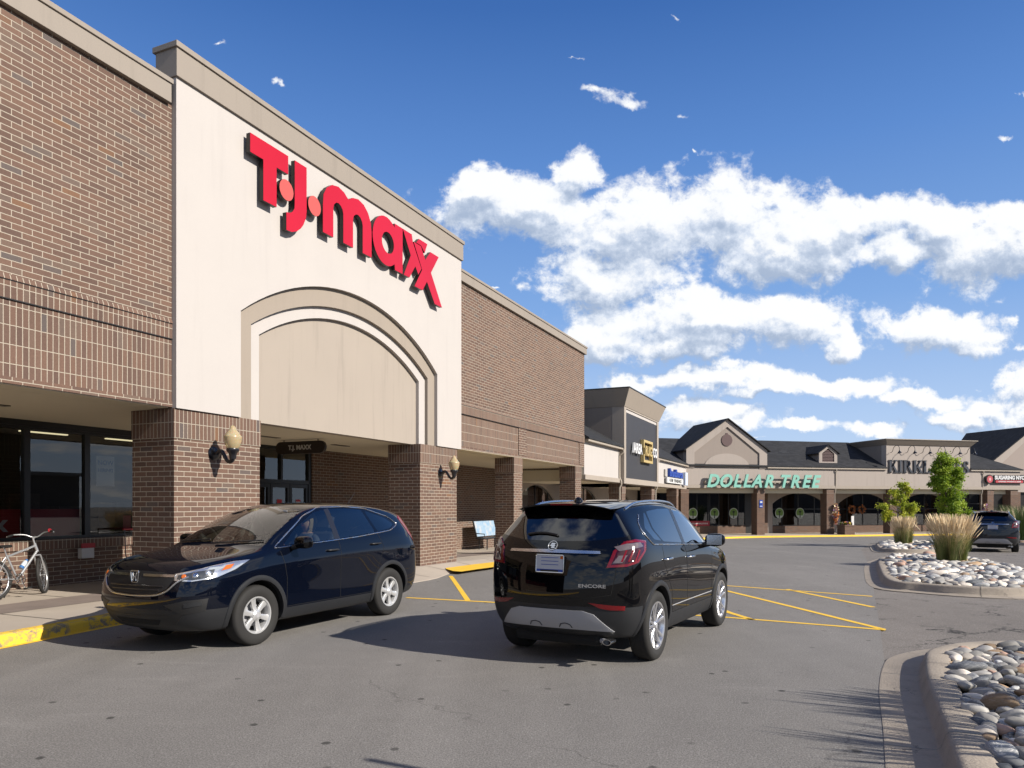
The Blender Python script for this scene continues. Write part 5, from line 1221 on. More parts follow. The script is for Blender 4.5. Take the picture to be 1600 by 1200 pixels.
# bench with an advertising back, under the porch
def bench(u, y, label):
    r_ = empty('advert_bench', (*Aw(u, y), gz(Aw(u, y)[1])+.145), AR, label, 'bench')
    mb = MB(); mb.box(-.95, .95, -.22, .20, .42, .46); mb.build('seat', PLA, r_, bevel=.008)
    bk = MB(); Mk = Matrix.Translation((0, .18, .48)) @ Matrix.Rotation(R(-14), 4, 'X'); bk.box(-.92, .92, -.025, .025, 0, .66, Mk); b_ = bk.build('backrest', PLA, r_, bevel=.008)
    m = pbr('advert_print', (.6, .7, .8), .25, coat=.5); t, p = nt(m); n = t.noise(objc(t), 3, 3, .6); t.put(p.inputs['Base Color'], t.ramp(n, [(.35, (.36, .38, .40)), (.5, (.24, .33, .42)), (.62, (.18, .29, .41)), (.75, (.38, .40, .41))]))
    MB().box(-.88, .88, -.032, -.0265, .03, .63, Mk).build('advert_panel', m, b_)
    for s_ in (-.72, .0, .72): MB().tube([(s_, -.18, 0), (s_, -.18, .42)], .02, 8).tube([(s_, .16, 0), (s_, .16, .42)], .02, 8).build('leg', PLA, r_)
    for s_ in (-1, 1): MB().tube([(s_*.98, -.2, .42), (s_*.98, -.2, .62), (s_*.98, .16, .64)], .018, 8).build('armrest', PLA, r_, smooth=50)
    return r_
bench(26.2, 3.0, 'black bench with pale blue advertising back by the shaded brick wall')
# shopping carts parked by the pillar
WIRE = pbr('cart_wire', (.25, .25, .26), .35, .8); RPL = varied('cart_red', (.45, .02, .03), .45, .1, 5, 50, 0)
def cart(u, y, label, k=0):
    r_ = empty('shopping_cart', (*Aw(u, y), gz(Aw(u, y)[1])+.145), AR+R(90), label, 'shopping cart', 'shopping carts by the pillar')
    mb = MB(); x0, x1 = -.42, .38
    for i in range(15):
        s_ = i/14; x = x0+(x1-x0)*s_; w_ = .27-.05*(1-s_); zt = .92+.0*s_; zb = .52-.04*s_
        mb.tube([(x, -w_, zt), (x, -w_*.85, zb), (x, w_*.85, zb), (x, w_, zt)], .0028, 4)
    for i in range(7):
        s_ = i/6; z = .52+.4*s_; w_ = .85+.15*s_
        mb.tube([(x1, -.27*w_, z), (x0, -.22*w_, z), (x0, .22*w_, z), (x1, .27*w_, z)], .0028 if 0 < i < 6 else .007, 5)
    mb.build('basket', WIRE, r_)
    mb = MB()
    for s_ in (-1, 1): mb.tube([(.45, s_*.25, 1.0), (.42, s_*.25, .5), (.3, s_*.24, .18), (-.42, s_*.2, .16)], .011, 6)
    mb.build('frame', WIRE, r_, smooth=50)
    MB().tube([(.47, -.27, 1.01), (.47, .27, 1.01)], .018, 10).build('handle', RPL, r_, smooth=50)
    MB().box(-.44, -.425, -.14, .14, .62, .84).build('cart_badge', RPL, r_)
    for x in (-.36, .36):
        for s_ in (-1, 1):
            w_ = MB(); w_.lathe([(0, -.015), (.06, -.015), (.063, 0), (.06, .015), (0, .015)], (x, s_*.21, .063), 16, 'Y'); w_.tube([(x, s_*.21, .063), (x, s_*.215, .16)], .012, 6); w_.build('caster', PLA, r_, smooth=50)
    return r_
cart(10.55, 3.05, 'shopping cart with red handle nearest the window beside the brick pillar'); cart(10.95, 3.05, 'shopping cart with red handle nested furthest behind the brick pillar')
lb = empty('leaflet_box', (*Aw(9.62, 3.70), gz(Aw(9.62, 3.7)[1])+.62), AR, 'small white leaflet holder with red header on the brick wall under the window', 'leaflet holder')
mb = MB(); mb.box(-.13, .13, -.06, .06, 0, .2); mb.build('holder', varied('holder_white', (.6, .6, .6), .5, .05), lb, bevel=.01); MB().box(-.14, .14, -.07, -.061, .2, .29).build('header', RED, lb)
# display in front of the home store
for i, (b, y, h_) in enumerate(((13.35, 1.3, .45), (13.75, 1.2, .4), (14.55, 1.3, 1.3), (14.2, 1.0, .35))):
    q = Bw(b, y); z0 = gz(q[1])+.105; r_ = empty('garden_lantern', (*q, z0), BRr, ['white lantern left of the home store door', 'shorter white lantern next to it by the home store door', 'tall white wooden sign board by the home store door', 'small low white lantern in front by the home store door'][i], 'lantern' if i != 2 else 'sign board', 'display items outside the home store')
    if i == 2: r_.name = 'sign_board'; mb = MB(); mb.box(-.12, .12, -.03, .03, 0, h_); mb.build('board', WHT, r_, bevel=.01); MB().box(-.16, .16, -.12, .12, 0, .05).build('foot', WHT, r_)
    else:
        mb = MB()
        for x in (-.11, .11):
            for y_ in (-.11, .11): mb.box(x-.015, x+.015, y_-.015, y_+.015, .03, h_-.1)
        mb.box(-.14, .14, -.14, .14, 0, .03); mb.build('lantern_frame', WHT, r_); mb = MB(); mb.lathe([(.17, h_-.1), (.06, h_), (0, h_+.01)], (0, 0, 0), 4); mb.build('lantern_roof', WHT, r_); MB().lathe([(0, .03), (.05, .03), (.05, .2), (0, .2)], (0, 0, 0), 12).build('candle', STRAW, r_)
for i, b in enumerate((15.55, 16.45)):
    q = Bw(b, YB-.06); w_ = empty('door_wreath', (*q, 1.25), BRr, ['left', 'right'][i]+' orange autumn wreath on the home store doors', 'wreath', 'wreaths on the home store doors')
    rnd = random.Random(i); f = MB()
    for k in range(130):
        a = rnd.uniform(0, 6.28); rr = rnd.gauss(.27, .05); p_ = Vector((rr*math.cos(a), rnd.gauss(-.04, .03), rr*math.sin(a))); s_ = rnd.uniform(.03, .06); n_ = Vector((rnd.gauss(0, 1), -1, rnd.gauss(0, 1))).normalized(); a1 = n_.orthogonal()*s_; b1 = n_.cross(a1); f.mat(rnd.choice([0, 0, 1])).add([p_-a1, p_+b1, p_+a1, p_-b1], [(0, 1, 2, 3)])
    f.build('foliage', [MATS['orange_flower'], BARK], w_, recalc=False)
# what the glass and paint reflect: lamp posts and a low building across the lot, and the sign post whose shadow falls on the road
def lamp_post(x, y, label):
    r_ = empty('lamp_post', (x, y, 0), 0, label, 'lamp post', 'lamp posts across the parking lot'); MB().tube([(0, 0, 0), (0, 0, 9)], [.1, .07], 10).build('pole', DKM, r_, smooth=50); MB().lathe([(0, 0), (.28, 0), (.28, .7), (0, .7)], (0, 0, 0), 16).build('base', KERB, r_, smooth=40)
    for s_ in (-1, 1): MB().box(-.2, .2, s_*.3-.0 if s_ > 0 else -.95, .95 if s_ > 0 else -.3, 8.85, 9.0).build('lamp_head', DKM, r_)
for i, (x, y) in enumerate(((34, -8), (44, 8), (30, -30), (60, -20))): lamp_post(x, y, ['lamp post mirrored in the store window nearest the pillar', 'lamp post further up the parking lot', 'lamp post behind the camera to the right', 'lamp post at the far side of the parking lot'][i])
op = empty('opposite_building', (95, -45, 0), AR, 'long low dark building across the parking lot mirrored in the store windows', 'building'); MB().box(-90, 90, -10, 10, -1, 6.5).build('walls', varied('opposite_wall', (.16, .13, .11), .9, .15, .3, 10, 0), op); MB().box(-90.5, 90.5, -10.5, 10.5, 6.5, 7.1).build('parapet', COPE, op)
sp = empty('sign_post', (3.55, 2.55, 0), 0, 'slim sign post right of the camera whose shadow crosses the road', 'sign post'); MB().tube([(0, 0, 0), (0, 0, 3.0)], .03, 10).build('post', ALU, sp, smooth=50); 
# ------------------------------------------------------------------ cars
from mathutils.geometry import delaunay_2d_cdt
def paint(name, col, flake=.0):
    m = pbr(name, col, .5, .0, coat=1, spec=.0); t, p = nt(m); p.inputs['Coat Roughness'].default_value = .02; p.inputs['Coat IOR'].default_value = 1.45
    n = t.noise(objc(t), 900, 1); t.put(p.inputs['Base Color'], t.mix(n, tuple(c*.5 for c in col), tuple(c*1.6 for c in col)))
    return m
PBLUE = paint('deep_blue_black_paint', (.0016, .0026, .0065)); PBLK = paint('black_paint', (.002, .002, .0025)); PDK = paint('dark_grey_blue_paint', (.010, .013, .019))
CLAD = varied('cladding_plastic', (.020, .021, .024), .5, .12, 5, 90, .15, .002); WELL = pbr('wheel_well', (.006, .006, .006), .95)
GAP = pbr('panel_gap', (.001, .001, .001), .9)
WSG = glass('windscreen_glass', (.72, .78, .74), 1.5, ior=1.5); SDG = glass('side_glass', (.40, .44, .44), 2.3, ior=1.5); PVG = glass('privacy_glass', (.045, .05, .055), 2.0, ior=1.5)
TLR = pbr('tail_lens_red', (.12, .002, .004), .15, coat=.5); TLD = pbr('tail_lens_dark', (.028, .002, .004), .12, coat=.6); TLW = pbr('tail_lens_clear', (.10, .08, .085), .15, coat=.8); AMB = pbr('amber_lens', (.45, .10, .008), .2, coat=1)
HLG = pbr('headlight_reflector', (.62, .64, .66), .13, .85, coat=1); HLD = pbr('headlight_dark', (.05, .055, .06), .2, .3, coat=1)
CHM = pbr('car_chrome', (.60, .60, .60), .2, 1.0); ALW = pbr('alloy_bright', (.58, .58, .60), .22, .85, coat=.3); STW = pbr('silver_wheel_cover', (.50, .50, .50), .33, .55, coat=.3); TYR = varied('tyre_rubber', (.020, .019, .018), .8, .25, 5, 70, .15, .002)
SEAT = varied('seat_cloth', (.12, .11, .10), .9, .1, 5, 60, .1); DASH = varied('dash_plastic', (.03, .03, .03), .7, .1, 5, 60, .1); SKID = varied('skid_silver', (.42, .42, .44), .45, .05, 3, 60, .05)

def cage_body(st, frontcap, rearcap, x0, creases, levels=3):
    """st: list of rings; a ring is ten (s, y, z) from bottom centre round the side to the top centre"""
    bm = bmesh.new(); rings = []
    def V(s, y, z): return bm.verts.new((x0-s, y, z))
    for r in st:
        Lp = [V(*q) for q in r]; Rp = [Lp[0]]+[V(q[0], -q[1], q[2]) for q in r[1:9]]+[Lp[9]]
        rings.append(Lp+Rp[8:0:-1])                # closed ring of 18: 0..9 left, 10..17 right going down
    N = 18
    for a, b in zip(rings, rings[1:]):
        for k in range(N): bm.faces.new((a[k], a[(k+1) % N], b[(k+1) % N], b[k]))
    def cap(ring, mids, flip):
        # mids: rows 3..6 of (centre, mid) points
        c = [V(*m_[0]) for m_ in mids]; ml = [V(*m_[1]) for m_ in mids]; mr = [V(m_[1][0], -m_[1][1], m_[1][2]) for m_ in mids]
        rows = [[ring[2], ring[1], ring[0], ring[17], ring[16]]]+[[ring[3+i], ml[i], c[i], mr[i], ring[15-i]] for i in range(4)]+[[ring[7], ring[8], ring[9], ring[10], ring[11]]]
        for a, b in zip(rows, rows[1:]):
            for k in range(4):
                f = (a[k], a[k+1], b[k+1], b[k]); bm.faces.new(f if not flip else f[::-1])
    cap(rings[0], frontcap, False); cap(rings[-1], rearcap, True)
    bmesh.ops.recalc_face_normals(bm, faces=bm.faces)
    cl = bm.edges.layers.float.new('crease_edge')
    bm.verts.index_update()
    for (kind, idx, a, b, val) in creases:
        for i in range(len(rings)):
            if kind == 'along' and a <= i < b and i+1 < len(rings):
                for k in (idx, 18-idx if idx not in (0, 9) else idx):
                    e = bm.edges.get((rings[i][k % N], rings[i+1][k % N]))
                    if e: e[cl] = val
            if kind == 'ring' and i == idx:
                for k in range(a, b):
                    for kk in (k, 17-k):
                        e = bm.edges.get((rings[i][kk % N], rings[i][(kk+1) % N]))
                        if e: e[cl] = val
    me = bpy.data.meshes.new('cage'); bm.to_mesh(me); bm.free()
    o = bpy.data.objects.new('cage', me); COL.objects.link(o)
    md = o.modifiers.new('s', 'SUBSURF'); md.levels = levels; md.render_levels = levels
    return o
def evaluated(o):
    dg = bpy.context.evaluated_depsgraph_get(); dg.update(); me = bpy.data.meshes.new_from_object(o.evaluated_get(dg)); return me
def cyl_obj(c, r, y0, y1, n=56):
    mb = MB(); mb.lathe([(0, y0), (r, y0), (r, y1), (0, y1)], (c[0], 0, c[1]), n, 'Y'); o = mb.build('cut', WELL); return o
class Car:
    def __init__(s, body_me, wheels, arch_r, y_in):
        o = bpy.data.objects.new('b', body_me); COL.objects.link(o); o.data.materials.clear(); o.data.materials.append(WELL)
        cuts = []
        for wx, wz in wheels:
            for sg in (1, -1):
                c = cyl_obj((wx, wz), arch_r, min(sg*y_in, sg*1.3), max(sg*y_in, sg*1.3)); cuts.append(c)
                md = o.modifiers.new('b', 'BOOLEAN'); md.operation = 'DIFFERENCE'; md.object = c; md.solver = 'EXACT'
        me = evaluated(o); s.bm = bmesh.new(); s.bm.from_mesh(me)
        bm0 = bmesh.new(); bm0.from_mesh(body_me); s.bvh = BVHTree.FromBMesh(bm0); s.bm0 = bm0
        for c in cuts+[o]: bpy.data.objects.remove(c)
        s.wheels = wheels; s.arch_r = arch_r
        for f in s.bm.faces: f.material_index = 0
    def hit(s, d, a, z, t_):
        """ray from outside; t_ = yaw of the viewing side in radians, a = sideways coordinate"""
        o_ = Vector((math.cos(t_), math.sin(t_), 0)); r_ = Vector((-math.sin(t_), math.cos(t_), 0))
        p = o_*5+r_*a+Vector((0, 0, z)); q = s.bvh.ray_cast(p, -o_)
        return (q[0], q[1]) if q[0] is not None else (None, None)
    def top(s, x, y):
        q = s.bvh.ray_cast(Vector((x, y, 5)), Vector((0, 0, -1))); return q[0], q[1]
    def side(s, x, z, sg=1):
        q = s.bvh.ray_cast(Vector((x, 5*sg, z)), Vector((0, -sg, 0))); return (q[0], q[1]) if q[0] is not None else (None, None)
    def cut_poly(s, poly, axis, cand):
        """bisect candidate faces along each edge of the outline; axis 'side' (x,z) or 'end' (y,z); returns faces inside"""
        n = len(poly)
        def to2(c): return (c.x, c.z) if axis == 'side' else (c.y, c.z)
        bb = (min(q[0] for q in poly)-.02, max(q[0] for q in poly)+.02, min(q[1] for q in poly)-.02, max(q[1] for q in poly)+.02)
        for i in range(n):
            (a0, b0), (a1, b1) = poly[i], poly[(i+1) % n]
            dx, dz = a1-a0, b1-b0; L = math.hypot(dx, dz)
            if L < 1e-6: continue
            nn = (-dz/L, dx/L); lo = (min(a0, a1)-.03, max(a0, a1)+.03, min(b0, b1)-.03, max(b0, b1)+.03)
            fs = []
            for f in s.bm.faces:
                if not cand(f): continue
                pts = [to2(v_.co) for v_ in f.verts]
                if max(p[0] for p in pts) < lo[0] or min(p[0] for p in pts) > lo[1] or max(p[1] for p in pts) < lo[2] or min(p[1] for p in pts) > lo[3]: continue
                fs.append(f)
            if not fs: continue
            es = list({e for f in fs for e in f.edges}); vs = list({v_ for f in fs for v_ in f.verts})
            co = (a0, 0, b0) if axis == 'side' else (0, a0, b0); no = (nn[0], 0, nn[1]) if axis == 'side' else (0, nn[0], nn[1])
            bmesh.ops.bisect_plane(s.bm, geom=vs+es+fs, plane_co=co, plane_no=no, dist=1e-5)
        return [f for f in s.bm.faces if cand(f) and inside(to2(f.calc_center_median()), poly)]
    def patch(s, pts, yaw, off=.004, thick=.02, res=.03, holes=None):
        """a lens, trim piece or plate laid on the body: outline of (x, y, z) guide points, projected along yaw"""
        sn, cs = math.sin(yaw), math.cos(yaw)
        poly = [(-x*sn+y*cs, z) for x, y, z in pts]
        return s.patch2(poly, yaw, off, thick, res)
    def patch2(s, poly, yaw, off=.004, thick=.02, res=.03):
        a = sum(poly[i-1][0]*poly[i][1]-poly[i][0]*poly[i-1][1] for i in range(len(poly)))
        if a < 0: poly = poly[::-1]
        # resample the border
        bd = []
        for i in range(len(poly)):
            p, q = Vector(poly[i]), Vector(poly[(i+1) % len(poly)]); n = max(1, int((q-p).length/res))
            for k in range(n): bd.append(p.lerp(q, k/n))
        nb = len(bd); inner = []
        xs = [p[0] for p in bd]; zs = [p[1] for p in bd]; x = min(xs)+res/2
        while x < max(xs):
            z = min(zs)+res/2
            while z < max(zs):
                if inside((x, z), [tuple(p) for p in bd]) and min((p-Vector((x, z))).length for p in bd) > res*.4: inner.append(Vector((x, z)))
                z += res
            x += res
        out = delaunay_2d_cdt(bd+inner, [(i, (i+1) % nb) for i in range(nb)], [], 1, 1e-6)
        V2, F2 = out[0], out[2]; V3 = []; ok = []
        last = None
        for v_ in V2:
            h, n_ = s.hit(None, v_[0], v_[1], yaw)
            if h is None: V3.append(None)
            else: V3.append((h, n_))
        good = [q for q in V3 if q]
        mb = MB(); o_ = Vector((math.cos(yaw), math.sin(yaw), 0)); r_ = Vector((-math.sin(yaw), math.cos(yaw), 0))
        P = []
        for i, q in enumerate(V3):
            if q is None:
                j = min((k for k in range(len(V3)) if V3[k]), key=lambda k: (V2[k]-V2[i]).length); d = V3[j][0].dot(o_); P.append(o_*d+r_*V2[i][0]+Vector((0, 0, V2[i][1])))
            else: P.append(q[0]+q[1]*off)
        mb.add(P, [tuple(f) for f in F2])
        b0 = len(mb.v); mb.v += [tuple(P[i]-o_*thick) for i in range(nb)]
        for i in range(nb): j = (i+1) % nb; mb.f.append([i, j, b0+j, b0+i]); mb.mi.append(0)
        return mb
    def line(s, mb, pts, sg=1, w=.0035, off=.0012, yaw=None, step=.03):
        """a panel gap drawn as a narrow dark strip on the body"""
        P = []
        for (a0, b0), (a1, b1) in zip(pts, pts[1:]):
            n = max(1, int(math.hypot(a1-a0, b1-b0)/step))
            for k in range(n+1):
                a, b = a0+(a1-a0)*k/n, b0+(b1-b0)*k/n
                h, n_ = (s.side(a, b, sg) if yaw is None else s.hit(None, a, b, yaw)) if yaw != 'top' else s.top(a, b)
                if h is not None: P.append((h, n_))
        vs = []
        for i, (h, n_) in enumerate(P):
            d = (P[min(i+1, len(P)-1)][0]-P[max(i-1, 0)][0]); 
            if d.length < 1e-6: d = Vector((1, 0, 0))
            sd = d.normalized().cross(n_); vs += [h+n_*off-sd*w, h+n_*off+sd*w]
        if len(P) > 1: mb.add(vs, [(2*i, 2*i+1, 2*i+3, 2*i+2) for i in range(len(P)-1)])
    def arch_trim(s, wx, wz, sg, r0, r1, a0=-12, a1=192, off=.012):
        rows = []; last = None
        for i in range(49):
            a = R(a0+(a1-a0)*i/48); r = []
            for rr, oo in ((r0-.004, -.05), (r0-.004, off*.7), (r0+.008, off), ((r0+r1)/2, off*1.1), (r1-.006, off*.9), (r1, -.004)):
                x, z = wx+rr*math.cos(a), wz+rr*math.sin(a); h, n_ = s.side(x, max(z, .24), sg)
                y = h.y if h is not None and abs(h.y) > .6 else sg*.84; r.append(Vector((x, y+sg*oo, z)))
            rows.append(r)
        return MB().grid(rows)
def offset_closed(pts, d):
    return inset(pts, d)
def rounded(poly, r=.04, n=3):
    """cut the corners of an outline"""
    out = []; N = len(poly)
    for i in range(N):
        p0, p1, p2 = Vector(poly[i-1]), Vector(poly[i]), Vector(poly[(i+1) % N]); a = (p0-p1); b = (p2-p1); ra = min(r, a.length*.45, b.length*.45); A_ = p1+a.normalized()*ra; B_ = p1+b.normalized()*ra
        for k in range(n+1): s_ = k/n; q = A_*(1-s_)**2+p1*2*s_*(1-s_)+B_*s_*s_; out.append((q.x, q.y))
    return out
def make_wheel(root, x, z, sg, Rt, tw, Rr, style, y_out=.885, name='wheel'):
    w_ = empty(name, (x, sg*(y_out-tw/2), z)); w_.parent = root
    if sg < 0: w_.rotation_euler = (0, 0, math.pi)
    w_['spin'] = 1; h = tw/2
    mb = MB(); mb.lathe([(Rr-.01, -h*.7), (Rr+.01, -h*.86), (Rr+.05, -h), (Rt-.04, -h*.98), (Rt-.012, -h*.86), (Rt-.001, -h*.6), (Rt, 0), (Rt-.001, h*.6), (Rt-.012, h*.86), (Rt-.03, h*.96), (Rt-.06, h), (Rr+.05, h*1.0), (Rr+.012, h*.9), (Rr-.008, h*.78)], (0, 0, 0), 56, 'Y')
    for yy in (-.55, -.2, .2, .55): mb.lathe([(Rt+.0008, h*yy-.004), (Rt+.0012, h*yy), (Rt+.0008, h*yy+.004)], (0, 0, 0), 56, 'Y')
    mb.build('tyre', TYR, w_, smooth=50)
    met = STW if style == 'cover' else ALW
    rim = empty('rim'); rim.parent = w_
    mb = MB(); mb.lathe([(Rr-.002, h*.80), (Rr+.006, h*.86), (Rr+.004, h*.90), (Rr-.012, h*.88), (Rr-.022, h*.70), (Rr-.03, h*.2), (Rr-.035, -h*.7)], (0, 0, 0), 56, 'Y'); mb.build('rim_barrel', met, rim, smooth=50)
    MB().lathe([(0, -h*.1), (Rr-.03, -h*.1)], (0, 0, 0), 40, 'Y').build('brake_shadow', WELL, rim)
    MB().lathe([(0, h*.05), (Rr*.62, h*.05), (Rr*.62, -h*.08), (0, -h*.08)], (0, 0, 0), 40, 'Y').build('brake_disc', SKID, rim, smooth=40)
    mb = MB(); r0, r1 = Rr*.2, Rr-.012
    def spoke(a, w0, w1, y0, y1, th=.025, skew=0):
        ca, sa = math.cos(a), math.sin(a); rows = []
        for i in range(7):
            s_ = i/6; r = r0*.8+(r1-r0*.8)*s_; w = w0+(w1-w0)*s_**1.6; y = y0+(y1-y0)*s_-.012*math.sin(s_*math.pi); o_ = skew*s_
            def P(t_, yy): t_ += o_; return (r*ca-t_*sa, yy, r*sa+t_*ca)
            rows.append([P(-w, y-th), P(-w, y-.006), P(-w*.6, y), P(w*.6, y), P(w, y-.006), P(w, y-th)])
        mb.grid(rows)
    if style == 'cover':
        for k in range(6): spoke(2*math.pi*k/6+.3, .026, .040, h*.80, h*.78, .035)
        mb.lathe([(Rr*.90, h*.74), (Rr*.93, h*.80), (Rr-.012, h*.84)], (0, 0, 0), 56, 'Y')
        mb.lathe([(0, h*.92), (.034, h*.92), (.04, h*.88), (.065, h*.80), (.078, h*.5)], (0, 0, 0), 32, 'Y')
    else:
        for k in range(5):
            for d in (-.20, .20): spoke(2*math.pi*k/5+.2+d, .013, .021, h*.72, h*.86, .03)
        mb.lathe([(0, h*.80), (.03, h*.80), (.034, h*.76), (.055, h*.66), (.06, h*.4)], (0, 0, 0), 32, 'Y')
    mb.build('spokes', met, rim, smooth=35)
    cp = MB(); cp.lathe([(0, h*.93+.001), (.026, h*.93+.001), (.028, h*.90)], (0, 0, 0), 24, 'Y') if style == 'cover' else cp.lathe([(0, h*.81), (.026, h*.81), (.028, h*.78)], (0, 0, 0), 24, 'Y'); cp.build('hub_cap', SKID, rim, smooth=40)
    if style == 'cover':
        nb_ = MB()
        for k in range(5): a = 2*math.pi*k/5; nb_.lathe([(0, h*.84), (.009, h*.84), (.009, h*.7)], (.052*math.cos(a), 0, .052*math.sin(a)), 6, 'Y')
        nb_.build('wheel_nuts', CHM, rim)
    return w_
def seats(root, xs, z0=.55, zt=1.25, w=.25):
    for i, x in enumerate(xs):
        for y in (-.36, .36):
            st_ = empty('seat'); st_.parent = root; mb = MB(); M = Matrix.Translation((x, y, z0)); mb.box(-.26, .26, -w, w, -.12, .06, M); mb.build('seat_base', SEAT, st_, bevel=.03)
            M2 = Matrix.Translation((x-.24, y, z0+.04)) @ Matrix.Rotation(R(-14), 4, 'Y'); mb = MB(); mb.box(-.06, .06, -w*.92, w*.92, 0, .58, M2); mb.build('seat_back', SEAT, st_, bevel=.04)
            mb = MB(); mb.box(-.05, .05, -.13, .13, .63, .80, M2); mb.box(-.01, .01, -.06, -.045, .56, .65, M2); mb.box(-.01, .01, .045, .06, .56, .65, M2); mb.build('headrest', SEAT, st_, bevel=.02)
def interior(root, xd, xr, zd=1.0, hw=.72, ws=True):
    MB().box(xr, xd+.3, -hw, hw, .30, .34).build('floor', DASH, root)
    mb = MB(); mb.add([(xd, -hw, zd-.12), (xd, hw, zd-.12), (xd+.12, hw, zd), (xd+.12, -hw, zd), (xd+.62, -hw, zd+.005), (xd+.62, hw, zd+.005), (xd, -hw, .5), (xd, hw, .5)], [(0, 1, 2, 3), (3, 2, 5, 4), (0, 6, 7, 1)]); mb.build('dashboard', DASH, root)
    if ws:
        M = Matrix.Translation((xd-.16, .36, zd-.06)) @ Matrix.Rotation(R(-62), 4, 'Y') @ Matrix.Rotation(R(90), 4, 'X')
        mb = MB(); torus(mb, .18, .014, (0, 0, 0), M, 36, 8); mb.tube([M @ Vector((-.17, 0, 0)), M @ Vector((.17, 0, 0))], .015, 6); mb.tube([M @ Vector((0, 0, 0)), M @ Vector((0, 0, -.17))], .015, 6); mb.build('steering_wheel', DASH, root, smooth=60)
def mirror(root, car, x, z, sg, m, y=.90, foot=.80):
    r_ = empty('door_mirror'); r_.parent = root
    bm = bmesh.new(); bmesh.ops.create_icosphere(bm, subdivisions=3, radius=1)
    for v_ in bm.verts:
        c = v_.co; sq = lambda t_: math.copysign(abs(t_)**.72, t_)
        v_.co = Vector((x-.02+sq(c.x)*.085-(.0), sg*(y+.115+sq(c.y)*.125), z+.06+sq(c.z)*.078))
        if v_.co.x < x-.06: v_.co.x = x-.06
    from_bm(bm, 'mirror_shell', m, r_, smooth=50)
    MB().box(x-.064, x-.0605, min(sg*(y+.02), sg*(y+.21)), max(sg*(y+.02), sg*(y+.21)), z, z+.12).build('mirror_glass', CHM, r_, bevel=.001)
    MB().tube([(x+.0, sg*foot, z-.02), (x+.0, sg*(y+.08), z+.02)], [.035, .03], 10).build('mirror_foot', PLA, r_, smooth=50)
def handle(root, car, x, z, sg, m):
    h, n_ = car.side(x, z, sg)
    if h is None: return
    y = h.y; mb = MB(); pts = [(x+.10, y-sg*.005, z), (x+.085, y+sg*.028, z), (x+.04, y+sg*.038, z+.002), (x-.05, y+sg*.038, z+.002), (x-.095, y+sg*.028, z), (x-.11, y-sg*.005, z)]
    mb.tube(catmull([Vector(q) for q in pts], 3, False), .013, 8); mb.build('door_handle', m, root, smooth=60)
def subtube(mb, P, r, n=6): mb.tube(P, r, n)
def trim_on(car, outline, sg, r=.008, off=.004, axis='side'):
    P = []
    N = len(outline)
    for i in range(N):
        a, b = Vector(outline[i]), Vector(outline[(i+1) % N]); n = max(1, int((b-a).length/.05))
        for k in range(n):
            q = a.lerp(b, k/n); h, n_ = car.side(q[0], q[1], sg) if axis == 'side' else car.hit(None, q[0], q[1], axis)
            if h is not None: P.append(h+n_*off)
    return MB().tube(P, r, 6, closed=True)
def take(car, faces, name, m, parent, smooth=50, flip=False):
    """move faces of the body into a part of their own"""
    bm2 = bmesh.new(); mp = {}
    for f in faces:
        vs = []
        for v_ in f.verts:
            if v_ not in mp: mp[v_] = bm2.verts.new(v_.co)
            vs.append(mp[v_])
        try: bm2.faces.new(vs)
        except ValueError: pass
    bmesh.ops.delete(car.bm, geom=faces, context='FACES'); return from_bm(bm2, name, m, parent, smooth)
def well_split(car):
    for f in car.bm.faces:
        c = f.calc_center_median()
        for wx, wz in car.wheels:
            d = math.hypot(c.x-wx, c.z-wz)
            if d < car.arch_r+.0015 and abs(c.y) > .4:
                if d > car.arch_r-.01 and abs(f.normal.y) < .5 or (d < car.arch_r-.001 and abs(c.y) < .62): f.material_index = 1
def clad_split(car, fn):
    """lower grey cladding: everything below the line fn(x)"""
    for z0, x0, x1 in fn:
        fs = [f for f in car.bm.faces if x0-.05 < f.calc_center_median().x < x1+.05 and abs(f.calc_center_median().z-z0) < .12]
        es = list({e for f in fs for e in f.edges}); vs = list({v_ for f in fs for v_ in f.verts})
        bmesh.ops.bisect_plane(car.bm, geom=vs+es+fs, plane_co=(0, 0, z0), plane_no=(0, 0, 1), dist=1e-5)
    for f in car.bm.faces:
        c = f.calc_center_median()
        for z0, x0, x1 in fn:
            if x0 <= c.x <= x1 and c.z < z0 and f.material_index == 0: f.material_index = 2

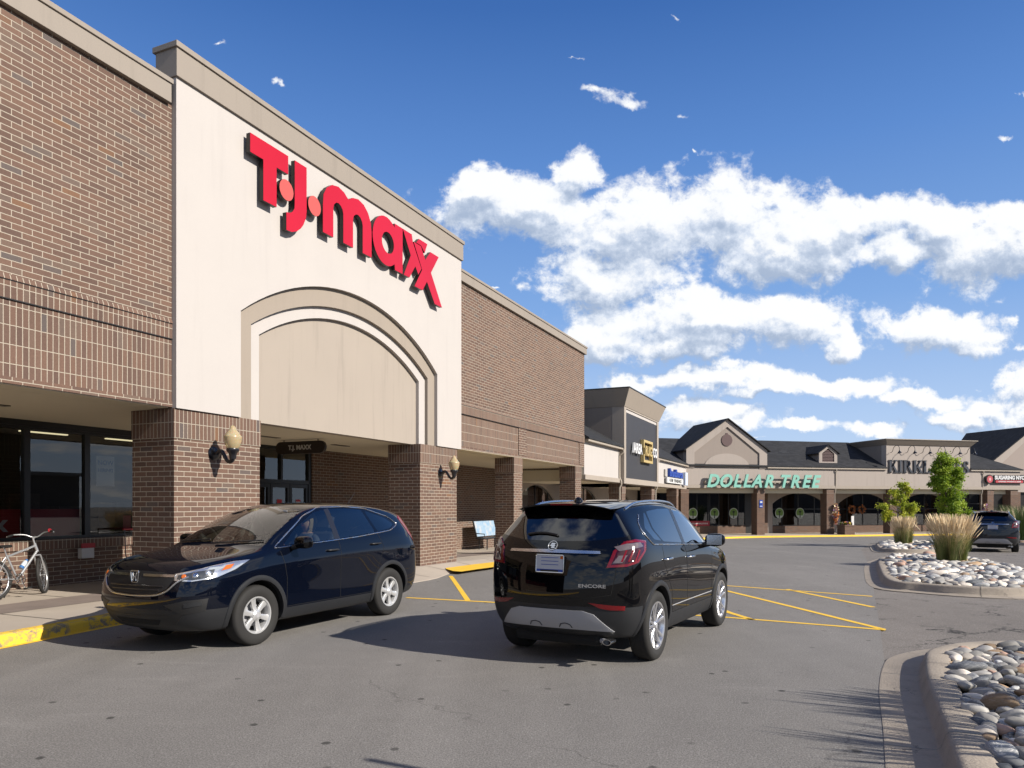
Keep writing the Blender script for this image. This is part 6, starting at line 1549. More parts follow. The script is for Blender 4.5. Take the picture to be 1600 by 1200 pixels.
# ------------------------------------------------------------------ car 1: blue black crossover seen from the front left
def ring(s, bot, side, top):
    """bot: z, half width; side: four (y, z[, ds]); top: (y7,z7),(y8,z8),z9 each with optional ds"""
    zb, yb = bot[:2]; ds = bot[2] if len(bot) > 2 else 0
    r = [(s+ds, 0, zb), (s+ds, yb*.55, zb), (s+ds*.6, yb, zb+.02)]
    for q in side: r.append((s+(q[2] if len(q) > 2 else 0), q[0], q[1]))
    for q in top[:2]: r.append((s+(q[2] if len(q) > 2 else 0), q[0], q[1]))
    q = top[2]; r.append((s+(q[1] if len(q) > 1 else 0), 0, q[0])); return r
def car_one():
    root = empty('parked_car', (-3.18, 10.18, 0), math.atan2(-.897, -.443), 'glossy blue black crossover with silver wheels seen from its front beside the kerb', 'car')
    X0 = 2.21; WX = (1.31, -1.31); WZ = .352
    st = [
     [(.12, 0, .225), (.15, .42, .225), (.25, .68, .25), (.17, .79, .42), (.11, .81, .60), (.14, .80, .78), (.21, .765, .915), (.25, .67, .985), (.16, .39, 1.015), (.12, 0, 1.025)],
     ring(.46, (.22, .78), ((.875, .40), (.89, .60), (.885, .82), (.835, .965)), ((.73, 1.03), (.42, 1.065), (1.075,))),
     ring(.80, (.21, .82), ((.895, .38), (.905, .62), (.895, .875), (.855, 1.02)), ((.75, 1.075), (.43, 1.115), (1.125,))),
     ring(.99, (.21, .82), ((.895, .36), (.905, .60), (.895, .895), (.86, 1.05)), ((.76, 1.10), (.43, 1.145, -.03), (1.155, -.05))),
     ring(1.13, (.21, .82), ((.895, .35), (.90, .59), (.895, .91), (.86, 1.075)), ((.765, 1.145), (.43, 1.185, -.08), (1.195, -.11))),
     ring(1.52, (.21, .82), ((.895, .35), (.882, .66), (.907, .94), (.86, 1.115)), ((.715, 1.375), (.41, 1.42, -.07), (1.435, -.10))),
     ring(1.95, (.21, .82), ((.895, .35), (.882, .66), (.907, .96), (.86, 1.14)), ((.655, 1.57), (.37, 1.62, -.05), (1.635, -.08))),
     ring(2.26, (.21, .82), ((.895, .35), (.882, .66), (.907, .975), (.86, 1.155)), ((.632, 1.62), (.36, 1.665, -.02), (1.675, -.03))),
     ring(2.85, (.21, .82), ((.895, .35), (.884, .67), (.910, .99), (.86, 1.175)), ((.615, 1.635), (.35, 1.68), (1.69,))),
     ring(3.40, (.21, .82), ((.89, .37), (.905, .62), (.90, 1.01), (.855, 1.20)), ((.605, 1.61), (.34, 1.66), (1.67,))),
     ring(3.85, (.23, .80), ((.885, .40), (.90, .64), (.89, 1.02), (.825, 1.225)), ((.585, 1.55), (.33, 1.61), (1.62,))),
     ring(4.18, (.26, .76), ((.855, .42), (.87, .64), (.86, 1.01), (.78, 1.21)), ((.57, 1.48), (.33, 1.57, .02), (1.585, .03))),
     [(4.42, 0, .29), (4.42, .42, .29), (4.34, .68, .30), (4.38, .77, .44), (4.40, .785, .64), (4.39, .775, .97), (4.34, .70, 1.18), (4.27, .58, 1.39), (4.235, .35, 1.53), (4.24, 0, 1.545)]]
    def fr(q): return tuple([.9-(.9-q[0])*1.10 if q[0] < .9 else q[0]]+list(q[1:]))
    st = [[fr(q) for q in r_] for r_ in st]
    fc = [[fr(q) for q in r_] for r_ in [((.03, 0, .42), (.05, .42, .42)), ((.0, 0, .60), (.02, .42, .60)), ((.03, 0, .78), (.05, .42, .78)), ((.075, 0, .925), (.09, .42, .92))]]
    rc = [((4.52, 0, .44), (4.50, .42, .44)), ((4.545, 0, .64), (4.53, .42, .64)), ((4.50, 0, .95), (4.48, .42, .95)), ((4.44, 0, 1.13), (4.42, .40, 1.13))]
    cr = [('along', 5, 1, 12, .75), ('along', 6, 1, 12, .35), ('along', 7, 4, 12, .45), ('along', 2, 0, 12, .4), ('along', 7, 0, 4, .35)]
    cg = cage_body(st, fc, rc, X0, cr); me = evaluated(cg); bpy.data.objects.remove(cg)
    car = Car(me, [(WX[0], WZ+.01), (WX[1], WZ+.01)], .405, .58)
    well_split(car)
    sidec = lambda f: abs(f.normal.y) > .35 and f.calc_center_median().z > .99 and f.material_index == 0
    # side glass: front door, rear door, quarter
    def X(s): return X0-(.9-(.9-s)*1.10 if s < .9 else s)
    fd = rounded([(X(1.36), 1.145), (X(2.32), 1.185), (X(2.32), 1.575), (X(2.08), 1.545), (X(1.66), 1.345)], .035)
    rd = rounded([(X(2.40), 1.19), (X(3.22), 1.245), (X(3.12), 1.57), (X(2.75), 1.59), (X(2.40), 1.585)], .035)
    qt = rounded([(X(3.29), 1.255), (X(3.62), 1.29), (X(3.78), 1.345), (X(3.64), 1.44), (X(3.19), 1.56)], .05)
    for sg in (1, -1):
        for nm, po, gm in (('side_window', fd, SDG), ('side_window', rd, SDG), ('side_window', qt, PVG)):
            fs = car.cut_poly(po, 'side', lambda f: sidec(f) and f.calc_center_median().y*sg > 0); take(car, fs, nm, gm, root)
    ws = rounded([(-.745, 1.145), (-.4, 1.175), (0, 1.185), (.4, 1.175), (.745, 1.145), (.61, 1.55), (.35, 1.61), (0, 1.625), (-.35, 1.61), (-.61, 1.55)], .05)
    fs = car.cut_poly(ws, 'end', lambda f: f.normal.x > .25 and f.normal.z > .2 and X0-2.15 < f.calc_center_median().x < X0-.9 and f.calc_center_median().z > 1.08); take(car, fs, 'windscreen', WSG, root)
    rg = rounded([(-.64, 1.20), (0, 1.18), (.64, 1.20), (.52, 1.45), (0, 1.48), (-.52, 1.45)], .06)
    fs = car.cut_poly(rg, 'end', lambda f: f.normal.x < -.35 and f.calc_center_median().z > 1.1); take(car, fs, 'rear_window', PVG, root)
    clad_split(car, [(.385, -2.4, 1.74), (.50, 1.74, 2.6)])
    body = from_bm(car.bm, 'body', [PBLUE, WELL, CLAD], root, 38)
    # black B pillar and chrome window line
    for sg in (1, -1):
        pp = [(X(2.31), 1.18), (X(2.41), 1.185), (X(2.41), 1.595), (X(2.31), 1.58)]
        yaw = R(90*sg); mbp = car.patch([(x, 0, z) for x, z in pp], yaw, .0015, .0, .04); mbp.build('door_pillar', LBK, root, smooth=40)
        out = rounded([(X(1.20), 1.115), (X(2.0), 1.155), (X(2.8), 1.195), (X(3.62), 1.26), (X(3.90), 1.345), (X(3.72), 1.465), (X(3.2), 1.59), (X(2.75), 1.615), (X(2.2), 1.605), (X(1.87), 1.50), (X(1.52), 1.30)], .05)
        trim_on(car, out, sg, .0085, .003).build('chrome_trim', CHM, root, smooth=60)
        handle(root, car, X(2.20), 1.045, sg, PLA); handle(root, car, X(3.14), 1.085, sg, PLA)
        mirror(root, car, X(1.50), 1.12, sg, PBLK)
        for wx in WX:
            car.arch_trim(wx, WZ+.01, sg, .405, .462).build('arch_trim', CLAD, root, smooth=50)
        g = MB(); car.line(g, [(X(1.36), .40), (X(1.36), .75), (X(1.28), 1.08)], sg); car.line(g, [(X(2.37), .40), (X(2.37), 1.18)], sg); car.line(g, [(X(3.26), 1.22), (X(3.34), 1.02), (X(3.24), .84), (X(3.10), .62), (X(3.06), .40)], sg)
        car.line(g, [(X(1.36), .40), (X(3.06), .40)], sg); g.build('panel_gap', GAP, root)
    # shut lines round the bonnet
    g = MB()
    for sg in (1, -1):
        pts = [(.62*sg*1.0, .975), (.70*sg, .98)]
    ln = [(X(.26), sg_*.0) for sg_ in (1,)]
    for sg in (1, -1): car.line(g, [(X(.30), sg*.60), (X(.55), sg*.735), (X(.85), sg*.785), (X(1.05), sg*.785)], yaw='top')
    car.line(g, [(X(.155), -.5), (X(.135), 0), (X(.155), .5)], yaw='top'); g.build('bonnet_gap', GAP, root)
    # front: grille, chrome wing, lamps
    F = 0.0
    grp = [(-.56, .87), (-.47, .73), (-.34, .675), (0, .665), (.34, .675), (.47, .73), (.56, .87), (.35, .905), (0, .915), (-.35, .905)]
    gr = car.patch2(grp, F, .003, .02).build('grille', PLA, root, smooth=40)
    for zc, w_ in ((.755, .43), (.715, .38)):
        P = [car.hit(None, a, zc, F) for a in [w_*(-1+2*i/16) for i in range(17)]]; MB().tube([h+n_*.006 for h, n_ in P if h], .008, 6).build('grille_bar', LBK, gr, smooth=60)
    P = [(-.68, .86), (-.58, .80), (-.49, .715), (-.36, .665), (-.15, .65), (0, .647), (.15, .65), (.36, .665), (.49, .715), (.58, .80), (.68, .86)]; P = [tuple(q) for q in catmull(P, 4, False)]
    H = [car.hit(None, a, z, F) for a, z in P]; MB().tube([h+n_*.008 for h, n_ in H if h], .0125, 8).build('chrome_trim', CHM, root, smooth=60)
    for (a0, a1) in ((-.54, -.11), (.11, .54)):
        poly = [(a0, .855), (a1, .855), (a1, .882), (a0, .882)]; car.patch2(poly, F, .010, .02).build('chrome_trim', CHM, root, smooth=40)
    e, n_ = car.hit(None, 0, .845, F)
    em = empty('emblem', (e.x+.02, 0, .845)); em.parent = root
    mb = MB(); q = rounded([(-.068, .070), (.068, .070), (.048, -.060), (-.048, -.060)], .024, 4); mb.tube([(0, a, b) for a, b in q], .007, 6, closed=True)
    for s_ in (-1, 1): mb.tube([(0.002, s_*.036, .045), (0.002, s_*.019, 0), (0.002, s_*.024, -.04)], [.010, .007, .009], 6)
    mb.tube([(.002, -.02, 0), (.002, .02, 0)], .007, 6); mb.build('emblem_metal', CHM, em, smooth=50)
    lip = [(-.70, .50), (-.52, .34), (-.30, .29), (.30, .29), (.52, .34), (.70, .50), (.52, .445), (0, .43), (-.52, .445)]
    car.patch2(lip, F, .003, .02).build('lower_intake', PLA, root, smooth=40)
    car.patch2([(-.36, .385), (.36, .385), (.30, .325), (-.30, .325)], F, .006, .0).build('intake_mesh', WELL, root)
    for sg in (1, -1):
        yw = R(38)*sg
        fog = [(X(.08), sg*.42, .555), (X(.15), sg*.66, .61), (X(.30), sg*.82, .625), (X(.27), sg*.81, .49), (X(.14), sg*.62, .45)]
        fp = car.patch(fog, yw, .004, .02).build('fog_recess', PLA, root, smooth=40)
        car.patch([(X(.15), sg*.64, .575), (X(.24), sg*.79, .595), (X(.25), sg*.79, .555), (X(.15), sg*.64, .53)], yw, .011, .01).build('fog_cover', CLAD, root, smooth=40)
        yw = R(48)*sg
        hl = [(X(0.105), sg*0.535, 0.820), (X(0.190), sg*0.695, 0.810), (X(0.370), sg*0.865, 0.845), (X(0.570), sg*0.900, 0.915), (X(0.770), sg*0.895, 1.010), (X(0.590), sg*0.855, 1.000), (X(0.390), sg*0.795, 0.970), (X(0.230), sg*0.695, 0.930), (X(0.115), sg*0.535, 0.890)]
        ho = car.patch(hl, yw, .005, .02, .025).build('headlight', HLG, root, smooth=60)
        inr = [(X(0.120), sg*0.565, 0.835), (X(0.200), sg*0.705, 0.825), (X(0.330), sg*0.835, 0.850), (X(0.370), sg*0.825, 0.930), (X(0.250), sg*0.725, 0.915), (X(0.130), sg*0.575, 0.877)]
        car.patch(inr, yw, .008, .0, .025).build('reflector_dark', HLD, ho, smooth=60)
        for (ss, yy, zz, r_, mm) in ((.15, .63, .862, .030, AMB), (.215, .72, .875, .036, CHM), (.31, .80, .895, .034, HLG)):
            a = -(X(ss))*math.sin(yw)+sg*yy*math.cos(yw); h, n_ = car.hit(None, a, zz, yw)
            if h is None: continue
            M = Matrix.Translation(h+n_*.008) @ Vector((0, 0, 1)).rotation_difference(n_).to_matrix().to_4x4()
            MB().lathe([(0, .004), (r_*.55, .008), (r_*.8, .004), (r_, -.004)], (0, 0, 0), 20, 'Z', M).build('lamp_lens', mm, ho, smooth=50)
        car.patch([(X(0.440), sg*0.835, 0.910), (X(0.530), sg*0.875, 0.930), (X(0.570), sg*0.885, 0.975), (X(0.490), sg*0.855, 0.963)], yw, .010, .0, .02).build('amber_reflector', AMB, ho, smooth=60)
        tl = [(X(4.28), sg*.84, 1.07), (X(4.42), sg*.70, 1.09), (X(4.36), sg*.66, 1.19), (X(4.18), sg*.60, 1.48), (X(4.06), sg*.62, 1.44), (X(4.12), sg*.78, 1.19)]
        car.patch(tl, R(128)*sg, .006, .02, .03).build('tail_light', TLR, root, smooth=60)
    # antenna, wipers
    MB().tube([(X(3.6), .0, 1.64), (X(3.80), .0, 1.84)], [.005, .003], 6).build('antenna', PLA, root)
    for y0, y1 in ((.10, .68), (-.62, -.05)):
        P = []
        for i in range(9):
            y = y0+(y1-y0)*i/8; h, n_ = car.hit(None, y, 1.165+.035*i/8, 0)
            if h is not None: P.append(h+n_*.018)
        if len(P) > 2: MB().tube(P, .008, 6).build('wiper', PLA, root)
    for sg in (1, -1):
        for wx in WX: make_wheel(root, wx, WZ, sg, .352, .225, .213, 'cover', .882)
    MB().box(-2.0, 1.9, -.55, .55, .20, .32).build('underbody', WELL, root, bevel=.05)
    interior(root, X(1.60), X(4.0), 1.06); seats(root, (X(2.25), X(3.15)), .66)
    # inspection sticker and hand sign paper at the far window
    h, n_ = car.hit(None, .42, 1.56, 0)
    if h is not None: MB().box(-.001, .001, -.035, .035, -.012, .012, Matrix.Translation(h+n_*.004)).build('windscreen_sticker', WHT, root)
    # driver
    d = empty('person', Vector((-3.18, 10.18, 0)), math.atan2(-.897, -.443), 'driver with blond hair and dark sunglasses behind the wheel of the blue black car', 'person')
    sk = pbr('skin', (.62, .38, .27), .5); sk.node_tree.nodes['Principled BSDF'].inputs['Subsurface Weight'].default_value = .1
    bx_, by_, bz_ = X(2.28), .36, .69
    verts = [(0, 0, .05, .15), (.0, 0, .25, .13), (-.03, 0, .42, .145), (-.05, 0, .52, .10), (-.05, 0, .585, .055), (-.02, 0, .66, .085), (-.02, 0, .74, .098), (-.03, 0, .81, .07),
             (-.04, .17, .49, .06), (.08, .23, .30, .045), (.30, .14, .40, .035), (.36, .12, .44, .038), (-.04, -.17, .49, .06), (.08, -.23, .30, .045), (.30, -.14, .40, .035), (.36, -.12, .44, .038),
             (.22, .10, .05, .085), (.46, .12, .06, .065), (.60, .12, -.22, .05), (.22, -.10, .05, .085), (.46, -.12, .06, .065), (.60, -.12, -.22, .05)]
    ed = [(0, 1), (1, 2), (2, 3), (3, 4), (4, 5), (5, 6), (6, 7), (3, 8), (8, 9), (9, 10), (10, 11), (3, 12), (12, 13), (13, 14), (14, 15), (0, 16), (16, 17), (17, 18), (0, 19), (19, 20), (20, 21)]
    me = bpy.data.meshes.new('body'); me.from_pydata([(bx_+v_[0], by_+v_[1], bz_+v_[2]) for v_ in verts], ed, []); o = bpy.data.objects.new('body', me); COL.objects.link(o)
    sm = o.modifiers.new('s', 'SKIN'); me.skin_vertices[0].data[0].use_root = True
    for i, v_ in enumerate(verts): me.skin_vertices[0].data[i].radius = (v_[3], v_[3])
    o.modifiers.new('u', 'SUBSURF').levels = 2; o.modifiers['u'].render_levels = 2
    me2 = evaluated(o); bpy.data.objects.remove(o); shirt = varied('shirt_cloth', (.16, .17, .20), .9, .1, 5, 60, .1)
    bmx = bmesh.new(); bmx.from_mesh(me2)
    hz = bz_+.72
    for v_ in bmx.verts:                      # pull the nose and brow out of the head
        c = v_.co
        if c.z > bz_+.60 and c.x > bx_+.02 and abs(c.y-by_) < .03: c.x += .018*math.exp(-((c.z-hz+.01)/.03)**2)
    for f in bmx.faces: f.material_index = 0 if f.calc_center_median().z > bz_+.56 or f.calc_center_median().x > bx_+.22 else 1
    from_bm(bmx, 'body', [sk, shirt], d, 80)
    # face, glasses, hair
    hd = Vector((bx_-.02, by_, hz))
    mb = MB()
    for s_ in (-1, 1): mb.lathe([(0, .006), (.028, .004), (.030, 0), (0, 0)], (0, 0, 0), 16, 'X', Matrix.Translation(hd+Vector((.097, s_*.036, .015))))
    mb.tube([hd+Vector((.1, -.06, .02)), hd+Vector((.1, .06, .02))], .004, 6)
    for s_ in (-1, 1): mb.tube([hd+Vector((.1, s_*.062, .02)), hd+Vector((0, s_*.092, .015))], .003, 6)
    mb.build('sunglasses', PLA, d); MB().tube([hd+Vector((.088, -.022, -.052)), hd+Vector((.092, 0, -.050)), hd+Vector((.088, .022, -.052))], .005, 6).build('mouth', pbr('lips', (.45, .14, .12), .5), d)
    bmh = bmesh.new(); bmesh.ops.create_icosphere(bmh, subdivisions=4, radius=1)
    for v_ in bmh.verts:
        c = v_.co.copy(); k = 1+.05*noise.noise(c*6)
        v_.co = hd+Vector((c.x*.118*k-.03, c.y*.112*k, c.z*(.125 if c.z > 0 else .24)*k+.025))
    dele = [v_ for v_ in bmh.verts if v_.co.x > hd.x+.045 and v_.co.z < hd.z+.075]
    bmesh.ops.delete(bmh, geom=dele, context='VERTS'); from_bm(bmh, 'hair', varied('blond_hair', (.52, .38, .20), .6, .25, 20, 120, .3, .003), d, 80)
    return root, car
CAR1, _c1 = car_one()

# ------------------------------------------------------------------ car 2: black compact crossover seen from its rear right; car 3 shares its make-up
def car_two(root, PM, style, full=True):
    X0 = 2.1475; WX = (1.2775, -1.2775); WZ = .352
    def X(s): return X0-s
    st = [
     [(.12, 0, .24), (.15, .38, .24), (.26, .60, .26), (.22, .70, .42), (.18, .725, .60), (.20, .715, .76), (.27, .68, .88), (.30, .60, .96), (.22, .36, .995), (.17, 0, 1.005)],
     ring(.45, (.22, .74), ((.83, .40), (.86, .60), (.86, .80), (.81, .95)), ((.70, 1.02), (.40, 1.06), (1.07,))),
     ring(.87, (.21, .78), ((.865, .38), (.88, .62), (.875, .86), (.84, 1.0)), ((.72, 1.06), (.41, 1.105), (1.115,))),
     ring(1.10, (.21, .78), ((.86, .36), (.875, .60), (.87, .875), (.84, 1.02)), ((.73, 1.085), (.41, 1.135, -.03), (1.15, -.05))),
     ring(1.26, (.21, .78), ((.855, .36), (.87, .59), (.87, .88), (.845, 1.03)), ((.74, 1.13), (.41, 1.175, -.08), (1.19, -.11))),
     ring(1.60, (.21, .78), ((.855, .36), (.865, .58), (.865, .90), (.845, 1.05)), ((.70, 1.345), (.40, 1.39, -.06), (1.405, -.09))),
     ring(1.98, (.21, .78), ((.855, .36), (.865, .58), (.865, .915), (.845, 1.065)), ((.655, 1.525), (.38, 1.575, -.04), (1.59, -.06))),
     ring(2.25, (.21, .78), ((.855, .36), (.865, .58), (.868, .925), (.845, 1.075)), ((.64, 1.57), (.37, 1.62, -.02), (1.63, -.03))),
     ring(2.75, (.21, .78), ((.86, .37), (.87, .60), (.875, .94), (.85, 1.10)), ((.625, 1.585), (.36, 1.63), (1.64,))),
     ring(3.25, (.22, .78), ((.865, .39), (.885, .63), (.885, .955), (.85, 1.13)), ((.615, 1.575), (.35, 1.615), (1.625,))),
     ring(3.62, (.24, .77), ((.865, .41), (.89, .65), (.888, 1.0), (.845, 1.19)), ((.58, 1.545, -.06), (.34, 1.588, -.06), (1.598, -.06))),
     ring(3.90, (.26, .74), ((.84, .42), (.875, .65), (.875, 1.02), (.825, 1.215)), ((.555, 1.53, -.10), (.33, 1.582, -.10), (1.592, -.10))),
     [(4.14, 0, .29), (4.14, .40, .29), (4.04, .64, .30), (4.08, .775, .44), (4.12, .80, .65), (4.11, .80, .98), (4.02, .765, 1.20), (3.88, .565, 1.44), (3.84, .35, 1.548), (3.85, 0, 1.562)]]
    fc = [((.04, 0, .42), (.07, .38, .42)), ((.0, 0, .60), (.03, .38, .60)), ((.04, 0, .77), (.07, .38, .77)), ((.10, 0, .90), (.13, .38, .90))]
    rc = [((4.26, 0, .44), (4.23, .42, .44)), ((4.277, 0, .65), (4.25, .42, .65)), ((4.245, 0, 1.0), (4.22, .43, 1.0)), ((4.17, 0, 1.19), (4.145, .42, 1.19))]
    cr = [('along', 6, 1, 12, .3), ('along', 7, 4, 12, .4), ('along', 2, 0, 12, .4), ('along', 7, 0, 4, .35)]
    cg = cage_body(st, fc, rc, X0, cr); me = evaluated(cg); bpy.data.objects.remove(cg)
    car = Car(me, [(WX[0], WZ+.015), (WX[1], WZ+.015)], .395, .56)
    well_split(car)
    sidec = lambda f: abs(f.normal.y) > .35 and f.calc_center_median().z > 1.0 and f.material_index == 0
    fd = rounded([(X(1.50), 1.115), (X(2.36), 1.145), (X(2.36), 1.525), (X(2.12), 1.505), (X(1.78), 1.345)], .035)
    rd = rounded([(X(2.44), 1.15), (X(3.10), 1.19), (X(3.24), 1.32), (X(3.20), 1.505), (X(2.8), 1.53), (X(2.44), 1.53)], .04)
    qt = rounded([(X(3.16), 1.20), (X(3.36), 1.22), (X(3.47), 1.335), (X(3.28), 1.49), (X(3.25), 1.49), (X(3.29), 1.32)], .02)
    for sg in (1, -1):
        for po, gm in ((fd, SDG), (rd, PVG), (qt, PVG)):
            fs = car.cut_poly(po, 'side', lambda f: sidec(f) and f.calc_center_median().y*sg > 0); take(car, fs, 'side_window', gm, root)
    ws = rounded([(-.72, 1.13), (0, 1.17), (.72, 1.13), (.61, 1.51), (.35, 1.565), (0, 1.58), (-.35, 1.565), (-.61, 1.51)], .05)
    fs = car.cut_poly(ws, 'end', lambda f: f.normal.x > .25 and f.normal.z > .2 and X0-2.1 < f.calc_center_median().x < X0-1.02 and f.calc_center_median().z > 1.08); take(car, fs, 'windscreen', WSG, root)
    rg = rounded([(-.745, 1.27), (-.40, 1.225), (0, 1.215), (.40, 1.225), (.745, 1.27), (.565, 1.49), (.3, 1.525), (0, 1.53), (-.3, 1.525), (-.565, 1.49)], .04)
    fs = car.cut_poly(rg, 'end', lambda f: f.normal.x < -.25 and f.calc_center_median().z > 1.1); take(car, fs, 'rear_window', PVG, root)
    clad_split(car, [(.43, -1.72, 2.4), (.60, -2.4, -1.72)])
    from_bm(car.bm, 'body', [PM, WELL, CLAD], root, 38)
    for sg in (1, -1):
        yaw = R(90*sg); car.patch([(x, 0, z) for x, z in [(X(2.35), 1.115), (X(2.45), 1.12), (X(2.45), 1.53), (X(2.35), 1.53)]], yaw, .0015, .0, .04).build('door_pillar', LBK, root, smooth=40)
        out = rounded([(X(1.38), 1.055), (X(2.3), 1.085), (X(3.1), 1.13), (X(3.45), 1.165), (X(3.60), 1.28), (X(3.50), 1.42), (X(3.2), 1.535), (X(2.8), 1.555), (X(2.25), 1.55), (X(1.95), 1.46), (X(1.65), 1.28)], .05)
        P = []
        for (a0, b0), (a1, b1) in zip(out[:26], out[1:27]):
            h, n_ = car.side(a0, b0, sg); P.append(h+n_*.003) if h is not None else None
        low = [q for q in [(X(1.42+i*.05), 1.085+.0425*i*.05) for i in range(42)]]
        P = []
        for a, b in low+[(X(3.52), 1.205), (X(3.58), 1.26), (X(3.60), 1.32), (X(3.55), 1.40), (X(3.44), 1.47)]:
            h, n_ = car.side(a, b, sg); P.append(h+n_*.003) if h is not None else None
        MB().tube(P, .0075, 6).build('chrome_trim', CHM, root, smooth=60)
        handle(root, car, X(2.26), .985, sg, CHM); handle(root, car, X(3.12), 1.01, sg, CHM)
        mirror(root, car, X(1.58), 1.09, sg, PM, .86, .76)
        for wx in WX: car.arch_trim(wx, WZ+.015, sg, .395, .445).build('arch_trim', CLAD, root, smooth=50)
        g = MB(); car.line(g, [(X(1.36), .43), (X(1.36), .75), (X(1.30), 1.0)], sg); car.line(g, [(X(2.40), .43), (X(2.40), 1.10)], sg); car.line(g, [(X(3.22), 1.14), (X(3.24), .98), (X(3.12), .82), (X(2.98), .66), (X(2.93), .43)], sg); car.line(g, [(X(1.36), .43), (X(2.93), .43)], sg)
        g.build('panel_gap', GAP, root)
        g = MB(); car.line(g, [(X(1.36), .505), (X(2.96), .505)], sg, .005, .003); g.build('sill_trim', SKID, root)
        # roof rail
        P = []
        for i in range(15):
            s_ = 1.95+1.68*i/14; h, n_ = car.top(X(s_), sg*.57)
            if h is not None: P.append(h+Vector((0, 0, .028*min(1, i/1.5, (14-i)/1.5))))
        MB().tube(P, .014, 8).build('roof_rail', CHM, root, smooth=60)
        # tail lamp
        tl = [(X(4.17), sg*.60, 0.975), (X(4.09), sg*.78, 0.985), (X(3.98), sg*.86, 1.020), (X(3.80), sg*.875, 1.130), (X(3.74), sg*.86, 1.215), (X(3.90), sg*.80, 1.235), (X(4.03), sg*.74, 1.215), (X(4.12), sg*.66, 1.130)]
        yw = R(146)*sg; tlo = car.patch(tl, yw, .012, .03, .025).build('tail_light', TLR, root, smooth=60)
        cen = [sum(q[i] for q in tl)/len(tl) for i in range(3)]; tin = [tuple(cen[i]+(q[i]-cen[i])*.80 for i in range(3)) for q in tl]; car.patch(tin, yw, .0145, .0, .025).build('lens_dark', TLD, tlo, smooth=60)
        tw_ = [(X(4.10), sg*.66, 1.165), (X(4.02), sg*.76, 1.195), (X(3.88), sg*.84, 1.205), (X(3.84), sg*.855, 1.165), (X(4.0), sg*.78, 1.145), (X(4.08), sg*.70, 1.125)]; car.patch(tw_, yw, .017, .0, .02).build('lens_clear', TLW, tlo, smooth=60)
        tw_ = [(X(4.15), sg*.66, 1.015), (X(4.10), sg*.74, 1.020), (X(4.06), sg*.78, 1.090), (X(4.11), sg*.71, 1.085)]; car.patch(tw_, yw, .017, .0, .02).build('lens_clear', TLW, tlo, smooth=60)
        for k in range(3):
            o_ = .05*k; tw_ = [(X(4.07-o_*1.1), sg*(.70+o_*.9), 1.030), (X(4.06-o_*1.1), sg*(.718+o_*.9), 1.030), (X(4.00-o_*1.1), sg*(.745+o_*.9), 1.135), (X(4.01-o_*1.1), sg*(.727+o_*.9), 1.135)]
            try: car.patch(tw_, yw, .0175, .0, .03).build('lens_red', TLR, tlo, smooth=60)
            except Exception: pass
        # bumper reflector
        rf = [(X(4.22), sg*.42, .64), (X(4.16), sg*.66, .62), (X(4.10), sg*.765, .615), (X(4.11), sg*.765, .575), (X(4.17), sg*.64, .575), (X(4.20), sg*.54, .59)]
        car.patch(rf, R(160)*sg, .007, .02, .025).build('bumper_reflector', TLR, root, smooth=60)
        hl = [(X(.16), sg*.46, .78), (X(.32), sg*.70, .80), (X(.55), sg*.83, .90), (X(.45), sg*.78, .95), (X(.22), sg*.52, .87)]
        car.patch(hl, R(45)*sg, .006, .02, .03).build('headlight', HLG, root, smooth=60)
    B = math.pi
    # hatch: gaps, chrome bar, emblem, plate, lettering, wiper, spoiler, brake lamp, skid plate
    g = MB()
    car.line(g, [(-.64, .72), (-.40, .68), (0, .675), (.40, .68), (.64, .72), (.68, .92), (.66, 1.2)], yaw=B); car.line(g, [(-.64, .72), (-.68, .92), (-.66, 1.2)], yaw=B); g.build('hatch_gap', GAP, root)
    car.patch2([(-.52, 1.10), (.52, 1.10), (.51, 1.125), (0, 1.132), (-.51, 1.125)], B, .014, .03, .03).build('chrome_bar', CHM, root, smooth=40)
    car.patch2([(-.40, 1.09), (.40, 1.09), (.36, .90), (-.36, .90)], B, .0015, .0, .04).build('plate_recess', PM, root, smooth=40)
    h, n_ = car.hit(None, 0, 1.165, B); Mx = Matrix.Translation(h+n_*.006) @ Vector((0, 0, 1)).rotation_difference(n_).to_matrix().to_4x4()
    mb = MB(); mb.lathe([(0, .002), (.044, .004), (.046, .010), (.053, .012), (.056, .006), (.056, -.01)], (0, 0, 0), 28, 'Z', Mx); e_ = mb.build('emblem', PLA, root, smooth=40)
    mb = MB(); torus(mb, .050, .005, (0, 0, 0), Mx @ Matrix.Translation((0, 0, .008)) @ Matrix.Rotation(R(90), 4, 'X'), 28, 6)
    for k in (-1, 0, 1): mb.add([Mx @ Vector(q) for q in [(-.008+k*.020, .030-.012*abs(k)+.004*k, .011), (.010+k*.020, .026-.012*abs(k)+.004*k, .011), (.008+k*.020, -.022, .012), (.0+k*.020, -.032, .012), (-.010+k*.020, -.018, .012)]], [(0, 1, 2, 3, 4)])
    mb.build('emblem_metal', CHM, e_, smooth=40)
    h, n_ = car.hit(None, 0, 1.0, B); Mp = Matrix.Translation(h+n_*.012) @ Matrix.Rotation(R(180), 4, 'Z') @ Matrix.Rotation(R(-4), 4, 'Y')
    pl = MB(); pl.box(-.002, .004, -.155, .155, -.085, .078, Mp); po = pl.build('number_plate', varied('plate_white', (.58, .60, .66), .4, .04), root, bevel=.001)
    pf = MB(); pf.tube([Mp @ Vector((.004, a, b)) for a, b in rounded([(-.158, -.088), (.158, -.088), (.158, .081), (-.158, .081)], .012)], .005, 6, closed=True); pf.build('plate_frame', CHM, po, smooth=50)
    pb = MB(); pb.box(.0045, .005, -.15, .15, -.082, -.058, Mp); pb.build('plate_band', BLU, po)
    pb = MB(); pb.box(.0052, .0058, -.105, .10, -.082, -.064, Mp); pb.build('plate_text_strip', PLA, po)
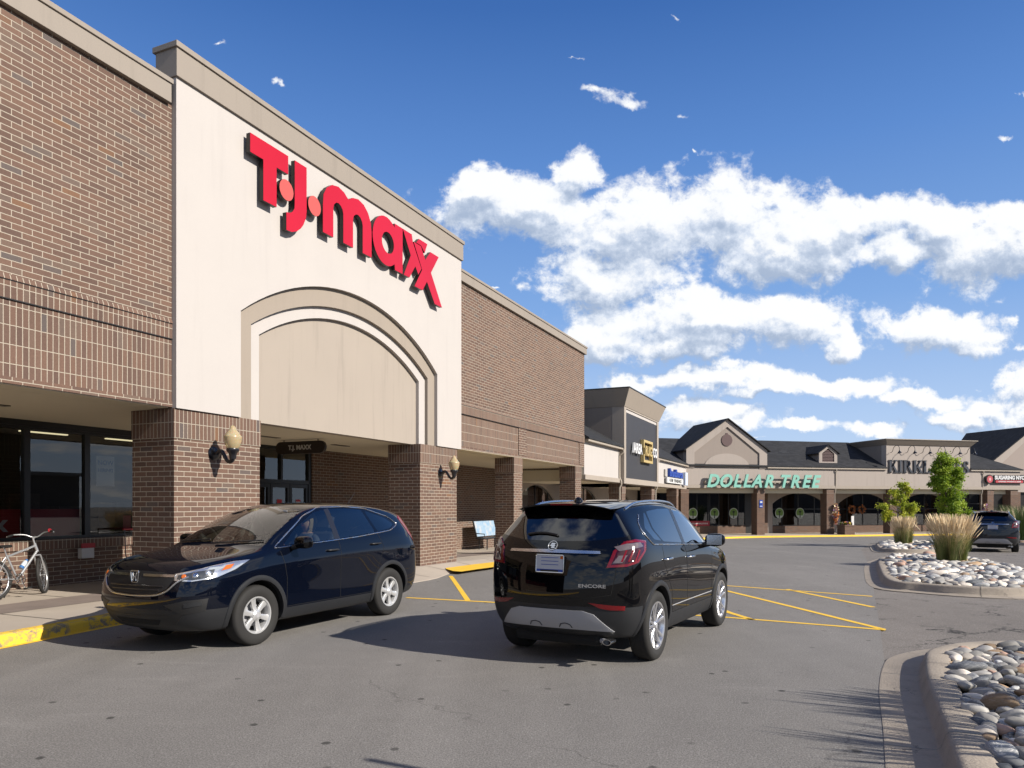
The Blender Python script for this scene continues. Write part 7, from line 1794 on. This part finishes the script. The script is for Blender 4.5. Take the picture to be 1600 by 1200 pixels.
    for k in range(3): MB().box(.0045, .005, -.10, .10, .052-.034*k, .058-.034*k, Mp).build('plate_line', BLU, po)
    MB().box(.0045, .005, .12, .15, .045, .072, Mp).build('plate_sticker', AMB, po)
    for name, txt, cx_, sz in (('badge_lettering', 'ENCORE', .46, .045),):
        q = []
        h, n_ = car.hit(None, cx_, .785, B)
        if h is not None and full:
            mb = MB(); M = Matrix.Translation((0, 0, 0)); text_mb(mb, txt, sz, 0, 0, -.004, .0, .001, sx=1.6, M=None)
            yw2 = math.atan2(n_.y, n_.x); Mt = Matrix.Translation(h+n_*.004) @ Matrix.Rotation(yw2+R(90), 4, 'Z'); mb.v = [tuple(Mt @ Vector(v_)) for v_ in mb.v]; mb.build(name, CHM, root)
    P = []
    for i in range(10):
        a = -.02-.0+.36*i/9; h, n_ = car.hit(None, -a, 1.265+.02*math.sin(i/9*3), B); P.append(h+n_*.014) if h is not None else None
    MB().tube(P, .012, 6).build('rear_wiper', PLA, root, smooth=50)
    rows = []
    for i in range(21):
        a = -.54+1.08*i/20; k = 1-(abs(a)/.54)**4*.6
        hh, _ = car.top(X(3.74), a*.97); h2, _ = car.top(X(3.50), a*.97); zz = hh.z if hh is not None else 1.5; z2 = h2.z if h2 is not None else 1.55
        xr = X(3.89+.09*k); rows.append([(X(3.50), a, z2+.004), (X(3.74), a, zz+.016*k), (xr, a*1.0, zz+.0*k), (xr+.004, a, zz-.016*k), (X(3.84), a, zz-.026), (X(3.68), a, zz-.035)])
    MB().grid(rows).build('spoiler', PM, root, smooth=50)
    zc = rows[10][2][2]; MB().box(X(3.98)-.003, X(3.98)+.02, -.13, .13, zc-.018, zc-.003).build('high_brake_light', TLR, root, bevel=.003)
    mb = MB(); hh, _ = car.top(X(3.58), 0); mb.lathe([(.0, .06), (.025, .055), (.05, .02), (.055, -.02)], (X(3.56), 0, hh.z), 16); mb.build('roof_antenna', PM, root, smooth=60)
    sk_ = [(-.64, .365), (-.47, .53), (-.36, .56), (.36, .56), (.47, .53), (.64, .365), (.3, .375), (-.3, .375)]
    so = car.patch2(sk_, B, .010, .02, .03).build('skid_plate', SKID, root, smooth=40)
    for a in (-.17, .17):
        P = [car.hit(None, a+dx, zz, B) for dx, zz in ((-.07, .39), (-.05, .425), (0, .435), (.05, .425), (.07, .39))]; P = [h+n_*.014 for h, n_ in P if h is not None]
        if len(P) > 2: MB().tube(P, .004, 5).build('skid_notch', CLAD, so)
    ex = MB(); ex.lathe([(.030, .0), (.036, .0), (.038, -.12), (.0, -.12)], (0, 0, 0), 20, 'X', Matrix.Translation((X(4.17), -.60, .27)) @ Matrix.Rotation(R(180), 4, 'Z') @ Matrix.Diagonal((1, 1.35, .8, 1))); ex.build('exhaust_tip', CHM, root, smooth=40)
    MB().tube([(X(3.6), .1, .24), (X(3.9), -.15, .25), (X(4.1), -.58, .265)], .025, 8).build('exhaust_pipe', SKID, root, smooth=50)
    MB().box(-1.95, 1.85, -.50, .50, .20, .33).build('underbody', WELL, root, bevel=.05)
    for sg in (1, -1):
        for wx in WX: make_wheel(root, wx, WZ, sg, .352, .22, .238, style, .872)
    interior(root, X(1.68), X(3.75), 1.02, .70); seats(root, (X(2.25), X(3.05)), .60)
    return car
CAR2 = empty('parked_car', (1.45, 9.33, 0), math.atan2(.861, .509), 'glossy black compact crossover seen from its rear with bright spoked wheels', 'car')
CAR2.scale = (1.0, 1.0, 1.045)
car_two(CAR2, PBLK, 'alloy')
zs = gz(29.5)
CAR3 = empty('parked_car', (20.45, 31.55, gz(31.5)+.0), math.atan2(.87, .50), 'dark grey blue SUV parked beyond the stone beds at the right edge', 'car'); CAR3.scale = (1.12, 1.06, 1.04)
car_two(CAR3, PDK, 'cover', False)
